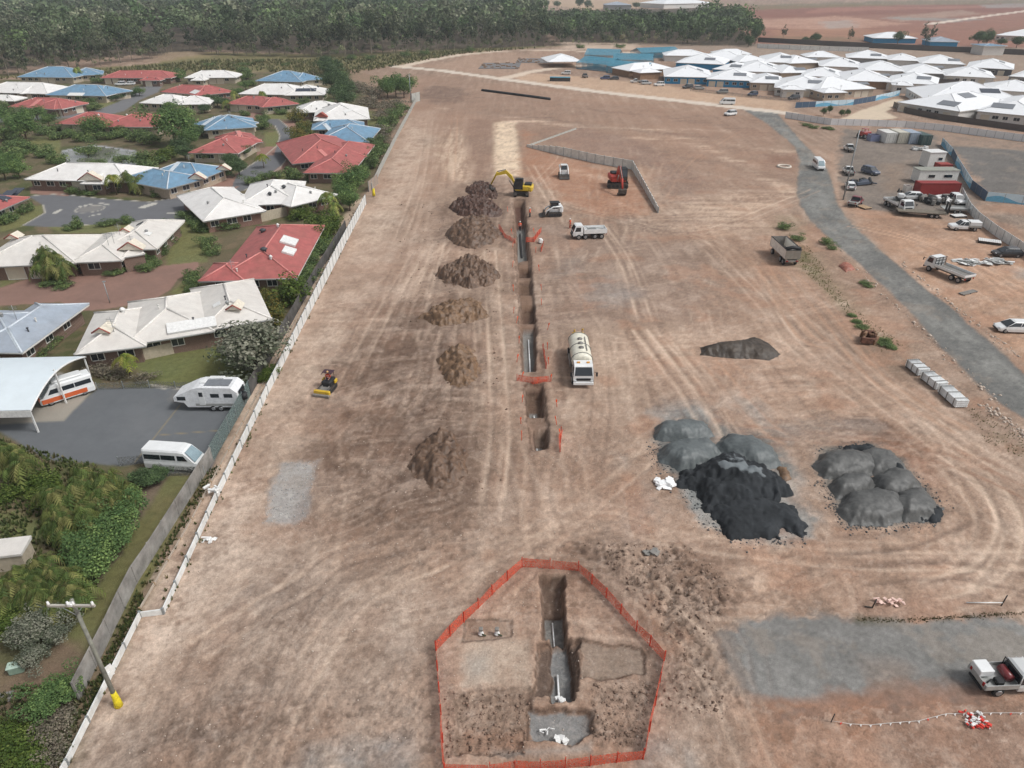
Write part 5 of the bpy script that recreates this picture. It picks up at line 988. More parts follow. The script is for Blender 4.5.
heap('dirt_heap', 'flat dark brown soil heap alone right of the tanker truck', 'soil heap', [(700, 348), (716, 345), (736, 343), (752, 339), (768, 344), (780, 354), (770, 361), (748, 359), (720, 358), (702, 355)], 1.2, heapmat('dark_loam', (74, 63, 52), (44, 37, 31)), clod=0.08, csc=0.4, seed=8)
GG = 'gravel stockpiles'
MG1 = heapmat('grey_green_gravel', (98, 104, 104), (76, 82, 84), 3, 0.3); MG2 = heapmat('black_wet_gravel', (58, 61, 64), (34, 36, 38), 0.45, 0.4, crest=3.05); MG3 = heapmat('dark_grey_gravel', (92, 92, 90), (66, 67, 66), 2.5, 0.35)
heap('gravel_heap', 'grey green gravel mound, furthest back of the left stockpile', 'gravel heap', [(653, 440), (654, 427), (680, 421), (708, 424), (714, 436), (690, 444)], 1.3, MG1, 0.9, 0.05, 0.4, GG, 11)
heap('gravel_heap', 'smooth grey green gravel mound with pale crest on the west side of the black heap', 'gravel heap', [(660, 462), (658, 450), (680, 440), (710, 440), (724, 454), (712, 468), (680, 472)], 1.5, MG1, 0.9, 0.05, 0.4, GG, 12)
heap('gravel_heap', 'grey green gravel mound behind the right shoulder of the black heap', 'gravel heap', [(714, 446), (724, 436), (752, 438), (776, 452), (782, 466), (760, 474), (730, 466)], 1.6, MG1, 0.9, 0.06, 0.4, GG, 13)
heap('gravel_heap', 'large black gravel heap with steep ragged sides', 'gravel heap', [(676, 486), (682, 474), (704, 462), (724, 456), (752, 460), (780, 478), (792, 494), (776, 502), (752, 508), (706, 512), (696, 492)], 2.7, MG2, 0.9, 0.35, 1.6, GG, 14)
heap('gravel_heap', 'black gravel spread in ragged steps at the front of the left stockpile', 'gravel heap', [(716, 524), (712, 508), (730, 500), (766, 498), (792, 508), (806, 526), (800, 536), (782, 530), (780, 540), (740, 538), (722, 536)], 0.8, MG2, 1.2, 0.16, 0.9, GG, 15)
for pts, lb, sd2 in (([(814, 466), (822, 456), (848, 452), (872, 460), (876, 474), (852, 480), (826, 478)], 'dark grey mound at the back left of the right stockpile', 21), ([(852, 456), (868, 450), (892, 454), (904, 470), (892, 478), (872, 474)], 'dark grey mound at the back right with black damp edge', 22),
        ([(828, 486), (840, 476), (866, 478), (876, 488), (864, 498), (838, 498)], 'small low mound in the middle left of the right stockpile', 23), ([(872, 480), (888, 472), (910, 476), (922, 490), (904, 500), (880, 496)], 'grey mound with dark scarp in the middle of the right stockpile', 24),
        ([(838, 512), (846, 496), (872, 492), (898, 498), (908, 516), (884, 526), (852, 524)], 'largest smooth dome at the front of the right stockpile', 25), ([(884, 506), (898, 492), (920, 490), (940, 508), (936, 520), (906, 522)], 'rounded mound at the right end with a black wet toe', 26)):
    heap('gravel_heap', lb, 'gravel heap', [((x - sum(q[0] for q in pts) / len(pts)) * 1.13 + sum(q[0] for q in pts) / len(pts), (y - sum(q[1] for q in pts) / len(pts)) * 1.13 + sum(q[1] for q in pts) / len(pts)) for x, y in pts], 1.2, MG3, 1.0, 0.05, 0.4, GG, sd2)
heap('gravel_heap', 'thin black wet gravel crescent at the right front of the right stockpile', 'gravel heap', [(914, 519), (916, 509), (932, 505), (942, 510), (940, 519), (926, 522)], 0.9, MG2, 1.2, 0.1, 0.6, GG, 27)
heap('gravel_heap', 'thin black wet gravel edge behind the right stockpile', 'gravel heap', [(838, 454), (846, 448), (868, 446), (892, 456), (904, 472), (896, 474), (870, 456)], 0.9, MG2, 1.2, 0.1, 0.6, GG, 28)
heap('dirt_heap', 'small brown clod heap on the edge of the left stockpile', 'soil heap', [(778, 478), (780, 468), (788, 467), (791, 478), (786, 484)], 0.5, MD3, 1, 0.15, 0.5, seed=30)
heap('dirt_heap', 'low reddish clay heap beside the haul road west verge', 'soil heap', [(838, 266), (843, 262), (851, 264), (854, 270), (846, 272)], 0.5, heapmat('red_clay', (168, 104, 84), (120, 76, 62)), 1, 0.15, 0.5, seed=31)

# ------------------------------------------------------------ utility pole
base = G(119, 706); topz = zat(base, 603)
root = empty('power_pole', (base.x, base.y, 0), 0, 'grey timber power pole with cross arm rising at the west wall', 'power pole')
mb = MB(); mb.tube([(0, 0, -0.3), (0, 0, topz * 0.5), (0, 0, topz + 0.3)], 0.145, 10, r1=0.1); mb.build('pole', mat('weathered_pole', (134, 134, 124), 0.9, var=0.25, scale=2), root)
mb = MB(); mb.box(0, -0.2, topz, 2.7, 0.12, 0.14); mb.build('crossarm', mat('crossarm_timber', (176, 172, 162), 0.85), root)
mb = MB(); mb.tube([(0.6, -0.2, topz - 0.1), (0, -0.15, topz - 0.8)], 0.03, 5); mb.tube([(-0.6, -0.2, topz - 0.1), (0, -0.15, topz - 0.8)], 0.03, 5); mb.build('brace', M_POST, root)
for x in (-1.25, -0.15, 0.15, 1.25):
    mb = MB(); mb.tube([(x, -0.2, topz + 0.07), (x, -0.2, topz + 0.17), (x, -0.2, topz + 0.2), (x, -0.2, topz + 0.32)], 0.09, 8, r1=0.06); mb.build('insulator', M_WHITE, root)
mb = MB(); mb.box(0.0, -0.2, topz + 0.12, 0.3, 0.25, 0.22, 0.04); mb.build('pole_cap', M_WHITE, root)
mb = MB(); mb.tube([(0.0, 0, 1.35), (0, .02, .9), (0.02, 0, .5), (0, 0, 0.05)], 0.165, 9, r1=0.27); mb.build('tiger_tail_wrap', mat('yellow_wrap', (226, 206, 40), 0.7, var=0.25, scale=8), root)
o = MB(); o.box(0, 0, 0.55, 0.55, 0.05, 1.0); o = o.build('white_board', M_WHITE); o.location = G(111, 677); o.rotation_euler = (0, 0, R(60)); tag(o, 'small white board fixed above the sleeper wall by the power pole', 'board')
root = empty('yellow_marker', G(374, 197), 0, 'yellow wrapped marker post near the end of the panel wall', 'marker post'); mb = MB(); mb.tube([(0, 0, 0), (0, 0, 1.0), (0, 0, 2.0)], 0.1, 8); mb.build('post', M_POST, root)
mb = MB(); mb.tube([(0, 0, 0.3), (0, 0, 1.0), (0.05, 0, 1.8)], 0.34, 9, r1=0.22); mb.build('wrap', MATS['yellow_wrap'], root)
for px, py, ty, lb in ((411, 102, 74, 'thin grey pole behind the bushes at the far end of the west fence'), (843, 200, 130, 'thin steel pole at the west edge of the storage yard'), (747, 42, 36, 'thin pole on the tree line behind the estate')):
    p = G(px, py); o = MB(); o.tube([(0, 0, 0), (0, 0, zat(p, ty) / 2), (0, 0, zat(p, ty))], 0.16, 8, r1=0.1); o.box(0, 0, zat(p, ty) - 0.3, 0.5, 0.12, 0.12); o = o.build('steel_pole', M_POST); o.location = p; tag(o, lb, 'pole')
# ------------------------------------------------------------ vehicles (x forward, y left, origin on the ground)
def paint(name, rgb, coat=0.5): return mat(name, rgb, 0.32, 0.0, 0.05, 1.5, 0, 0.5, 0.06, coat)
M_VW = paint('white_car_paint', (226, 228, 228)); M_TYRE = mat('tyre_rubber', (42, 41, 41), 0.9, var=0.2); M_RIM = mat('alloy_rim', (158, 160, 162), 0.35, 0.6); M_BLK = mat('black_plastic', (40, 41, 43), 0.6, var=0.2)
M_VG = mat('vehicle_glass', (34, 40, 46), 0.06, var=0.15, spec=0.9); M_LAMP = mat('headlamp_lens', (214, 220, 224), 0.15, spec=0.8); M_TAIL = mat('tail_lamp_lens', (150, 30, 28), 0.25); M_CHAS = mat('chassis_grey', (62, 60, 58), 0.7, var=0.3, dirt=0.3)
M_ALU = mat('dusty_aluminium', (176, 178, 176), 0.45, 0.3, 0.12, 2, dirt=0.25); M_STEEL = mat('dusty_grey_steel', (132, 130, 126), 0.6, 0.1, 0.2, 1.5, dirt=0.4)
def heading(a, b): a, b = G(*a), G(*b); d = b - a; return math.atan2(d.y, d.x)
def wheels(root, xs, y, r=0.36, wd=0.24, parts=True):
    for x in xs:
        for s in (-1, 1):
            t = MB(); t.disc_y(x, s * y, r, r, wd); t = t.build('wheel', M_TYRE, root)
            if parts: q = MB(); q.disc_y(x, s * (y + 0.02), r, r * 0.6, wd + 0.02, 12); q.build('rim', M_RIM, t)
def lights(root, xf, xr, y, zf, zr, w_=0.36):
    for s in (-1, 1):
        MB().box(xf, s * y, zf, 0.08, w_, 0.16, 0.02).build('headlight', M_LAMP, root); MB().box(xr, s * y, zr, 0.07, 0.2, 0.3, 0.02).build('tail_light', M_TAIL, root)
def frustum(m, x0, x1, w0, z0, x2, x3, w1, z1):
    m.raw([(x0, -w0, z0), (x1, -w0, z0), (x1, w0, z0), (x0, w0, z0), (x2, -w1, z1), (x3, -w1, z1), (x3, w1, z1), (x2, w1, z1)], [(3, 2, 1, 0), (4, 5, 6, 7), (0, 1, 5, 4), (1, 2, 6, 5), (2, 3, 7, 6), (3, 0, 4, 7)])
def cabin(root, x0, x1, w0, z0, x2, x3, w1, z1, body, bars=(0.5,)):
    g = MB(); frustum(g, x0, x1, w0, z0, x2, x3, w1, z1 - 0.04); g.build('windows', M_VG, root)
    r = MB(); frustum(r, x2 - 0.04, x3 + 0.06, w1 + 0.03, z1 - 0.06, x2 + 0.12, x3 - 0.15, w1 - 0.1, z1 + 0.03); r.build('roof', body, root)
    p = MB()
    for s in (-1, 1):
        for a, b in [(0, 0), (1, 1)] + [(k, k) for k in bars]:
            p.tube([(x0 + (x1 - x0) * a, s * (w0 + 0.005), z0 - 0.05), (x2 + (x3 - x2) * b, s * (w1 + 0.01), z1 - 0.02)], 0.045, 4)
    p.build('pillars', body, root)
def bodyloft(root, secs, body, name='body'):
    m = MB(); m.loft([[(x, -w_, z0), (x, w_, z0), (x, w_ * 1.02, (z0 + z1) * 0.52), (x, w_ * 0.94, z1), (x, -w_ * 0.94, z1), (x, -w_ * 1.02, (z0 + z1) * 0.52)][::-1] for x, w_, z0, z1 in secs]); return m.build(name, body, root)
def place(root, px, py, rz, dz=0.0): p = G(px, py); root.location = (p.x, p.y, max(gz(p.x, p.y), -0.3) + dz); root.rotation_euler = (0, 0, rz); return root
def car(label, px, py, rz, body, style='hatch', cat='car', name='parked_car', group=None, small=False):
    r = tag(empty(name, (0, 0, 0)), label, cat, group); L = 4.5 if style != 'ute' else 5.2; h = L / 2
    if style == 'hatch': bodyloft(r, [(-h, .78, .4, .8), (-h + .12, .86, .3, .98), (-1.2, .9, .26, 1.0), (.5, .9, .26, .96), (1.3, .88, .26, .9), (h - .25, .8, .3, .74), (h, .62, .36, .62)], body); cabin(r, -h + .15, 1.35, .84, .95, -h + .75, .35, .64, 1.5, body, (0.52,))
    elif style == 'suv': bodyloft(r, [(-h, .84, .45, .95), (-h + .1, .9, .35, 1.08), (.6, .92, .32, 1.08), (1.4, .9, .32, 1.02), (h - .15, .84, .36, .9), (h, .7, .42, .75)], body); cabin(r, -h + .08, 1.15, .88, 1.04, -h + .4, .35, .7, 1.74, body, (0.34, 0.66))
    elif style == 'ute':
        bodyloft(r, [(-.35, .86, .42, 1.08), (1.0, .88, .4, 1.08), (1.6, .88, .4, 1.04), (h - .15, .84, .42, .94), (h, .7, .46, .8)], body); cabin(r, -.4, 1.35, .85, 1.04, -.3, .6, .7, 1.76, body, (0.55,))
        t = MB(); t.box(-1.5, 0, .78, 2.25, 1.8, .1); 
        for s in (-1, 1): t.box(-1.5, s * .88, .98, 2.2, .05, .3)
        t.box(-2.6, 0, .98, .05, 1.76, .3); t.build('tray', M_ALU, r); c = MB(); c.box(-1.2, 0, .58, 2.6, .8, .26); c.build('chassis', M_CHAS, r)
        k = MB(); k.tube([(-.45, -.8, .8), (-.45, -.8, 1.7), (-.45, .8, 1.7), (-.45, .8, .8)], .04, 5); k.build('ladder_rack', M_BLK, r)
    elif style == 'van':
        L = 5.38; h = L / 2; bodyloft(r, [(-h, .86, .4, 1.2), (-h + .1, .92, .3, 1.25), (1.2, .93, .3, 1.22), (2.2, .9, .3, 1.12), (h - .08, .84, .34, .95), (h, .74, .4, .8)], body)
        g = MB(); g.loft([[(x, -w0, 1.18), (x, w0, 1.18), (x, w1, 2.12), (x, w0 * .8, 2.28), (x, -w0 * .8, 2.28), (x, -w1, 2.12)][::-1] for x, w0, w1 in ((-h + .05, .88, .78), (-h + .2, .9, .82), (.9, .9, .82))] + [[(1.5, -.9, 1.18), (1.5, .9, 1.18), (1.42, .8, 2.05), (1.3, .66, 2.22), (1.3, -.66, 2.22), (1.42, -.8, 2.05)][::-1], [(2.3, -.86, 1.1), (2.3, .86, 1.1), (2.1, .84, 1.3), (1.95, .7, 1.45), (1.95, -.7, 1.45), (2.1, -.84, 1.3)][::-1]]); g.build('upper_body', body, r)
        w_ = MB()
        w_.raw([(2.33, -.74, 1.16), (2.33, .74, 1.16), (1.5, .62, 2.1), (1.5, -.62, 2.1)], [(0, 1, 2, 3)]); w_.raw([(2.36, -.74, 1.18), (2.36, .74, 1.18), (1.53, .62, 2.13), (1.53, -.62, 2.13)], [(0, 1, 2, 3)]); w_.build('windscreen', mat('pale_glass', (132, 152, 160), 0.1, spec=0.9), r)
        for s in (-1, 1):
            w_ = MB(); q = lambda x, z: (x, s * (.915 - (z - 1.2) * .085), z)
            for x0, x1 in ((-h + .2, -.9), (-.84, .55)): w_.raw([q(x0, 1.32), q(x1, 1.32), q(x1, 1.82), q(x0, 1.82)], [(0, 1, 2, 3) if s < 0 else (3, 2, 1, 0)])
            w_.raw([q(.75, 1.3), q(1.75, 1.3), q(1.4, 1.82), q(.75, 1.82)], [(0, 1, 2, 3) if s < 0 else (3, 2, 1, 0)]); w_.build('side_windows', M_VG, r)
    xs = {'hatch': (-1.35, 1.35), 'suv': (-1.4, 1.4), 'ute': (-1.55, 1.6), 'van': (-1.55, 1.7)}[style]; wheels(r, xs, {'hatch': .78, 'suv': .8, 'ute': .78, 'van': .8}[style], .34 if style == 'hatch' else .38, .22)
    lights(r, h - .12, -h + .0, .62, .7 if style == 'hatch' else .85, .85 if style == 'hatch' else 1.0)
    MB().box(h - .02, 0, .42, .12, 1.3, .2, .03).build('bumper', M_BLK, r); MB().box(-h + .02, 0, .5, .1, 1.3, .2, .03).build('bumper', M_BLK, r)
    return place(r, px, py, rz)
D = R
car('white passenger van parked on the car park with its nose to the fence', 178, 466, D(-6), M_VW, 'van', 'van', 'parked_van')
v = car('white camper van with orange lower panels under the arched carport', 68, 397, D(222), M_VW, 'van', 'van', 'parked_van'); mb = MB()
for s in (-1, 1): mb.box(.3, s * .955, .68, 4.4, .02, .5)
mb.box(2.62, 0, .78, .2, 1.5, .42, .05); mb.build('orange_panel', paint('orange_paint', (204, 96, 50)), v); mb = MB(); mb.box(-.4, 0, 2.4, 3.0, 1.2, .25, .08); mb.build('pop_top', M_VW, v)
car('white hatchback with dark glass on the orange ground right of the haul road', 1012, 331, D(176), M_VW, 'hatch')
car('white van driving on the bend of the grey haul road', 818, 168.5, D(-96), M_VW, 'van', 'van', 'moving_van')
GPC = 'cars parked before the new houses'
for px, py, rz, c, st, lb in ((566, 74.5, 170, (222, 222, 220), 'suv', 'white car beside the blue timber pack, leftmost of the parked row'), (585, 77.5, 100, (64, 64, 66), 'ute', 'dark ute with tray before the blue house frame'), (605, 79.5, 175, (52, 68, 110), 'suv', 'dark blue car before the blue house frame'), (614, 79.8, 170, (70, 72, 76), 'hatch', 'dark grey car right beside the dark blue car'),
        (636, 83, 175, (206, 206, 204), 'ute', 'white ute, leftmost of the three by the scaffolding'), (646, 84.5, 10, (176, 178, 178), 'suv', 'silver car in the middle of the three by the scaffolding'), (659, 86, 190, (228, 228, 226), 'suv', 'bright white four wheel drive, right of the three by the scaffolding'), (687.5, 88.5, 200, (50, 50, 52), 'suv', 'black car before the bright blue walls'),
        (699, 89.5, 5, (140, 142, 140), 'hatch', 'grey car right of the black car'), (722, 93.5, 190, (128, 130, 126), 'suv', 'grey green car before the teal walled house'), (752.5, 95.8, 215, (50, 62, 84), 'suv', 'dark blue four wheel drive before the beige house'), (793.5, 99.5, 200, (48, 50, 54), 'suv', 'black four wheel drive at the dark banner')):
    car(lb, px, py, D(rz), paint('car_paint_%d_%d_%d' % c, c), st, group=GPC)
car('white van on the concrete road nearest the top of the haul road', 727, 104.5, D(170), M_VW, 'van', 'van', 'parked_van'); car('white ute just below the concrete road at the top of the haul road', 730, 115.5, D(-150), M_VW, 'suv')
car('white car parked in the back street of the village', 121, 85.5, D(185), M_VW, 'suv'); car('second white car in the back street right of the first', 130, 85, D(185), M_VW, 'hatch')
car('dark blue car alone in the middle of the storage yard', 870, 174, D(-70), paint('navy_paint', (70, 80, 100)), 'suv'); r = car('dark red ute at the southwest corner of the storage yard', 855, 205, D(50), paint('dark_red_paint', (126, 42, 54)), 'ute')
car('white ute in the yard near the white car and the tilt trailer', 956.5, 203, D(-95), M_VW, 'suv'); car('white car among the junk below the red container', 911, 199, D(170), M_VW, 'hatch'); car('white ute at the northwest corner of the yard', 849, 151, D(85), M_VW, 'ute'); car('white car under the steel pole on the west edge of the yard', 848, 174, D(80), M_VW, 'ute'); car('small white car on the west edge of the yard above the red ute', 849.5, 188.5, D(75), M_VW, 'hatch')
car('small black car with a white roof beside the white fence at the right', 1006, 256, D(175), paint('black_paint', (38, 38, 40)), 'hatch')
v = car('white tray ute on the gravel pad cut by the right edge', 1011, 684, D(3), paint('grey_white_paint', (196, 198, 198)), 'ute', 'ute', 'parked_ute')
mb = MB(); mb.box(-2.15, .35, 1.3, .95, .95, .5, .04); mb.build('tool_box_lid', M_VW, v); mb = MB(); mb.tube([(-.75, -.45, 1.12), (-.75, 0, 1.12), (-.75, .5, 1.12)], .3, 10); mb.build('red_tank', paint('deep_red', (120, 40, 44)), v); mb = MB(); mb.box(-1.5, -.45, 1.0, .5, .5, .35, .05); mb.tube([(-2.3, -.5, .95), (-1.9, -.3, 1.0), (-1.2, -.6, .95)], .05, 5); mb.build('compressor', M_BLK, v)
v = car('white ute with a canopy on its tray beside the curved white fence', 963, 230, D(172), M_VW, 'ute', 'ute', 'parked_ute'); mb = MB(); mb.box(-1.5, 0, 1.35, 2.0, 1.7, .8, .06); mb.build('canopy', M_VW, v)

def truck(label, px, py, rz, L=6.5, kind='flat', cat='truck', group=None):
    r = tag(empty('work_truck', (0, 0, 0)), label, cat, group); h = L / 2; xc = h - 1.75
    c = MB(); c.loft([[(x, -1.05, z0), (x, 1.05, z0), (x, 1.08, 1.3), (x, w1, z1), (x, -w1, z1), (x, -1.08, 1.3)][::-1] for x, z0, z1, w1 in ((xc, .75, 2.45, .96), (h - .7, .7, 2.5, .96), (h - .45, .7, 2.4, .95))] + [[(h, -1.0, .62), (h, 1.0, .62), (h, 1.05, 1.25), (h - .05, 1.0, 1.5), (h - .05, -1.0, 1.5), (h, -1.05, 1.25)][::-1]]); c.build('cab', M_VW, r)
    w_ = MB(); w_.raw([(h - .02, -.92, 1.52), (h - .02, .92, 1.52), (h - .42, .84, 2.34), (h - .42, -.84, 2.34)], [(0, 1, 2, 3)]); w_.build('windscreen', M_VG, r)
    w_ = MB()
    for s in (-1, 1): q = [(h - 1.35, s * 1.075, 1.45), (h - .3, s * 1.07, 1.45), (h - .55, s * 1.0, 2.2), (h - 1.35, s * 1.0, 2.2)]; w_.raw(q, [(0, 1, 2, 3) if s < 0 else (3, 2, 1, 0)])
    w_.build('side_windows', M_VG, r)
    m = MB(); m.box(h + .04, 0, .62, .16, 2.1, .34, .04); m.build('bumper', M_VW if kind == 'tank' else M_BLK, r); m = MB(); m.box(h + .02, 0, 1.1, .05, 1.5, .3, .02); m.build('grille', M_BLK, r); lights(r, h + .04, -h + .02, .85, .95, .85, .3)
    for s in (-1, 1): m = MB(); m.tube([(h - .15, s * 1.08, 1.9), (h + .12, s * 1.3, 1.95)], .03, 4); m.box(h + .14, s * 1.32, 1.8, .06, .2, .5, .02); m.build('mirror', M_BLK, r)
    m = MB(); m.box(-.4, 0, .78, L - 1.2, .9, .26); m.build('chassis', M_CHAS, r); wheels(r, [h - 1.0] + ([-h + 1.1] if L < 6.6 and kind != 'eight' else [-h + .9, -h + 2.1]) + ([h - 2.2] if kind == 'eight' else []), .98, .46, .3)
    if kind == 'tank':
        t = MB(); n = 16; ring = lambda x, k: [(x, math.cos(a) * 1.12 * k, 1.98 + math.sin(a) * .95 * k) for a in [2 * math.pi * i / n for i in range(n)]]
        t.loft([ring(-h + .55, .75), ring(-h + .7, .97), ring(-h + .9, 1), ring(xc - .6, 1), ring(xc - .4, .97), ring(xc - .28, .7)], smooth=True); t.build('tank', mat('tank_white', (226, 222, 206), 0.35, dirt=0.15), r)
        t = MB(); 
        for x in (-h + .95, -.6, xc - .8): t.tube([(x, math.cos(a) * 1.15, 1.98 + math.sin(a) * .98) for a in [2 * math.pi * i / 16 for i in range(17)]], .045, 4)
        t.build('tank_band', M_STEEL, r); t = MB(); t.box(-h + .3, 0, 1.5, .5, 1.7, 1.2, .08); t.box(-h + .25, 0, 2.35, .3, 1.3, .5, .05); t.build('pump_housing', mat('yellow_pump', (200, 160, 70), 0.6, dirt=0.35), r)
        t = MB(); t.tube([(-h + .3, .4, 2.5), (-h + .25, .45, 3.0), (-h + .6, .5, 3.15)], .1, 7); t.tube([(-h + .3, -.4, 2.5), (-h + .2, -.4, 2.9), (-h - .1, -.4, 2.6)], .09, 7); t.build('suction_hose', MATS['yellow_pump'], r)
        t = MB(); 
        for x in (-1.6, -.6, .4): t.tube([(x, 0, 2.9), (x, 0, 3.0)], .28, 10)
        t.box(-.6, .55, 2.88, 3.2, .12, .06); t.build('tank_hatch', M_STEEL, r); t = MB()
        for y in (-.5, .5): t.box(h - 1.1, y, 2.56, .2, .35, .12, .03)
        t.build('beacon', mat('amber_lens', (214, 150, 60), 0.3), r)
        for s in (-1, 1): t = MB(); t.box(-.3, s * 1.02, .95, 2.4, .4, .5, .05); t.build('side_locker', M_STEEL, r)
    elif kind in ('tip', 'eight'):
        t = MB(); x0, x1 = -h, xc - .15; t.box((x0 + x1) / 2, 0, 1.06, x1 - x0, 2.2, .1)
        for s in (-1, 1): t.box((x0 + x1) / 2, s * 1.1, 1.45, x1 - x0, .07, .75)
        t.box(x1, 0, 1.65, .08, 2.14, 1.1); t.box(x0, 0, 1.4, .07, 2.14, .64); t.build('tipper_body', M_VW, r)
        t = MB(); t.box(-.4, .3, 1.6, 1.6, .5, .6, .05); t.tube([(x0 + .3, -.4, 1.5), (x1 - .3, -.2, 1.9)], .12, 7); t.build('equipment_load', M_ALU, r); t = MB(); t.box(-.2, .55, 2.1, 3.0, .12, .1); t.tube([(x1 - .2, .55, 1.1), (x1 - .2, .55, 2.1)], .05, 5); t.tube([(x0 + .6, .55, 1.1), (x0 + .6, .55, 2.1)], .05, 5); t.build('pipe_rack', M_VW, r)
    elif kind == 'flat':
        t = MB(); x0, x1 = -h, xc - .15; t.box((x0 + x1) / 2, 0, 1.1, x1 - x0, 2.3, .12); t.build('tray_floor', M_STEEL, r); t = MB()
        for s in (-1, 1): t.box((x0 + x1) / 2, s * 1.15, 1.32, x1 - x0, .06, .36)
        t.box(x0, 0, 1.32, .06, 2.24, .36); t.build('drop_side', M_VW, r); t = MB()
        for y in (-1.05, -.35, .35, 1.05): t.tube([(x1 + .05, y, 1.1), (x1 + .05, y, 2.45)], .05, 5)
        for z in (1.5, 2.0, 2.45): t.tube([(x1 + .05, -1.05, z), (x1 + .05, 1.05, z)], .05, 5)
        t.build('headboard_frame', M_BLK, r)
    return place(r, px, py, rz)
truck('white tanker truck with yellow pump facing the camera beside the trench', 579.8, 369, heading((575.5, 345), (582, 384)), 8.2, 'tank').scale = (1.1, 1.08, 1.05)
truck('white tipper truck with pipe rack facing left near the orange workers', 588.5, 237.5, D(187), 6.0, 'eight')
truck('white flatbed truck with a black headboard frame on the orange ground', 947, 276, heading((966, 281), (931, 267)), 7.2, 'flat')
truck('white truck carrying black equipment at the end of the tilt trailer', 897, 209, D(-84), 7, 'flat'); 
r = tag(empty('digger_load', (0, 0, 0)), 'black and white mini digger loaded on the white truck in the yard', 'mini digger'); mb = MB(); mb.box(0, 0, .35, 1.8, 1.2, .5, .1); mb.build('track_base', M_BLK, r); mb = MB(); mb.box(-.2, 0, 1.0, 1.0, 1.1, .8, .1); mb.build('cab', M_VW, r)
mb = MB(); mb.tube([(.4, .2, .9), (1.0, .2, 2.0), (1.6, .2, 1.2)], .12, 6); mb.tube([(.2, -.3, .9), (.9, -.3, 1.7), (1.4, -.3, .9)], .08, 6); mb.build('boom', M_BLK, r); place(r, 897.5, 206, D(80), 1.2)
# tipper trailer seen from behind
def tipper_trailer():
    r = tag(empty('tipper_trailer', (0, 0, 0)), 'white sided empty tipper trailer standing beside the grass verge of the haul road', 'tipper trailer')
    L = 6.6; h = L / 2; t = MB()
    for s in (-1, 1): t.raw([(-h, s * 1.2, 1.25), (h, s * 1.2, 1.25), (h, s * 1.24, 2.75), (-h, s * 1.24, 2.75), (-h, s * 1.14, 1.25), (h, s * 1.14, 1.25), (h, s * 1.18, 2.75), (-h, s * 1.18, 2.75)], [(0, 1, 2, 3), (7, 6, 5, 4), (3, 2, 6, 7), (0, 4, 5, 1), (0, 3, 7, 4), (1, 5, 6, 2)])
    t.build('side_wall', mat('dusty_white_side', (236, 232, 224), 0.5, dirt=0.3), r); t = MB(); t.box(0, 0, 1.2, L, 2.26, .14); t.box(h + .04, 0, 2.0, .08, 2.46, 1.55); t.build('bed_and_headboard', M_STEEL, r)
    t = MB(); t.box(-h - .05, 0, 1.9, .08, 2.44, 1.4); t.build('tailgate', mat('grey_tailgate', (138, 134, 126), 0.6, dirt=0.4), r); t = MB()
    for s in (-1, 1): t.box(0, s * 1.22, 2.78, L + .1, .12, .09)
    t.box(-h - .02, 0, 2.64, .14, 2.5, .08); t.build('top_rail', M_BLK, r)
    t = MB(); t.tube([(-h + .3, -1.15, 2.8), (-h + .5, 0, 2.95), (-h + .3, 1.15, 2.8)], .3, 7); t.build('rolled_tarp', M_BLK, r)
    t = MB(); t.box(0, 0, .95, L - .6, 1.0, .3); t.tube([(h, 0, .8), (h + 1.6, 0, .7)], .1, 6); t.build('chassis', M_CHAS, r); wheels(r, (-h + .8, -h + 2.0, h - .9), .95, .5, .32); t = MB(); t.box(-h - .1, 0, .85, .1, 2.2, .3, .03); t.build('rear_bar', M_STEEL, r)
    for s in (-1, 1): MB().box(-h - .17, s * .8, .9, .05, .4, .16).build('tail_light', M_TAIL, r)
    return r
place(tipper_trailer(), 783, 259, heading((794, 268), (775, 250)))
# caravan
r = tag(empty('caravan', (0, 0, 0)), 'white caravan with dark windows and roof solar panel at the car park fence', 'caravan'); h = 3.1
mb = MB(); mb.side([(-h + .3, .55), (-h, 1.0), (-h + .05, 2.3), (-h + .6, 2.85), (h - 2.2, 2.9), (h - 1.6, 2.75), (h + .6, 1.75), (h + .6, 1.25), (h - .4, 1.1), (h - .7, .55)], -1.2, 1.2); mb.build('body', mat('caravan_white', (224, 226, 228), 0.4, dirt=0.06), r)
for s in (-1, 1):
    for x, w_ in ((-2.1, .9), (-.7, .9), (h - .2, .9)):
        z = 1.95 if x < 2 else 1.6; mb = MB(); mb.box(x, s * 1.205, z, w_, .03, .45, .01); mb.build('window', M_VG, r)
    mb = MB(); mb.box(.75, s * 1.205, 1.7, .65, .03, 1.75, .01); d = mb.build('door', M_VW, r); MB().box(.75, s * 1.225, 2.1, .4, .02, .5).build('door_pane', M_VG, d)
    mb = MB(); mb.box(-.6, s * 1.206, .85, 4.2, .02, .3); mb.build('checker_plate', M_ALU, r)
mb = MB(); mb.box(-h + .0, 0, 1.9, .1, 1.5, .7, .02); mb.build('rear_window', M_VG, r); mb = MB(); mb.box(-.9, .1, 2.93, 2.6, 1.3, .06); mb.build('solar_panel', M_SOLARG, r)
mb = MB(); mb.box(.7, 0, 2.98, .6, .6, .2, .04); mb.box(-.4, -.95, 2.96, 1.6, .5, .12, .03); mb.build('roof_hatch', M_VW, r); wheels(r, (-1.05, -.25), 1.1, .36, .22); mb = MB(); mb.tube([(h - .7, 0, .6), (h + 1.2, 0, .5)], .08, 6); mb.build('drawbar', M_CHAS, r); mb = MB(); mb.tube([(-h - .15, 0, .9), (-h - .15, 0, 1.6)], .36, 12); mb.build('spare_wheel_cover', M_BLK, r)
place(r, 216, 405.5, D(180))

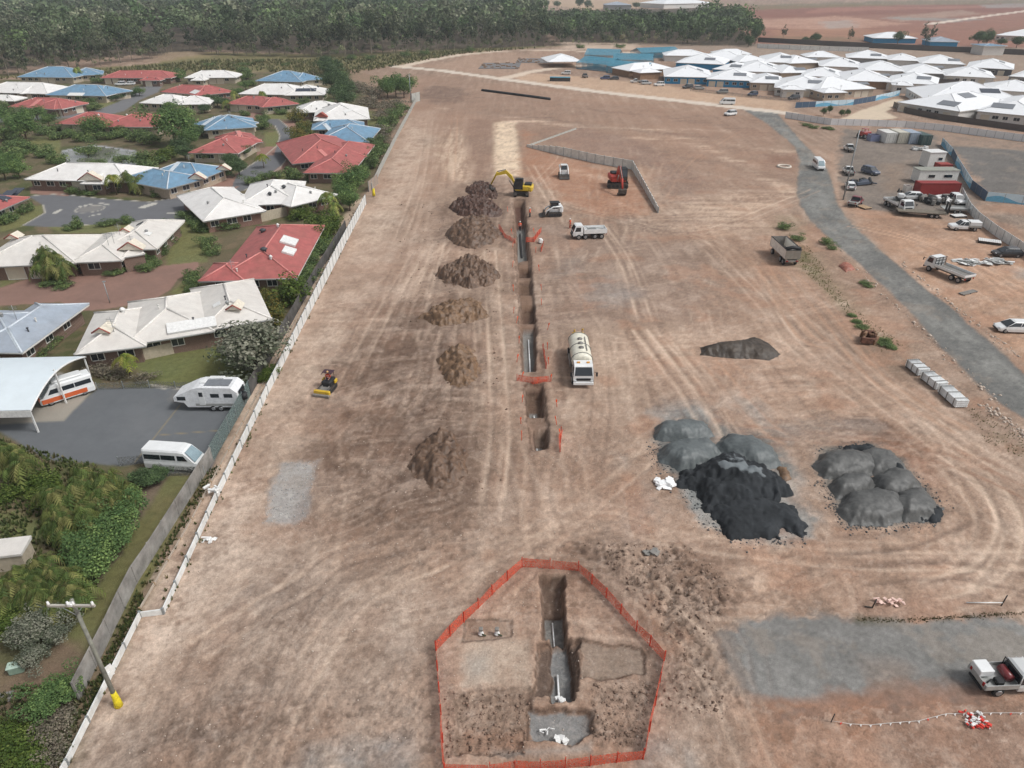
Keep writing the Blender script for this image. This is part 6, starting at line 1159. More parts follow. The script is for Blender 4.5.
def tracks(root, L, W_, wd, h, n=2):
    for s in (-1, 1):
        t = MB(); y = s * (W_ / 2 - wd / 2); pr = []
        for i in range(7): a = math.pi / 2 + math.pi * i / 6; pr.append((-L / 2 + h / 2 + math.cos(a) * h / 2, h / 2 + math.sin(a) * h / 2))
        for i in range(7): a = -math.pi / 2 + math.pi * i / 6; pr.append((L / 2 - h / 2 + math.cos(a) * h / 2, h / 2 + math.sin(a) * h / 2))
        t.side(pr, y - wd / 2, y + wd / 2); x = -L / 2 + .1
        while x < L / 2: t.box(x, y, h + .02, .06, wd, .05); x += .22
        o = t.build('track', M_CHAS, root); q = MB()
        for k in range(5): q.disc_y(-L / 2 + h / 2 + (L - h) * k / 4, y + s * .03, h / 2, h * .3, wd, 10)
        q.build('track_rollers', M_BLK, o)
def excavator(label, px, py, base_rz, up_rz, col, s=1.0, boomp=((0.9, 1.2), (2.6, 3.4), (4.4, 2.6), (5.0, .9))):
    r = tag(empty('excavator', (0, 0, 0)), label, 'excavator'); tracks(r, 3.2, 2.5, .5, .75); mb = MB(); mb.box(0, 0, .6, 1.6, 1.5, .5, .08); mb.build('undercarriage', M_CHAS, r)
    a = up_rz - base_rz; T = lambda m: m.at(0, 0, 0, a)
    mb = T(MB()); mb.box(-.5, -.1, 1.35, 2.9, 2.3, .85, .12); mb.box(-1.7, 0, 1.3, .7, 2.3, .95, .2); mb.build('upper_body', col, r); mb = T(MB()); mb.box(-1.2, -.2, 1.9, 1.2, 1.5, .3, .08); mb.build('engine_cover', M_BLK, r)
    mb = T(MB()); mb.side([(-.4, 1.2), (1.1, 1.2), (1.15, 1.8), (.8, 2.85), (-.35, 2.85)], .15, 1.1); mb.build('cab', M_VG, r); mb = T(MB()); mb.box(.25, .63, 2.9, 1.3, 1.05, .1, .03)
    for x, y in ((-.38, .13), (-.38, 1.12), (1.1, .13), (1.1, 1.12)): mb.tube([(x, y, 1.2), (x if x < 0 else 1.15, y, 1.8), (x if x < 0 else .82, y, 2.87)], .06, 4)
    mb.build('cab_frame', M_BLK, r)
    b = boomp; mb = T(MB()); mb.loft([[(x, -.35 - w_, z - k), (x, -.35 + w_, z - k), (x, -.35 + w_, z + k), (x, -.35 - w_, z + k)][::-1] for (x, z), w_, k in ((b[0], .2, .25), ((.5 * (b[0][0] + b[1][0]) - .15, .5 * (b[0][1] + b[1][1]) + .25), .2, .36), (b[1], .18, .3), (b[2], .15, .2))]); mb.build('boom', col, r)
    mb = T(MB()); mb.tube([(b[2][0] - .3, -.35, b[2][1] + .45), (b[2][0], -.35, b[2][1]), (b[3][0], -.35, b[3][1])], .2, 5, r1=.13); mb.build('stick', col, r); mb = T(MB()); mb.tube([(b[0][0] + .4, -.35, b[0][1] - .1), (.5 * (b[0][0] + b[1][0]) + .3, -.35, .5 * (b[0][1] + b[1][1]) - .2)], .09, 6); mb.tube([(b[1][0], -.35, b[1][1] + .4), (b[2][0] - .2, -.35, b[2][1] + .5)], .08, 6); mb.build('hydraulic_ram', M_STEEL, r)
    x, z = b[3]; mb = T(MB()); mb.side([(x - .1, z + .15), (x + .25, z), (x + .2, z - .55), (x - .2, z - .85), (x - .75, z - .75), (x - .7, z - .65), (x - .25, z - .7), (x - .0, z - .3)], -.95, .25); mb.build('bucket', M_CHAS, r)
    place(r, px, py, base_rz); r.scale = (s,) * 3; return r
excavator('yellow excavator with bent boom at the far end of the trench', 521, 195, D(90), D(172), mat('excavator_yellow', (214, 182, 54), 0.45, dirt=0.2), 1.25, ((.9, 1.3), (2.6, 3.7), (4.3, 3.2), (5.2, 1.5)))
r = excavator('red and black excavator with its bucket down before the grey panel wall', 617.5, 187, D(-8), D(-86), mat('excavator_red', (176, 58, 46), 0.5, dirt=0.2), 1.45, ((.8, 1.4), (2.0, 3.3), (4.5, 1.8), (5.0, .9)))
# skid loader
r = tag(empty('skid_loader', (0, 0, 0)), 'white skid loader with open cab facing left near the trench', 'skid loader'); tracks(r, 2.3, 1.8, .4, .7); mb = MB(); mb.box(-.2, 0, .85, 2.0, 1.0, .8, .1); mb.box(-1.0, 0, 1.1, .6, 1.5, .9, .12); mb.build('body', M_VW, r)
mb = MB(); mb.side([(-.6, 1.2), (.75, 1.2), (.6, 2.05), (-.6, 2.05)], -.5, .5); mb.build('cab', M_VG, r); mb = MB(); mb.box(-.05, 0, 2.1, 1.5, 1.15, .1, .03); mb.build('cab_roof', M_BLK, r)
for s in (-1, 1): mb = MB(); mb.tube([(-1.1, s * .78, 1.6), (.2, s * .78, 1.55), (1.2, s * .78, 1.0), (1.5, s * .78, .4)], .12, 5); mb.build('lift_arm', M_VW, r)
mb = MB(); mb.side([(1.5, .1), (2.3, .1), (1.7, .25), (1.6, .75), (1.5, .75)], -.95, .95); mb.build('bucket', M_CHAS, r); place(r, 554, 215.5, D(185)); r.scale = (1.25,) * 3
r = tag(empty('small_loader', (0, 0, 0)), 'small white compact loader standing on the red ground above the skid loader', 'loader'); tracks(r, 2.2, 1.7, .4, .65); mb = MB(); mb.box(-.3, 0, 1.0, 1.8, 1.1, 1.0, .1); mb.build('body', M_VW, r); mb = MB(); mb.side([(-.5, 1.4), (.6, 1.4), (.4, 2.1), (-.5, 2.1)], -.5, .5); mb.build('cab', M_VG, r)
for s in (-1, 1): mb = MB(); mb.tube([(-.9, s * .7, 1.9), (.4, s * .7, 1.6), (1.3, s * .7, .5)], .12, 5); mb.build('lift_arm', M_VW, r)
mb = MB(); mb.side([(1.3, .1), (2.1, .1), (1.5, .3), (1.3, .8)], -.9, .9); mb.build('bucket', M_CHAS, r); mb = MB(); mb.box(-.05, 0, 2.15, 1.1, 1.1, .08); mb.build('cab_roof', M_VW, r); place(r, 563.5, 177, D(-88)); r.scale = (1.3,) * 3
# ride on loader with spreader
M_YEL = mat('machine_yellow', (206, 170, 46), 0.5, dirt=0.25); r = tag(empty('track_loader', (0, 0, 0)), 'small track loader with a yellow levelling bar on the brown ground', 'track loader'); tracks(r, 1.9, 1.5, .36, .6)
mb = MB(); mb.box(-.4, 0, .85, 1.5, 1.1, .7, .1); mb.build('body', M_BLK, r); mb = MB(); mb.box(-.7, .72, .9, .6, .2, .4, .05); mb.box(-.7, -.72, .9, .6, .2, .4, .05); mb.build('side_panel', M_YEL, r); mb = MB()
for s in (-1, 1): mb.tube([(-.9, s * .5, 1.0), (-.85, s * .5, 2.0), (.1, s * .5, 2.0)], .05, 5)
mb.box(-.65, 0, 2.03, .8, 1.2, .07, .02); mb.build('roll_canopy', mat('plum_canopy', (70, 48, 58), 0.6), r); mb = MB(); mb.box(.75, 0, .55, .8, 1.3, .12); mb.tube([(0, .4, .8), (1.1, .4, .5)], .07, 5); mb.tube([(0, -.4, .8), (1.1, -.4, .5)], .07, 5); mb.build('push_frame', M_STEEL, r)
mb = MB(); mb.box(1.35, 0, .45, .35, 1.9, .5, .06); mb.build('levelling_bar', M_YEL, r); mb = MB(); mb.box(1.65, 0, .2, .3, 1.95, .3, .04); mb.build('grader_blade', M_STEEL, r); LOADER = place(r, 328, 390, D(-103))

# ------------------------------------------------------------ people
def person(label, px, py, rz, top, pants, hat, pose='stand', dz=0.0, loc=None):
    """one skinned body; clothing, hat and hair are children"""
    sit = pose == 'sit'; J = {}
    hip = .5 if sit else .93; K = .0
    pts = [(0, 0, hip), (0, 0, hip + .18), (0, 0, hip + .42), (0, 0, hip + .56), (.02, 0, hip + .66), (.03, 0, hip + .78)]; rad = [.13, .12, .14, .07, .095, .085]; ed = [(0, 1), (1, 2), (2, 3), (3, 4), (4, 5)]
    for s in (-1, 1):
        i = len(pts)
        if sit: leg = [(.02, s * .1, hip - .02), (.42, s * .13, hip + .02), (.46, s * .13, hip - .4), (.58, s * .13, hip - .46)]
        else: st = .1 * s if pose == 'walk' else 0.03 * s; leg = [(0, s * .1, hip - .06), (.03 + st, s * .11, .5), (st * 1.4, s * .11, .08), (.14 + st * 1.4, s * .12, .04)]
        pts += leg; rad += [.095, .07, .05, .045]; ed += [(0, i), (i, i + 1), (i + 1, i + 2), (i + 2, i + 3)]; i = len(pts); fw = .3 if pose != 'stand' else .12
        pts += [(0, s * .19, hip + .47), (.05, s * .25, hip + .2), (.1 + fw, s * .2, hip + .06), (.18 + fw, s * .18, hip + .05)]; rad += [.06, .045, .035, .04]; ed += [(2, i), (i, i + 1), (i + 1, i + 2), (i + 2, i + 3)]
    me = bpy.data.meshes.new('person'); me.from_pydata(pts, ed, []); o = bpy.data.objects.new('person', me); sc.collection.objects.link(o); o.modifiers.new('skin', 'SKIN'); o.modifiers.new('sub', 'SUBSURF').levels = 1; o.modifiers['sub'].render_levels = 1
    for i, q in enumerate(me.skin_vertices[0].data): q.radius = (rad[i],) * 2; q.use_root = (i == 0)
    me.materials.append(mat('skin', (176, 128, 104), 0.6)); tag(o, label, 'person')
    E_ = lambda z, a, b, x=0: [(x + math.cos(t) * a, math.sin(t) * b, z) for t in [2 * math.pi * k / 12 for k in range(12)]]
    mb = MB(); mb.loft([E_(hip - .05, .15, .2), E_(hip + .2, .15, .19), E_(hip + .45, .17, .23), E_(hip + .54, .12, .17), E_(hip + .58, .08, .09)], smooth=True)
    for s in (-1, 1): mb.tube([(0, s * .2, hip + .49), (.05, s * .26, hip + .2)], .085, 7); 
    mb.build('hi_vis_shirt', top, o); mb = MB()
    for s in (-1, 1): q = pts[6 if s < 0 else 14:]; mb.tube([(0, s * .09, hip)] + [q[0], q[1], q[2]], .125, 8, r1=.075)
    mb.build('trousers', pants, o); mb = MB()
    for s in (-1, 1): q = pts[6 if s < 0 else 14:]; mb.box(q[2][0] + .08, q[2][1], q[2][2] - .0, .28, .12, .14, .03)
    mb.build('boots', M_CHAS, o); mb = MB(); z = hip + .82; mb.loft([E_(z - .02, .16, .15, .05), E_(z, .125, .12, .03), E_(z + .08, .11, .1, .03), E_(z + .13, .05, .05, .03)], smooth=True); mb.build('hard_hat', hat, o)
    mb = MB(); mb.loft([E_(hip + .17, .157, .197), E_(hip + .22, .157, .197)], cap=False); mb.loft([E_(hip + .36, .172, .228), E_(hip + .41, .176, .236)], cap=False); mb.build('reflective_band', M_WHITE, o)
    if loc is not None: o.location = loc; o.rotation_euler = (0, 0, rz)
    else: place(o, px, py, rz, dz)
    return o
M_HV = mat('orange_hi_vis', (236, 92, 48), 0.7, var=0.15); M_NAVY = mat('navy_work_trousers', (50, 54, 66), 0.9)
person('worker in orange shirt and navy trousers standing beside the dark end of the trench', 530, 217, D(170), M_HV, M_NAVY, M_WHITE)
person('worker in orange shirt and orange trousers standing at the nose of the tipper truck', 570, 228, D(-160), M_HV, mat('orange_trousers', (206, 90, 56), 0.8), M_WHITE, 'walk')
person('worker in orange shirt down inside the long trench', 519.5, 222, D(-90), M_HV, M_NAVY, M_WHITE, 'stand', -1.0, loc=(G(520, 224).x, G(520, 224).y, -1.3))
lp = LOADER.location; person('operator in red orange shirt seated on the small track loader', 0, 0, D(-103), mat('red_orange_shirt', (200, 74, 50), 0.8), M_NAVY, mat('tan_hat', (196, 160, 110), 0.8), 'sit', loc=(lp.x - .12 * math.cos(D(-103)) * 4, lp.y - .12 * math.sin(D(-103)) * 4, lp.z + .75))

# ------------------------------------------------------------ yard: containers, sheds, trailers, stores
def container(label, x0, x1, py, dep, hgt, rgb, name='shipping_container', cat='container', rz=0.0, ends=True):
    a, b = G(x0, py), G(x1, py); L = (b - a).length; ang = math.atan2((b - a).y, (b - a).x); c = (a + b) / 2
    r = tag(empty(name, (c.x, c.y, 0.05), ang), label, cat); m = ribbed('container_%d_%d_%d' % rgb, rgb, 0, 7, 0.5, 0.55, 0.08, 0.18)
    mb = MB(); mb.box(0, dep / 2, hgt / 2, L - .16, dep, hgt, .03); mb.build('body', m, r); fr = MB(); pm = mat('trim_%d_%d_%d' % rgb, tuple(int(x * .82) for x in rgb), 0.6)
    for sx in (-1, 1):
        for y in (.03, dep - .03): MB().box(sx * (L / 2 - .07), y, hgt / 2, .14, .14, hgt + .05).build('corner_post', pm, r)
    for z in (.07, hgt - .05): MB().box(0, -.01, z, L - .3, .1, .12).build('end_rail', pm, r)
    if ends:
        for sx in (-1, 1):
            d = MB(); d.box(sx * (L / 4 - .04), -.035, hgt / 2, L / 2 - .22, .05, hgt - .36, .01); d = d.build('door', m, r); q = MB()
            for k in (-.25, .25): q.tube([(sx * (L / 4) + k * L / 2 * .7, -.09, .25), (sx * (L / 4) + k * L / 2 * .7, -.09, hgt - .25)], .03, 5)
            q.build('lock_bar', M_STEEL, d)
    return r
container('white shipping container, leftmost of the row of four under the hoarding', 884.5, 896, 143.5, 6, 2.7, (224, 224, 220)); container('cream shipping container between the white and blue grey ones', 896.8, 907.2, 143.8, 6, 2.9, (208, 204, 190)); container('blue grey shipping container between the cream and green ones', 908.2, 919.2, 144.2, 6, 2.9, (164, 178, 194)); container('dark green shipping container, right end of the row of four', 920, 930.5, 145.5, 6, 2.6, (64, 90, 88))
def shed(label, x0, x1, py, dep, hgt, wallm, roofm, wins=((-.2, 1.5),), rz=0.0):
    a, b = G(x0, py), G(x1, py); L = (b - a).length; ang = math.atan2((b - a).y, (b - a).x) + rz; c = (a + b) / 2; r = tag(empty('site_shed', (c.x, c.y, 0.0), ang), label, 'site shed')
    mb = MB(); mb.box(0, dep / 2, hgt / 2 + .2, L, dep, hgt, .03); mb.build('wall', wallm, r); mb = MB(); mb.box(0, dep / 2, hgt + .26, L + .3, dep + .3, .12, .02); mb.build('roof', roofm, r)
    for u, w_ in wins: m = MB(); m.box(u * L, -.03, hgt * .62, w_, .06, .8); o = m.build('window', M_FRAME, r); q = MB(); q.box(u * L, -.045, hgt * .62, w_ - .16, .05, .64); q.build('pane', M_VG, o)
    m = MB(); m.box(0, dep / 2, .1, L - .4, dep - .4, .2); m.build('skid_base', M_CHAS, r); return r
shed('tall white site shed behind the small red container', 926, 943, 168, 3.4, 3.4, mat('shed_white', (222, 222, 218), 0.6, dirt=0.1), M_WHITE, ((.2, 1.2),), D(6)); shed('long white site office with grey roof behind the red container', 917, 956, 183.5, 3.2, 2.6, MATS['shed_white'], mat('olive_grey_roof', (146, 148, 138), 0.6, dirt=0.1), ((-.18, 1.6), (.24, 2.0)))
container('long red container with dented side in front of the white site office', 918, 958.5, 195, 2.5, 2.4, (150, 50, 48), ends=False); container('small red skip with white top beside the tall site shed', 938, 951, 172.5, 2.5, 1.8, (158, 60, 54), 'skip_bin', 'skip bin', ends=False)
def bin_(label, x0, x1, py, dep, hgt, rgb, inner=(90, 40, 36)):
    a, b = G(x0, py), G(x1, py); L = (b - a).length; c = (a + b) / 2; r = tag(empty('skip_bin', (c.x, c.y, 0)), label, 'skip bin'); mb = MB()
    for s in (-1, 1): mb.box(s * (L / 2 - .05), dep / 2, hgt / 2, .1, dep, hgt)
    mb.box(0, .05, hgt / 2, L - .2, .1, hgt); mb.box(0, dep - .05, hgt / 2, L - .2, .1, hgt); mb.build('bin_wall', paint('bin_%d_%d_%d' % rgb, rgb), r); mb = MB(); mb.box(0, dep / 2, hgt * .55, L - .22, dep - .2, .1)
    for i in range(7): mb.box(random.uniform(-.3, .3) * L, dep * random.uniform(.25, .75), hgt * .7, .5, .5, .4, .05)
    mb.build('rubbish', mat('rubbish_%d' % inner[0], inner, 0.9, var=0.4, scale=4), r); return r
bin_('blue sided bin with red contents left of the white container', 870, 879, 141.5, 2.4, 1.7, (120, 128, 160), (140, 40, 40)); bin_('white bin filled with red scrap above the white truck', 905.5, 911, 192.5, 1.6, 1.3, (210, 206, 200), (140, 50, 44))
r = tag(empty('red_compactor', (0, 0, 0)), 'red wheeled compactor machine at the north end of the yard', 'compactor'); mb = MB(); mb.box(0, 0, 1.0, 2.2, 1.5, .9, .12); mb.build('body', paint('compactor_red', (160, 50, 44)), r); wheels(r, (-.8, .8), .85, .5, .5); mb = MB(); mb.box(-.2, 0, 2.0, 1.0, 1.2, .08); 
for x in (-.6, .2): mb.tube([(x, .5, 1.4), (x, .5, 2.0)], .05, 5); mb.tube([(x, -.5, 1.4), (x, -.5, 2.0)], .05, 5)
mb.build('canopy_frame', MATS['compactor_red'], r); place(r, 864, 138, D(20)); r.scale = (1.3,) * 3
r = tag(empty('tilt_trailer', (0, 0, 0)), 'long grey flat deck trailer with raised black ramps in the yard', 'trailer'); mb = MB(); mb.box(0, 0, .95, 8.6, 2.6, .16, .02); x = -4.2
while x < 4.2: mb.box(x, 0, 1.04, .14, 2.5, .04); x += .3
mb.build('deck', mat('deck_timber', (128, 120, 108), 0.9, var=0.2, scale=2), r); wheels(r, (-2.6, -1.7), 1.05, .42, .3); mb = MB(); mb.box(0, 0, .72, 8.4, 1.0, .3); mb.tube([(4.2, 0, .8), (5.6, 0, .7)], .1, 6); mb.build('chassis', M_CHAS, r)
for s in (-1, 1): mb = MB(); mb.box(-4.35, s * .75, 1.9, .18, .65, 2.0); mb.build('ramp', M_BLK, r)
place(r, 920, 216, heading((943, 217), (899, 214)))
r = tag(empty('silver_trailer', (0, 0, 0)), 'silver tandem trailer with flat deck right of the junk pile', 'trailer'); mb = MB(); mb.box(0, 0, .7, 4.6, 2.2, .1); 
for s in (-1, 1): mb.box(0, s * 1.08, .85, 4.6, .06, .25)
mb.build('deck', M_ALU, r); wheels(r, (-.5, .4), 1.2, .34, .2); mb = MB(); mb.tube([(2.2, .7, .55), (3.5, 0, .5), (2.2, -.7, .55)], .07, 5); mb.build('drawbar', M_STEEL, r); place(r, 954, 212, D(172))
def junk(name, label, cat, px, py, n, spread, sizes, m2, seed, z=0.0):
    rs = random.Random(seed); r = tag(empty(name, G(px, py)), label, cat); r.location.z = z
    for i, m in enumerate(m2):
        mb = MB()
        for k in range(n):
            a, b, c = [rs.uniform(*q) for q in sizes]; mb.at(rs.uniform(-1, 1) * spread[0], rs.uniform(-1, 1) * spread[1], c / 2 + rs.uniform(0, .3), rs.uniform(0, 6.3), rs.uniform(-.25, .25), rs.uniform(-.25, .25)); mb.box(0, 0, 0, a, b, c, min(a, b, c) * .12)
        mb.build(['scrap', 'frame_piece', 'sheet_piece'][i], m, r)
    return r
junk('scrap_machinery', 'heap of black and grey machine parts below the long red container', 'machine parts', 929, 203, 8, (1.6, 1.8), ((.4, 1.8), (.2, .9), (.3, 1.3)), (M_BLK, M_STEEL), 1); junk('scrap_machinery', 'dark machine parts between the junk heap and the white ute in the yard', 'machine parts', 944, 202, 8, (1.4, 1.6), ((.4, 1.6), (.2, .8), (.3, 1.2)), (M_BLK, M_STEEL, M_WHITE), 2)
junk('trailer_stack', 'black trailer frames stacked on the west side of the yard', 'trailer frames', 863, 184, 7, (2.2, 1.6), ((.8, 3.0), (.3, 1.2), (.2, .7)), (M_BLK, mat('navy_steel', (70, 78, 92), 0.6)), 3); junk('rubbish_sheets', 'scatter of white plastic sheets on the orange ground by the curved fence', 'plastic sheets', 984, 263, 26, (4.2, 1.4), ((.4, 1.8), (.3, 1.0), (.03, .1)), (M_WHITE, M_ALU), 4)
junk('scrap_bags', 'white bags and offcuts at the foot of the tall site shed', 'bags', 920, 150, 8, (1.8, .9), ((.5, 1.5), (.4, .9), (.3, .8)), (M_WHITE, M_ALU), 5); junk('timber_scrap', 'rusty brown steel frames on the end of the grass verge', 'steel frames', 867, 341, 6, (1.3, 1.0), ((.4, 1.6), (.15, .5), (.3, 1.2)), (mat('rusty_steel', (104, 72, 58), 0.9, var=0.4), mat('brown_wood', (134, 104, 82), 0.9, var=0.3)), 6)
junk('rag_pile', 'bright white crumpled sheet on the pale ground left of the black gravel', 'sheet', 665, 485, 22, (.75, .6), ((.3, .8), (.3, .7), (.05, .3)), (mat('bright_white_fabric', (244, 246, 246), 0.8),), 7); junk('mesh_scraps', 'loose pink and white mesh scraps on the ground above the gravel pad', 'mesh scraps', 889, 604, 22, (.95, .3), ((.15, .5), (.08, .25), (.03, .12)), (mat('pale_pink_mesh', (232, 200, 188), 0.8),), 8)
junk('bunting_pile', 'red and white bunting heaped at the end of the flag line', 'bunting', 974, 721, 24, (.65, .5), ((.12, .35), (.08, .2), (.04, .14)), (mat('red_bunting', (214, 70, 60), 0.8), M_WHITE), 9); junk('fabric_roll', 'crumpled white fabric roll lying over the panel wall', 'fabric', 212, 494, 9, (.75, .35), ((.3, .9), (.15, .3), (.1, .3)), (M_WHITE,), 10, 0.3)
junk('fabric_scrap', 'small white fabric scraps below the panel wall', 'fabric', 209, 541, 7, (.45, .3), ((.2, .6), (.1, .3), (.03, .15)), (M_WHITE,), 11); junk('white_bag', 'white bag east of the trench beside the orange mesh', 'bag', 541.5, 243, 4, (.25, .2), ((.5, .7), (.4, .6), (.5, .8)), (M_WHITE,), 12)
junk('grey_rubble', 'grey crumpled sheet among the clods near the excavation', 'sheet', 649, 554, 9, (.8, .3), ((.3, .7), (.2, .4), (.05, .15)), (M_STEEL,), 13)
def slabobj(name, label, cat, px, py, rz, sx, sy, sz, m, extra=None):
    r = tag(empty(name, G(px, py), rz), label, cat); mb = MB(); n = max(2, int(sx / .28))
    for i in range(n): mb.box(-sx / 2 + (i + .5) * sx / n, 0, sz - .03, sx / n * .86, sy, .05)
    mb.build('boards', m, r); mb = MB()
    for s in (-.42, 0, .42): mb.box(0, s * sy, (sz - .06) / 2, sx, .12, sz - .06)
    mb.build('bearers', M_CHAS if extra is None else extra, r); return r
slabobj('pallet', 'yellowish timber pallet right of the dark red ute', 'pallet', 864, 208, D(20), 1.8, 2.4, .3, M_TIMB); slabobj('panel_stack', 'stack of white panels lying beside the curved white fence', 'panel stack', 989, 243, D(-28), 3.4, 1.8, .5, M_WHITE); slabobj('plank_ramp', 'grey plank ramp lying on the ground behind the flatbed truck', 'ramp', 968, 293, D(-65), .9, 3.2, .18, M_STEEL); slabobj('board_stack', 'white boards lying beside the silver trailer', 'boards', 958, 217, D(10), 2.6, 1.6, .4, M_WHITE); slabobj('timber_pack', 'pack of blue timber beside the leftmost parked white car', 'timber pack', 560, 81, D(-6), 9, 3.4, 1.6, M_STUD)
# packs of white pipe
def pipe_pack(lb, a, b):
    A, B = G(*a), G(*b); d = B - A; L = d.length; c = (A + B) / 2; r = tag(empty('pipe_pack', (c.x, c.y, 0), math.atan2(d.y, d.x)), lb, 'pipe pack', 'white pipe packs beside the haul road')
    mb = MB()
    for i in range(6):
        for j in range(4): mb.tube([(-L / 2 + .1, (i - 2.5) * .23, .24 + j * .225), (L / 2 - .1, (i - 2.5) * .23, .24 + j * .225)], .108, 8)
    mb.build('pipes', mat('white_pipe', (238, 240, 240), 0.4, dirt=0.08), r)
    for x in (-.36, 0, .36): m = MB(); m.box(x * L, 0, .06, .1, 1.5, .12); m.box(x * L, 0, 1.09, .07, 1.5, .05); m.box(x * L, .73, .58, .07, .05, .95); m.box(x * L, -.73, .58, .07, .05, .95); m.build('timber_frame', M_STEEL, r)
pipe_pack('white pipe pack at the upper left end of the row beside the haul road', (909.5, 366), (923, 377)); pipe_pack('white pipe pack in the middle of the row beside the haul road', (924, 378), (941, 391)); pipe_pack('white pipe pack at the lower right end of the row beside the haul road', (942, 392), (961, 409))
def tubeobj(name, label, cat, pts, r_, m, z=0.1, n=8):
    P = [G(*q) for q in pts]; o0 = P[0]; mb = MB(); Q = []
    for p in P: Q.append((p.x - o0.x, p.y - o0.y, z + gz(p.x, p.y)))
    mb.tube(Q, r_, n); o = mb.build(name, m); o.location = (o0.x, o0.y, 0); return tag(o, label, cat)
tubeobj('black_pipe', 'long black drainage pipe lying on the far open ground', 'pipe', [(482, 91), (505, 94), (528, 97), (550, 100)], .5, M_BLK, .35); M_PIPE = MATS['white_pipe']
tubeobj('laid_pipe', 'thin white pipe laid along the open middle of the long trench', 'pipe', [(528.5, 332), (529.5, 350), (530.5, 367)], .1, M_PIPE, .12); tubeobj('laid_pipe', 'short white pipe on the floor of the third trench pit', 'pipe', [(534, 405), (535, 413)], .1, M_PIPE, .12); tubeobj('laid_pipe', 'short white pipe in the pit nearest the camera on the long trench', 'pipe', [(537, 438), (538, 445)], .1, M_PIPE, .12); tubeobj('laid_pipe', 'white pipe laid at the head of the foreground excavation', 'pipe', [(553, 610), (554, 623), (555, 634)], .06, M_PIPE, .1); tubeobj('laid_pipe', 'white pipe end standing in the water of the foreground pit', 'pipe', [(558, 664), (559, 680), (560, 692)], .07, M_PIPE, .2)
tubeobj('laid_pipe', 'thin dark pipe in the shaded far part of the trench', 'pipe', [(520, 227), (521, 240), (522, 250)], .16, M_BLK, .15)
junk('sand_bag', 'white bags dropped at the near end of the foreground pit', 'bags', 561, 697, 5, (.28, .12), ((.3, .5), (.2, .35), (.12, .25)), (M_WHITE,), 21, -.5); junk('sand_bag', 'white bags on the floor of the flooded front pit', 'bags', 561, 737, 6, (.3, .12), ((.25, .5), (.2, .35), (.1, .2)), (M_WHITE,), 22, -.5); junk('white_scrap', 'thin white offcuts floating in the flooded front pit', 'offcuts', 551, 727, 5, (.6, .2), ((.2, .45), (.05, .1), (.04, .08)), (M_WHITE,), 23, -.5)
for px, lb in ((481, 'left of two grey water valves beside the excavation'), (497, 'right of two grey water valves beside the excavation')):
    r = tag(empty('water_valve', G(px, 634)), lb, 'water valve', 'twin water valves in the excavation'); r.location.z = -.1; mb = MB(); mb.tube([(0, 0, 0), (0, 0, .5)], .12, 8); mb.tube([(0, 0, .12), (0, 0, .2)], .2, 8); mb.build('stem', M_WHITE, r); mb = MB(); mb.box(0, 0, .6, .3, .3, .22, .04); mb.build('cap', M_STEEL, r); mb = MB(); mb.tube([(.05, -.1, .2), (.35, -.15, .1)], .06, 6); mb.build('outlet', mat('dark_green_metal', (58, 66, 48), 0.7), r)
mb = MB(); p0 = G(784, 167); n = 20
mb.tube([(1.5 * math.cos(2 * math.pi * i / n), 1.5 * math.sin(2 * math.pi * i / n), .12) for i in range(n + 1)], .28, 6); o = mb.build('manhole_ring', mat('pale_concrete_ring', (206, 196, 184), 0.85)); o.location = p0; tag(o, 'pale concrete manhole ring in the earth west of the haul road', 'manhole')
sm_ = MB(); sm_.tube([(0, 0, -.1), (.02, 0, .5), (.03, .02, 1.05)], .035, 5); sm_.box(.02, 0, .85, .16, .05, .3, .01); sm_ = sm_.mesh('orange_stake', M_HV)
for i in range(26):
    y = 205 + (450 - 205) * ((i // 2 + .5) / 13) + random.uniform(-5, 5); x = 519 + (y - 205) * .094 + (1 if i % 2 else -1) * (11 + (y - 205) * .035) + random.uniform(-2, 3); o = bpy.data.objects.new('orange_stake', sm_); sc.collection.objects.link(o); p = G(x, y); o.location = (p.x, p.y, gz(p.x, p.y)); o.rotation_euler = (random.uniform(-.2, .2), random.uniform(-.2, .2), random.uniform(0, 6)); tag(o, 'thin orange stake beside the edge of the long trench', 'stake', 'orange stakes along the long trench')
# flag line, stakes, poles
pts = [(831, 722), (850, 725), (870, 726), (890, 724), (918, 722), (945, 715), (990, 714), (1030, 714)]; P = resample([G(*q) for q in pts], .62); o0 = P[0]; r = tag(empty('flag_line', o0), 'string of small white flags on a peg at the lower right', 'flag line'); mb = MB(); mb.tube([(p.x - o0.x, p.y - o0.y, .12) for p in P], .012, 4); mb.build('string', M_WHITE, r)
for i, p in enumerate(P[1::1]): mb = MB(); q = p - o0; mb.raw([(q.x - .08, q.y - .04, .13), (q.x + .08, q.y - .02, .13), (q.x + random.uniform(-.05, .05), q.y - .1, -.02 + random.uniform(0, .04)), (q.x, q.y - .03, .16)], [(0, 1, 2), (0, 2, 3), (1, 3, 2), (0, 3, 1)]); mb.build('flag', M_WHITE if i % 9 else MATS['red_bunting'], r)
mb = MB(); mb.tube([(0, 0, 0), (.05, 0, .8)], .035, 6); mb.build('peg', M_BLK, r)
r = tag(empty('survey_stake', G(1001, 606)), 'dark stake with a white rail leaning to it above the gravel pad', 'stake'); mb = MB(); mb.tube([(0, 0, 0), (.08, 0, 1.1)], .05, 6); mb.build('stake', M_CHAS, r); a = G(966, 600); b = G(1001, 602); mb = MB(); mb.tube([(a.x - b.x, a.y - b.y, .15), (0, 0, .35)], .04, 6); mb.build('rail', M_WHITE, r)
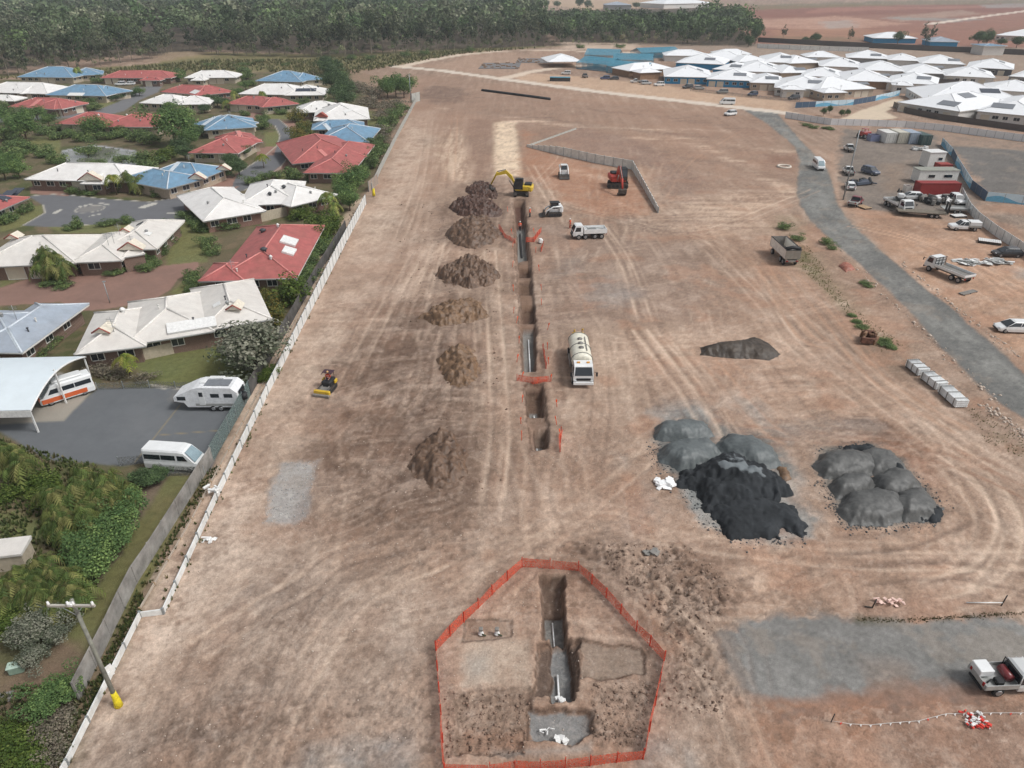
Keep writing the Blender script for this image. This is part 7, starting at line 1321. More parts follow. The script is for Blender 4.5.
o = MB(); o.tube([(0, 0, 0), (.1, 0, .9)], .05, 6); o.tube([(0, 0, .05), (-.5, .1, .05)], .05, 6); o = o.build('broken_stake', M_CHAS); o.location = G(872, 608); tag(o, 'broken dark stake left of the pink mesh scraps', 'stake')
r = tag(empty('wheelie_bin', G(18, 671), D(20)), 'pale green box lid among the shrubs at the bottom left', 'box'); mb = MB(); mb.box(0, 0, .3, .9, .6, .6, .06); mb.build('box_body', mat('pale_green_plastic', (134, 156, 140), 0.6), r); mb = MB(); mb.box(0, 0, .63, .98, .66, .08, .03); mb.build('lid', mat('mint_lid', (170, 190, 176), 0.6), r)
slabobj('timber_deck', 'small grey grate on the path at the bottom left', 'grate', 4, 698, D(15), 1.0, .8, .08, M_STEEL)
o = MB(); o.tube([(0, 0, 0), (0, 0, .9), (0, 0, 3.2)], .06, 6); o.box(0, .1, 3.2, .4, .3, .1); o = o.build('street_lamp', M_POST); o.location = G(110, 303); tag(o, 'thin lamp post on the brick drive between the cream roofs', 'street lamp')
# loose stones along the haul road and over the site: uncountable, one object each
def stones(name, label, cat, fn, n, smin, smax, m, seed):
    rs = np.random.RandomState(seed); V, F = [], []; base = np.array([(1, 0, 0), (-1, 0, 0), (0, 1, 0), (0, -1, 0), (0, 0, .8), (0, 0, -.8)], float); fc = np.array([(0, 2, 4), (2, 1, 4), (1, 3, 4), (3, 0, 4), (2, 0, 5), (1, 2, 5), (3, 1, 5), (0, 3, 5)])
    k = 0
    while k < n:
        p = fn(rs)
        if p is None: continue
        s = smin + (smax - smin) * rs.rand() ** 4; a = rs.rand() * 6.3; R_ = np.array([[math.cos(a), -math.sin(a), 0], [math.sin(a), math.cos(a), 0], [0, 0, 1]])
        V.append((base * s * (.6 + .8 * rs.rand(6, 3))) @ R_.T + np.array([p[0], p[1], gz(p[0], p[1]) + s * .2])); F.append(fc + 6 * k); k += 1
    o = npmesh(name, np.concatenate(V), np.concatenate(F), m); return tag(o, label, cat, kind='stuff')
EW = W(EST)
def along(lines, jit):
    Ps = [resample([G(*q) for q in l], 1.0) for l in lines]
    def f(rs): l = Ps[rs.randint(len(Ps))]; i = rs.randint(len(l) - 1); p = l[i].lerp(l[i + 1], rs.rand()); return (p.x + rs.randn() * jit, p.y + rs.randn() * jit)
    return f
stones('roadside_stones', 'pale stones strewn along both edges of the haul road', 'stones', along([[(838, 250), (880, 292), (920, 328), (960, 368), (1000, 404)], [(900, 262), (940, 295), (980, 328), (1024, 360)], [(985, 405), (1010, 425), (1030, 440)]], .35), 420, .08, .3, mat('pale_stone', (196, 180, 166), 0.9, var=0.2), 1)
def inpoly(pts):
    P = W(pts); lo, hi = P.min(0), P.max(0)
    def f(rs):
        x, y = lo + (hi - lo) * rs.rand(2); return (x, y) if sdf(np.array([x]), np.array([y]), P)[0] < 0 else None
    return f
M_CLOD = mat('clod_soil', (136, 114, 99), 0.95, var=0.4, scale=0.8); stones('loose_gravel', 'loose gravel spilled round the stockpiles', 'gravel', along([[(816, 478), (830, 498), (846, 526), (880, 529), (906, 527), (940, 522)], [(652, 442), (662, 470), (684, 492), (706, 522), (740, 542), (790, 542), (806, 532)], [(815, 452), (868, 444), (905, 470), (945, 508)]], .45), 1500, .03, .13, mat('gravel_bits', (92, 94, 95), 0.9, var=0.4), 12); stones('clods', 'broken brown soil clods beside the foreground excavation', 'clods', inpoly([(580, 542), (690, 546), (738, 590), (720, 620), (700, 650), (735, 720), (660, 710), (670, 640), (620, 580)]), 900, .03, .16, M_CLOD, 2)
stones('small_clods', 'loose crumbs of soil inside the orange mesh', 'clods', inpoly([(444, 690), (530, 692), (528, 752), (446, 758)]), 500, .03, .14, M_CLOD, 3); stones('small_clods', 'loose crumbs of soil right of the flooded pit', 'clods', inpoly([(592, 682), (655, 685), (640, 748), (592, 742)]), 400, .03, .14, M_CLOD, 4); stones('scattered_clods', 'clods scattered round the spoil heaps', 'clods', inpoly([(400, 200), (505, 200), (510, 500), (390, 520), (400, 330)]), 500, .05, .2, M_CLOD, 5)
stones('scattered_stones', 'small pale stones scattered over the worked ground', 'stones', inpoly([(150, 620), (330, 440), (640, 420), (720, 560), (700, 766), (90, 766)]), 1600, .02, .08, MATS['pale_stone'], 6); stones('pad_stones', 'loose grey stones on the gravel beds', 'stones', inpoly([(283, 463), (318, 461), (305, 520), (262, 524), (270, 490)]), 900, .03, .09, mat('grey_stone', (170, 168, 166), 0.9, var=0.3), 7)
# ------------------------------------------------------------ vegetation
def leafmat(name, trans=0.25):
    k = NT(name); at = k.n('ShaderNodeVertexColor', layer_name='leaf'); k.l(at.outputs[0], k.b.inputs['Base Color']); k.b.inputs['Roughness'].default_value = 0.7; k.b.inputs['Specular IOR Level'].default_value = 0.25
    tr = k.n('ShaderNodeBsdfTranslucent'); k.l(at.outputs[0], tr.inputs[0]); mx = k.n('ShaderNodeMixShader'); mx.inputs[0].default_value = trans; k.l(k.b.outputs[0], mx.inputs[1]); k.l(tr.outputs[0], mx.inputs[2]); k.l(mx.outputs[0], k.out.inputs[0]); return k.m
M_LEAF = leafmat('leaves'); M_BARK = mat('pale_gum_bark', (150, 140, 126), 0.9, var=0.3, scale=1.5); M_BARKD = mat('brown_bark', (98, 82, 68), 0.95, var=0.3, scale=2)
def leaves(rs, C, rad, n, size, cols, flat=0.5, dirn=None):
    """n leaf clumps cards round the points C (k x 3) with radii rad (k)"""
    k = len(C); i = rs.randint(k, size=n); d = rs.randn(n, 3); d /= np.linalg.norm(d, axis=1)[:, None]; r = rad[i] * (0.45 + 0.55 * rs.rand(n) ** 0.5)
    P = C[i] + d * r[:, None] * [1, 1, 0.8]; nrm = d * 0.8 + rs.randn(n, 3) * 0.5 + [0, 0, flat]; nrm /= np.linalg.norm(nrm, axis=1)[:, None]
    a = np.cross(nrm, rs.randn(n, 3)); a /= np.linalg.norm(a, axis=1)[:, None]; b = np.cross(nrm, a); s = size * (0.6 + 0.8 * rs.rand(n)); l = s * (0.8 + 0.7 * rs.rand(n))
    V = np.stack([P - a * s[:, None] * .5, P - b * l[:, None] * .35 + nrm * s[:, None] * .12, P + a * s[:, None] * .5, P + b * l[:, None] * .5 - nrm * s[:, None] * .1], 1).reshape(-1, 3)
    F = np.arange(4 * n).reshape(n, 4)
    cl = np.array([lin(c) for c in cols]); cl = cl * .9 + cl.mean(1, keepdims=True) * .1; ci = (i * 7 + (rs.rand(n) < 0.35) * rs.randint(0, 9, n)) % len(cl); col = cl[ci] * (0.75 + 0.5 * rs.rand(n))[:, None]
    return V, F, np.repeat(col, 4, 0)
def trunkmb(rs, h, r, limbs, spread, z0=0.3):
    m = MB(); bx, by = rs.uniform(-.06, .06, 2) * h; m.tube([(0, 0, -.4), (bx * .4, by * .4, h * .45), (bx, by, h)], r, 7, r1=r * .45); tips = []
    for i in range(limbs):
        a = 6.283 * (i + rs.rand() * .6) / limbs; z = h * rs.uniform(.45, .95); q = spread * rs.uniform(.5, 1); e = (bx * .7 + math.cos(a) * q, by * .7 + math.sin(a) * q, z + q * rs.uniform(.6, 1.3)); m.tube([(bx * z / h, by * z / h, z), ((e[0] + bx) * .55, (e[1] + by) * .55, z + (e[2] - z) * .45), e], r * .4, 5, r1=r * .12); tips.append(e)
    return m, np.array(tips)
PROT = {}
def proto(kind, i):
    """unit height plant meshes: (trunk mesh, crown mesh)"""
    if (kind, i) in PROT: return PROT[kind, i]
    rs = np.random.RandomState(hash(kind) % 997 if False else sum(map(ord, kind)) * 13 + i * 101)
    g = {'gum': [(84, 95, 71), (99, 106, 80), (73, 84, 62), (110, 114, 88)], 'dgum': [(73, 90, 60), (64, 80, 53), (86, 99, 66), (57, 71, 49)], 'tree': [(100, 128, 72), (80, 109, 60), (123, 148, 80), (89, 117, 64)], 'bush': [(110, 132, 77), (90, 114, 65), (134, 151, 87), (79, 98, 59)], 'lime': [(94, 112, 41), (79, 101, 35), (107, 122, 53), (68, 89, 34)],
         'grey': [(128, 131, 112), (105, 112, 94), (144, 144, 126), (89, 98, 75)], 'dry': [(132, 122, 104), (116, 108, 94), (104, 106, 80), (146, 136, 118)], 'dark': [(77, 100, 63), (65, 86, 54), (94, 117, 71), (86, 105, 71)], 'flower': [(118, 112, 44), (96, 104, 48), (84, 96, 48), (140, 122, 50)], 'palm': [(112, 131, 66), (96, 117, 59), (133, 144, 75), (147, 151, 82)], 'cane': [(89, 105, 54), (75, 93, 46), (108, 117, 62), (120, 120, 72)], 'ypalm': [(140, 144, 62), (124, 134, 56), (152, 150, 76), (112, 126, 54)]}[kind]
    if kind in ('palm', 'cane', 'ypalm'):
        V, F, Cc = [], [], []; nv = 0; m = MB(); stems = [(0, 0, .62)] if kind != 'cane' else [(rs.uniform(-.22, .22), rs.uniform(-.22, .22), rs.uniform(.25, .62)) for _ in range(9)]
        for sx, sy, sh in stems:
            m.tube([(sx * .6, sy * .6, -.05), (sx * .8, sy * .8, sh * .5), (sx, sy, sh)], .022 if kind != 'cane' else .013, 6, r1=.014)
            nf = 20 if kind != 'cane' else 8
            for f in range(nf):
                a = 6.283 * f / nf + rs.rand() * .6; up = rs.uniform(.15, 1.25); L = rs.uniform(.36, .52) * (1 if kind != 'cane' else .85); p = np.array([sx, sy, sh]); d = np.array([math.cos(a) * math.cos(up), math.sin(a) * math.cos(up), math.sin(up)]); side = np.array([-math.sin(a), math.cos(a), 0]); col = np.array(lin(g[rs.randint(4)])) * rs.uniform(.6, 1.4); ns = 9
                for s in range(ns):
                    q = p + d * L / ns; w_ = .13 * math.sin(math.pi * (s + 1.2) / (ns + 1.6)) + .02; dn = d / np.linalg.norm(d)
                    for sg in (-1, 1):
                        tip = p + dn * L / ns * 1.3 + side * sg * w_ - np.array([0, 0, .05 + .05 * rs.rand()]); V += [p, p + (q - p) * .8, tip]; F.append((nv, nv + 1, nv + 2)); Cc += [col * rs.uniform(.85, 1.15)] * 3; nv += 3
                    p = q; d = d + np.array([0, 0, -.2 - .16 * s / ns])
        tm = m.mesh('stem', M_BARKD); cm = npmesh('fronds', np.array(V), np.array(F), M_LEAF, False, {'leaf': np.array(Cc)}); me = cm.data; bpy.data.objects.remove(cm); PROT[kind, i] = (tm, me, 'stem', 'fronds'); return PROT[kind, i]
    if kind in ('gum', 'dgum'):
        m, tips = trunkmb(rs, .62, .016, 7, .2); C = np.concatenate([tips, tips * [1.1, 1.1, 1] + rs.randn(len(tips), 3) * .06 + [0, 0, .06], [[0, 0, .8], [.05, 0, .9], [-.06, .04, .7]]]); C = np.concatenate([C, rs.randn(5, 3) * [.14, .14, .1] + [0, 0, .45]]); C[:, 2] = np.clip(C[:, 2], .26, .93); rad = rs.uniform(.07, .16, len(C)); V, F, col = leaves(rs, C, rad, 600, .05, g); bark = M_BARK
    elif kind in ('tree', 'grey', 'dark'):
        m, tips = trunkmb(rs, .45, .03, 7, .32); C = np.concatenate([tips, [[0, 0, .75], [.15, .1, .65], [-.15, .1, .68], [.05, -.2, .6], [-.22, -.12, .5], [.25, -.1, .48], [0, .25, .5]], rs.randn(9, 3) * [.2, .2, .14] + [0, 0, .55]]); C[:, 2] = np.clip(C[:, 2], .24, .82); rad = rs.uniform(.15, .24, len(C)); V, F, col = leaves(rs, C, rad, 3600, .037, g); bark = M_BARKD
    else:
        m, tips = trunkmb(rs, .3, .03, 6, .3); C = np.concatenate([tips * [1, 1, .6], rs.randn(10, 3) * [.22, .22, .14] + [0, 0, .4]]); C[:, 2] = np.clip(C[:, 2], .18, .7); rad = rs.uniform(.18, .28, len(C)); V, F, col = leaves(rs, C, rad, 1900 if kind != 'dry' else 900, .052, g); bark = M_BARKD
    V[:, 2] = np.maximum(V[:, 2], 0.02)
    tm = m.mesh('trunk', bark); cm = npmesh('crown', V, F, M_LEAF, False, {'leaf': col}); me = cm.data; bpy.data.objects.remove(cm); PROT[kind, i] = (tm, me, 'trunk', 'crown'); return PROT[kind, i]
RV = np.random.RandomState(77)
def plant(kind, name, label, cat, x, y, h, r=None, group=None, z=0.0):
    i = RV.randint(4 if kind in ('gum', 'dgum') else 3); tm, cm, tn, cn = proto(kind, i); root = empty(name, (x, y, z), RV.rand() * 6.28, label, cat, group); k = (r or h * .5) / .5
    root.scale = (k, k, h)
    for me, nm in ((tm, tn), (cm, cn)): o = bpy.data.objects.new(nm, me); sc.collection.objects.link(o); o.parent = root
    return root
# the wood: a front row of single trees, the mass behind as one object
GUMF = [(-40, 80), (0, 77), (30, 73.5), (60, 70), (100, 66), (150, 60), (165, 53), (195, 51), (215, 56), (240, 55), (300, 57), (350, 57), (400, 53), (450, 50), (500, 48), (560, 46), (600, 44.5), (650, 44.5), (700, 46), (752, 45)]
P = resample([G(*q) for q in GUMF], 6.2)
for j, p in enumerate(P):
    px = 512 + FPX * p.x / (p.y * _c + CAMH * _s); right = px > 560; big = 320 < px < 420
    hh = RV.uniform(9, 14) if right else RV.uniform(16, 23) * (1.15 if big else 1)
    if 150 < px < 215: hh *= .8
    plant('dgum' if (right and j % 3) or j % 4 == 0 else 'gum', 'gum_tree', ('short dense tree on the edge of the wood behind the estate' if right else 'tall pale trunked gum on the front edge of the wood'), 'tree', p.x + RV.uniform(-3, 3), p.y + RV.uniform(-2, 7), hh, hh * RV.uniform(.34, .46), 'trees along the front edge of the wood')
def forest(name, label, polypx, n, hr, seed, cols, extra=0):
    rs = np.random.RandomState(seed); Pg = W(polypx); lo, hi = Pg.min(0), Pg.max(0); q = lo + (hi - lo) * rs.rand(n * 3, 2); q = q[sdf(q[:, 0], q[:, 1], Pg) < 0][:n]; VV, FF, CC = [], [], []; nv = 0
    for x, y in q:
        h = (hr[0] + (hr[1] - hr[0]) * rs.rand()) * rs.choice([.75, 1, 1, 1.15]) * (.85 + .3 * vn(np.array([x / 60]), np.array([y / 60]), 3)[0]); R_ = h * rs.uniform(.24, .34); k = 6; C = np.stack([x + rs.uniform(-.7, .7, k) * R_, y + rs.uniform(-.7, .7, k) * R_, h * rs.uniform(.55, .92, k)], 1)
        base = cols[rs.randint(len(cols))]; tone = rs.uniform(.82, 1.3); near_ = y < 520; V, F, c = leaves(rs, C, np.full(k, R_ * .62), 170 if near_ else 85, h * (.062 if near_ else .1), [tuple(v * tone for v in base), tuple(v * .84 * tone for v in base), tuple(v * 1.1 * tone for v in base)]); VV.append(V); FF.append(F + nv); CC.append(c); nv += len(V)
    o = npmesh(name, np.concatenate(VV), np.concatenate(FF), M_LEAF, False, {'leaf': np.concatenate(CC)}); return tag(o, label, 'forest', kind='stuff')
FC = [(86, 100, 70), (102, 112, 82), (74, 88, 60), (92, 110, 68), (114, 118, 94), (80, 100, 64)]
forest('forest', 'dense grey green eucalypt wood filling the upper left background', [(-220, 82), (0, 74), (60, 67.5), (100, 63), (150, 57), (165, 50), (195, 48), (215, 53.5), (300, 54.5), (350, 55), (400, 51), (450, 48), (500, 46), (545, 44), (540, 13.5), (-220, 13.5)], 2500, (15, 22), 1, FC)
forest('forest', 'darker green wood behind the half built blue houses', [(540, 44.5), (600, 43), (650, 43), (700, 44.5), (750, 43.5), (756, 40), (738, 26), (690, 24), (640, 25), (540, 23)], 520, (10, 14.5), 2, FC[:1] + FC[2:4] + FC[5:])
forest('forest', 'taller dark trees at the right end of the wood', [(690, 30), (745, 34), (748, 26), (700, 22)], 60, (14, 19), 3, FC[2:4])
RB = np.random.RandomState(9); GROW = 1.28
ORD = ['leftmost', 'second', 'third', 'fourth', 'fifth', 'sixth', 'seventh', 'eighth', 'ninth', 'tenth', 'eleventh', 'twelfth']
NM = {'tree': ('garden_tree', 'dark round tree', 'tree'), 'bush': ('shrub', 'green shrub', 'shrub'), 'lime': ('shrub', 'bright green shrub', 'shrub'), 'grey': ('grey_leaved_tree', 'grey tree', 'tree'), 'dry': ('dry_shrub', 'dry grey shrub', 'shrub'), 'dark': ('dark_tree', 'dark tree', 'tree'), 'flower': ('flowering_shrub', 'yellow green shrub', 'shrub'), 'palm': ('palm_tree', 'green palm', 'palm'), 'cane': ('cane_palm', 'clumping cane palm', 'palm'), 'ypalm': ('palm_tree', 'yellow green palm', 'palm'), 'gum': ('gum_tree', 'loose grey green gum', 'tree'), 'dgum': ('gum_tree', 'dark gum', 'tree')}
def bed(where, kind, pts):
    """pts: (px, py, radius, height)"""
    nm, ad, cat = NM[kind]; pts = sorted(pts, key=lambda q: q[0])
    for i, (px, py, r, h) in enumerate(pts):
        p = G(px, py); lb = (ad if len(pts) == 1 else '%s %s from left,' % ((ORD[i] if i < len(pts) - 1 else 'last'), ad)) + ' ' + where
        plant(kind, nm, lb, cat, p.x, p.y, h * GROW, r * (1 + (GROW - 1) * .8), 'plants ' + where if len(pts) > 1 else None)
bed('between the pond and the wide red roof', 'tree', [(27, 141, 4.2, 7), (97, 138, 3.4, 5.5), (176, 146, 5.4, 9), (190, 148, 3.4, 5)])
bed('along the bank above the pond', 'bush', [(47, 134, 2.6, 3), (58, 139, 2.4, 2.6), (70, 137, 2.2, 2.6), (84, 141, 2.6, 3), (110, 139, 2.4, 2.8), (123, 137, 2.6, 3), (136, 141, 2.4, 3), (150, 144, 2.8, 3.4), (8, 140, 3, 4), (16, 148, 2.5, 3)])
bed('on the near bank of the pond', 'bush', [(6, 160, 3, 4), (18, 158, 2.4, 3), (30, 152, 2.4, 3), (46, 157, 2.6, 3), (58, 163, 2.2, 2.6), (88, 155, 2.4, 3), (97, 168, 2, 2.6), (122, 163, 2, 2.4), (140, 164, 2.6, 3.4), (150, 170, 2.2, 3)])
bed('between the pond and the blue corner roof', 'lime', [(160, 163, 2.6, 3.2), (168, 158, 2.2, 2.6), (178, 152, 2.2, 2.6)])
bed('behind the blue corner roof', 'dark', [(186, 160, 2.4, 3.4), (194, 140, 2.6, 3.4), (183, 152, 2.6, 3.6), (202, 137, 2.2, 3)])
bed('before the porch gable of the long white roof', 'ypalm', [(117, 195, 2.2, 4.6)]); bed('between the long white roof and the blue roof', 'cane', [(128, 190, 2, 4.8), (137, 193, 2.4, 5.2), (147, 191, 2, 4.4)])
bed('along the kerb of the turning circle', 'bush', [(72, 193.5, 1.2, 1.7), (92, 195, 1.2, 1.2), (84, 194.5, 1.2, 1.1), (158, 196, 1.2, 1.6), (183, 194, 1.2, 1.5), (200, 188, 1.2, 1.6)])
bed('beside the red roof with the front gable', 'bush', [(98, 83, 2.5, 3), (150, 83, 2.4, 2.6), (173, 78, 3, 4), (181, 76, 2.5, 4), (120, 82, 2, 2)]); bed('before the blue roofs at top left', 'palm', [(80, 81, 2.6, 6), (45, 113, 2, 4.6)])
bed('beside the small white roof at the clearing', 'bush', [(228, 82, 2.8, 3.4), (240, 80, 3, 4), (248, 79, 3, 4.4), (243, 74, 2.6, 4), (212, 81, 2, 2)]); bed('beside the leftmost red roof', 'bush', [(4, 110, 2.4, 4), (95, 110, 2.4, 3), (90, 103, 2.4, 2.4), (50, 112, 2, 2)])
for i in range(7):
    p = G(112 + i * 4.0, 101.5 - i * 1.0); plant('dark', 'hedge_bush', 'clipped dark hedge bush at the end of the long blue roof', 'hedge', p.x, p.y, 2.6, 2.0, 'clipped hedge beside the blue roof')
bed('between the white roof and the blue hip roof', 'dark', [(196, 110, 2.6, 3.4), (203, 108, 2.2, 3), (210, 106, 2.6, 3.6), (218, 107, 2.6, 3.6), (226, 108, 2.4, 3), (205, 113, 2.2, 2.6)]); bed('before the long red roof near the street head', 'palm', [(236, 106, 2, 5.4), (264, 106, 2, 5.4), (228, 112, 1.8, 4)])
bed('beside the head of the curving street', 'bush', [(263, 122, 1.8, 3), (264, 129, 2, 3.2), (272, 112, 2, 2.4), (282, 114, 2, 2.2), (246, 116, 1.8, 2), (320, 100, 2.2, 2.6), (308, 83, 2.6, 3), (250, 86, 2.4, 3)])
bed('left of the white pyramid roof and the blue roof', 'flower', [(298, 122, 2.4, 4.4), (304, 131, 2.2, 4.2), (299, 140, 2.4, 4.2), (307, 147, 2.6, 4.6)]); bed('on the lawn island of the curving street', 'ypalm', [(264, 168, 1.9, 3.6), (289, 157, 1.2, 2.2)])
bed('right of the red roof with the pale ridge strip', 'dark', [(232, 167, 1.9, 3), (240, 176, 2, 3.2), (236, 170, 1.8, 3), (226, 178, 1.5, 2)]); bed('before the red roof next to the site fence', 'bush', [(294, 180, 1.8, 3.4), (314, 179, 1.8, 1.9), (324, 180, 1.8, 1.8), (334, 179, 1.9, 1.8), (344, 178, 1.8, 2)])
bed('in the dense row beside the back roofs', 'dark', [(328, 76, 4, 6), (334, 83, 4, 6.5), (332, 91, 4, 6.5), (340, 92, 4, 7), (346, 99, 3.8, 7), (338, 103, 3.6, 6), (347, 108, 3.4, 5), (326, 70, 4, 6), (335, 73, 4, 6)])
bed('in the scrub beside the far corner of the site', 'dry', [(356, 88, 4, 4), (364, 92, 4, 4), (372, 98, 3.6, 4), (380, 94, 3.6, 4), (366, 104, 3.4, 3.4), (376, 108, 3.6, 4), (388, 112, 3.4, 4), (382, 120, 3, 3.4), (378, 136, 2.8, 3.6), (384, 144, 2.4, 3.4), (396, 108, 3, 3.4)])
bed('standing tallest in the scrub at the far corner', 'tree', [(388, 99, 3.8, 7), (396, 97, 3.8, 7), (404, 98, 3.4, 6.6), (408, 94, 3, 6)]); bed('in the scrub along the far end of the west fence', 'bush', [(390, 126, 2.8, 4), (396, 118, 2.6, 3.6), (386, 133, 2.4, 3.4), (380, 152, 2.2, 3), (374, 158, 2.2, 3.6), (371, 168, 2.2, 3.6), (362, 178, 2, 3), (376, 146, 2, 3), (402, 112, 2.4, 3)])
bed('between the white end roof and the west fence', 'tree', [(352, 197, 2.6, 4.8), (358, 187, 2.4, 4.4), (345, 204, 2, 4), (350, 211, 2, 3.8)]); bed('beside the courtyard of the white end roof', 'palm', [(330, 214, 2.2, 4.6), (336, 222, 1.8, 4)])
bed('behind the large red hip roof', 'lime', [(318, 230, 2.1, 3.6), (326, 236, 2, 3.6), (322, 244, 2, 3.4), (305, 218, 1.7, 2.4), (297, 220, 1.6, 2), (330, 228, 2, 3.4), (314, 238, 1.7, 2.8)]); bed('along the dark fence right of the large red hip roof', 'bush', [(302, 235, 1.4, 2), (318, 254, 1.7, 2.2), (310, 256, 1.5, 2), (322, 250, 1.6, 2.4), (312, 266, 1.6, 2.2), (308, 277, 1.6, 2.2), (305, 284, 1.4, 1.8)])
bed('at the corner of the large red hip roof', 'lime', [(292, 304, 2.3, 4)]); bed('between the red hip roof and the cream roof', 'flower', [(268, 300, 1.5, 2.2), (272, 311, 1.6, 2.4), (274, 322, 1.5, 2.2)])
bed('beside the patio of the cream roof above the caravan', 'grey', [(256, 372, 4.0, 5.2), (247, 362, 2.6, 3.6), (266, 364, 2.6, 3.8)]); bed('under the grey leaved tree', 'lime', [(266, 381, .9, 1.2), (272, 374, .9, 1.3)])
bed('on the lawn left of the long white courtyard roof', 'bush', [(188, 219, 1.5, 2), (197, 225, 1.5, 2), (201, 231, 1.5, 2.2), (230, 228, 2, 1.6), (222, 229, 1.5, 1.4), (208, 246, 1.3, 2), (212, 254, 1.3, 1.8)]); bed('on the brick drive beside the red hip roof', 'bush', [(193, 279, 1.1, 1.8), (194, 287, 1.1, 1.8), (190, 292, .9, 1.3)])
bed('on the lawn strip before the cream duplex', 'bush', [(78, 229, 1.1, 2.4), (105, 226, 1.1, 1.1), (114, 224.5, 1.1, 1.3), (127, 223.5, 1.0, 1.8), (70, 230, 1.1, 1)])
bed('on the paved court of the cream duplex', 'cane', [(52, 280, 2, 5.6), (62, 283, 1.9, 4.6), (58, 276, 1.9, 5.8)]); bed('at the foot of the palms on the paved court', 'bush', [(50, 285, 1.2, 1), (64, 287, 1.2, 1)])
bed('in the garden right of the cream duplex', 'bush', [(120, 273, 1.2, 1.3), (130, 268, 1.3, 1.8), (137, 265, 1.6, 2.6), (146, 271, 1.2, 1.4), (154, 266, 1.3, 1.5), (161, 255, 1.3, 1.6), (166, 245, 1.4, 2), (171, 236, 1.3, 2), (174, 228, 1.2, 1.8), (113, 275, 1, 1)])
bed('before the solar panel red roof at the left edge', 'bush', [(4, 224, 1.4, 2), (12, 220, 1.4, 1.9), (21, 214, 1.5, 2), (28, 211, 1.3, 1.8)]); bed('beside the blue grey roof', 'bush', [(48, 348, 1.1, 1.5), (56, 341, 1.2, 1.6), (64, 332, 1.2, 1.4), (70, 326, 1.1, 1.5), (40, 356, 1, 1.1)]); bed('between the blue grey roof and the carport', 'flower', [(30, 357, 1.3, 1.4)])
bed('on the lawn at the corner of the cream roof with red gablets', 'ypalm', [(131, 378, 1.7, 3.2)]); bed('along the wall behind the carport', 'dry', [(96, 372, 1.3, 1.6), (106, 375, 1.3, 1.5), (118, 377, 1.2, 1.2), (146, 380, 1.2, 1.2)])
bed('between the leftmost red roof and the wide red roof', 'tree', [(38, 121, 2.6, 4), (50, 127, 2.4, 3.6), (28, 123, 2.6, 4), (8, 124, 2.8, 4.4), (18, 131, 2.8, 4.4)]); bed('right of the wide red roof', 'tree', [(166, 124, 2.8, 4.4), (171, 114, 2.4, 3.6), (186, 121, 2.4, 3.6)])
bed('below the wide red roof', 'bush', [(60, 130.5, 1.9, 2), (74, 131.5, 1.9, 2.2), (90, 133, 2, 2.2), (106, 133.5, 1.8, 2), (120, 134, 2, 2.4), (133, 134, 1.8, 2), (143, 136, 2, 2.4)]); bed('left of the long white roof with the porch', 'tree', [(6, 180, 2.2, 3.8), (14, 172, 2.2, 3.8), (20, 178, 2, 3.2), (3, 168, 2.2, 3.6)])
bed('between the two corner roofs of blue and red', 'dark', [(206, 162, 1.8, 2.8), (216, 160, 1.8, 2.6), (244, 158, 1.8, 2.8), (234, 158, 1.6, 2.2)]); bed('behind the long white courtyard roof', 'bush', [(252, 184, 1.6, 2), (264, 180, 1.5, 2), (277, 178, 1.5, 2), (296, 179, 1.5, 2.2)]); bed('before the low white roof with wings', 'bush', [(146, 107, 1.8, 1.9), (162, 108, 1.8, 1.8), (181, 108, 1.8, 2), (193, 108, 2, 2.2)])
bed('beside the long red roof with twin garages', 'bush', [(232, 109, 1.8, 2), (252, 110, 1.7, 1.8), (286, 110, 1.8, 2), (297, 107, 1.9, 2.4), (304, 104, 2, 2.6)]); bed('among the back roofs of the village', 'tree', [(240, 98, 2.2, 3.2), (140, 96, 2, 2.8), (180, 82, 2.4, 3.4), (110, 96, 2, 2.6), (330, 111, 2, 3), (246, 90, 2.2, 3)])
bed('along the wall of the red roof with the white gable', 'dark', [(356, 174, 1.7, 2.6), (366, 166, 1.7, 2.6), (370, 150, 1.8, 3), (372, 138, 1.8, 3)]); bed('below the blue roof at the white corner gables', 'bush', [(168, 192, 1.4, 1.6), (178, 193, 1.3, 1.4), (214, 182, 1.4, 1.6), (196, 189, 1.2, 1.4)])
GROW = 1.0
# bottom left garden
bed('in the tall palm thicket below the car park', 'cane', [(6, 470, 1.90, 5.29), (18, 474, 1.90, 5.52), (32, 482, 1.99, 5.06), (60, 520, 1.90, 4.83), (74, 512, 1.99, 5.52), (90, 504, 1.99, 5.75), (106, 510, 1.99, 5.75), (120, 520, 1.90, 5.29), (84, 536, 1.90, 5.52), (102, 540, 1.90, 5.52), (70, 540, 1.71, 4.60), (122, 504, 1.71, 4.83)])
bed('in the lower palm thicket beside the lawn strip', 'cane', [(20, 592, 1.61, 3.91), (36, 600, 1.71, 4.14), (54, 608, 1.71, 4.14), (66, 596, 1.71, 4.14), (46, 584, 1.61, 3.91), (76, 610, 1.61, 3.68), (8, 610, 1.52, 3.68), (30, 616, 1.42, 3.22), (62, 620, 1.42, 3.22)])
bed('under the tall palm thicket', 'lime', [(14, 496, 1.4, 1.6), (28, 492, 1.4, 1.6), (46, 486, 1.5, 1.8), (42, 502, 1.4, 1.6), (54, 496, 1.3, 1.6), (6, 500, 1.2, 1.4)]); bed('on the lawn side of the palm thicket', 'tree', [(126, 536, 1.9, 3.4), (118, 552, 1.9, 3.2), (104, 566, 1.9, 3.2), (94, 578, 1.8, 2.8), (132, 520, 1.6, 3.2), (88, 560, 1.8, 3.2), (110, 546, 1.8, 3.4)])
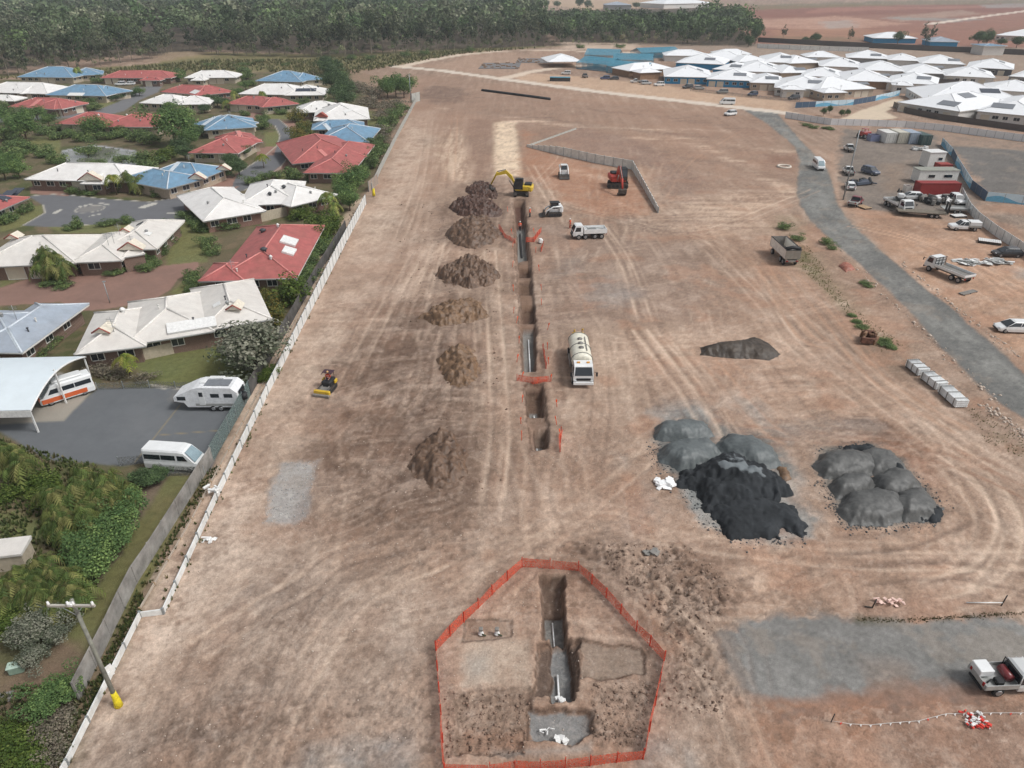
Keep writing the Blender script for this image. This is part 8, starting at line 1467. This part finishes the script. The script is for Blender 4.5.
bed('beside the van at the corner of the car park', 'dark', [(141, 483, 1.2, 1.5), (150, 485, 1.4, 1.8), (158, 482, 1.3, 1.6)]); bed('at the left edge above the power pole', 'lime', [(4, 632, 1.1, 1.4), (14, 628, 1.3, 1.6), (24, 622, 1.2, 1.5), (2, 616, 1.1, 1.3)])
bed('behind the power pole', 'grey', [(30, 645, 1.5, 2.3), (42, 636, 1.4, 2.2), (54, 628, 1.4, 2.2), (60, 640, 1.2, 1.6), (34, 664, 1.2, 1.6)]); bed('in the bed below the power pole', 'tree', [(58, 704, 1.6, 2), (70, 696, 1.3, 1.8), (48, 712, 1.3, 1.8)]); bed('in the bed at the bottom left corner', 'lime', [(4, 752, 1.3, 1.4), (16, 760, 1.4, 1.5), (30, 766, 1.3, 1.4), (36, 744, 1.1, 1.2), (8, 736, 1.1, 1.2), (26, 780, 1.2, 1.4)]); bed('in the dry bed beside the sleeper wall', 'dry', [(44, 738, 1.1, 1.3), (56, 748, 1.1, 1.4), (60, 728, 1.2, 1.3), (46, 764, 1.1, 1.3), (62, 716, 1, 1.2)])
# verge, estate and far trees
bed('on the grass verge of the haul road', 'bush', [(784, 229, 1.3, 1.7), (797, 240, 1.2, 1.3), (826, 244, 1.3, 1.6), (832, 249, .9, .9), (864, 284, .8, .8), (868, 287, .7, .7), (884, 342, .9, .8)]); bed('by the rusty steel frames', 'bush', [(856, 322, .9, .5), (862, 328, .9, .6), (885, 345, 1, .6), (892, 348, .9, .5), (852, 316, .8, .5)])
bed('before the white hoarding at the top of the haul road', 'bush', [(806, 126, 1.6, 1.3), (813, 128, 1.6, 1.2), (826, 129, 1.4, 1.1), (831, 130, 1.3, 1)]); bed('on the traffic island of the estate lane', 'dark', [(823, 116, 1.2, 3), (829, 114, 1.2, 3.2), (841, 117, 1.2, 2.8), (847, 116, 1.1, 2.6)])
bed('beyond the dark fence of the estate', 'dark', [(815, 43, 4.5, 7.5), (897, 45, 4.5, 10), (977, 47, 5, 11), (986, 46, 5, 12), (1016, 48, 4.5, 8), (805, 42, 3, 4), (1000, 47, 3.5, 6)]); bed('standing pale beyond the dark fence', 'gum', [(783, 40, 3.6, 11), (849, 44, 4, 11), (922, 42, 4.5, 14), (931, 42, 4, 13), (925, 46, 4, 11)]); bed('at the right end of the wood', 'dark', [(755, 44, 4.5, 14), (748, 47, 4, 9), (757, 38, 5, 14)])
bed('on the skyline field beyond the wood', 'dark', [(546, 9, 6, 14), (557, 9, 6, 12), (580, 8, 8, 18), (588, 9, 7, 14), (636, 9, 7, 10), (540, 8, 6, 12)])
bed('in the grass before the wood', 'bush', [(38, 80, 3, 4), (245, 66, 3, 2.6), (260, 62, 3, 2), (285, 66, 3, 2.4), (210, 66, 3, 2.4), (352, 60, 3, 4), (370, 60, 3, 4), (405, 57, 3, 4.6), (425, 55, 3, 4), (470, 52, 3, 4), (580, 48, 3, 3), (620, 48, 3.4, 3.4)])
forest('understorey', 'low scrub and young trees under the front edge of the wood', [(-60, 83), (0, 79.5), (60, 72), (100, 68), (150, 62), (165, 55), (195, 53), (215, 58), (300, 59), (350, 59), (400, 55), (450, 51), (500, 49), (560, 47), (650, 46), (752, 46), (752, 42), (650, 42), (560, 44), (450, 47), (350, 54), (215, 52), (150, 56), (60, 66), (-60, 75)], 620, (3, 7), 5, [(92, 104, 70), (110, 116, 82), (84, 96, 62), (122, 120, 92)])
# weeds and grass: uncountable
def tufts(name, label, fn, n, s, cols, seed, hfac=1.0):
    rs = np.random.RandomState(seed); pts = []
    while len(pts) < n:
        p = fn(rs)
        if p is not None: pts.append(p)
    V, F, C = [], [], []; nv = 0; cl = [np.array(lin(c)) for c in cols]
    for x, y in pts:
        z = gz(x, y); c = cl[rs.randint(len(cl))] * rs.uniform(.7, 1.3)
        for k in range(5):
            a = rs.rand() * 6.28; h = s * rs.uniform(.5, 1.4) * hfac; w_ = s * .35; dx, dy = math.cos(a), math.sin(a); V += [(x - dy * w_, y + dx * w_, z - .02), (x + dy * w_, y - dx * w_, z - .02), (x + dx * s * rs.uniform(.2, .8), y + dy * s * rs.uniform(.2, .8), z + h)]; F.append((nv, nv + 1, nv + 2)); C += [c] * 3; nv += 3
    o = npmesh(name, np.array(V), np.array(F), M_LEAF, False, {'leaf': np.array(C)}); return tag(o, label, 'weeds', kind='stuff')
tufts('weeds', 'green weeds in the gap behind the timber paling fence', along([[(145, 586), (215, 468)], [(141, 596), (113, 655)], [(113, 655), (86, 715)]], .25), 700, .22, [(84, 92, 52), (102, 98, 60), (70, 82, 46)], 1)
tufts('weeds', 'weeds on the rubble strip behind the white panel wall', inpoly([(150, 610), (165, 612), (366, 204), (350, 215), (225, 470)]), 160, .28, [(96, 100, 62), (120, 110, 78)], 2); tufts('weeds', 'weeds growing at the foot of the white panel wall', along([[(166, 614), (219, 499), (270, 394)]], .2), 60, .2, [(92, 104, 62), (110, 108, 72)], 3)
tufts('verge_grass', 'rough grass on the verge beside the haul road', inpoly([(788, 232), (812, 250), (850, 306), (905, 346), (880, 352), (835, 300), (800, 268)]), 650, .13, [(112, 112, 66), (128, 120, 78), (100, 104, 60)], 4); tufts('verge_grass', 'thin dry grass on the lower end of the haul road verge', inpoly([(965, 404), (1040, 440), (1040, 466), (985, 442)]), 160, .12, [(124, 118, 82), (110, 110, 66)], 5)
tufts('edge_grass', 'line of low grass along the north edge of the gravel pad', along([[(858, 620), (900, 621), (1030, 613)]], .12), 420, .08, [(86, 82, 48), (104, 98, 60), (76, 78, 44)], 6); tufts('scrub_grass', 'tall dry grass before the wood', inpoly([(-20, 80), (60, 73), (150, 66), (215, 60), (300, 60), (380, 56), (470, 50), (540, 48), (460, 54), (385, 68), (330, 78), (250, 70), (100, 76)]), 2600, 1.1, [(112, 112, 76), (128, 122, 88), (96, 102, 64)], 7)
tufts('bed_groundcover', 'low ferns and ground cover under the palm thickets', inpoly([(0, 440), (110, 470), (136, 500), (96, 590), (60, 640), (0, 640)]), 1500, .35, [(84, 96, 54), (100, 108, 62), (70, 82, 46), (112, 106, 76)], 9); tufts('bed_groundcover', 'leaf litter plants in the beds at the bottom left corner', inpoly([(0, 690), (90, 680), (70, 766), (0, 790)]), 500, .3, [(92, 96, 62), (108, 104, 76), (76, 86, 50)], 10)
# ------------------------------------------------------------ haze
bm = MB(); bm.box(-50, 600, 36, 2600, 1900, 80); hz = bm.build('haze', None); hz.data.materials.clear()
k = bpy.data.materials.new('haze_air'); k.use_nodes = True; t = k.node_tree; t.nodes.remove(t.nodes['Principled BSDF']); pv = t.nodes.new('ShaderNodeVolumePrincipled'); pv.inputs['Color'].default_value = (.80, .86, .92, 1); pv.inputs['Density'].default_value = 0.0002
t.links.new(pv.outputs[0], t.nodes['Material Output'].inputs['Volume']); hz.data.materials.append(k); tag(hz, kind='stuff', label='thin pale haze over the whole valley', cat='haze')
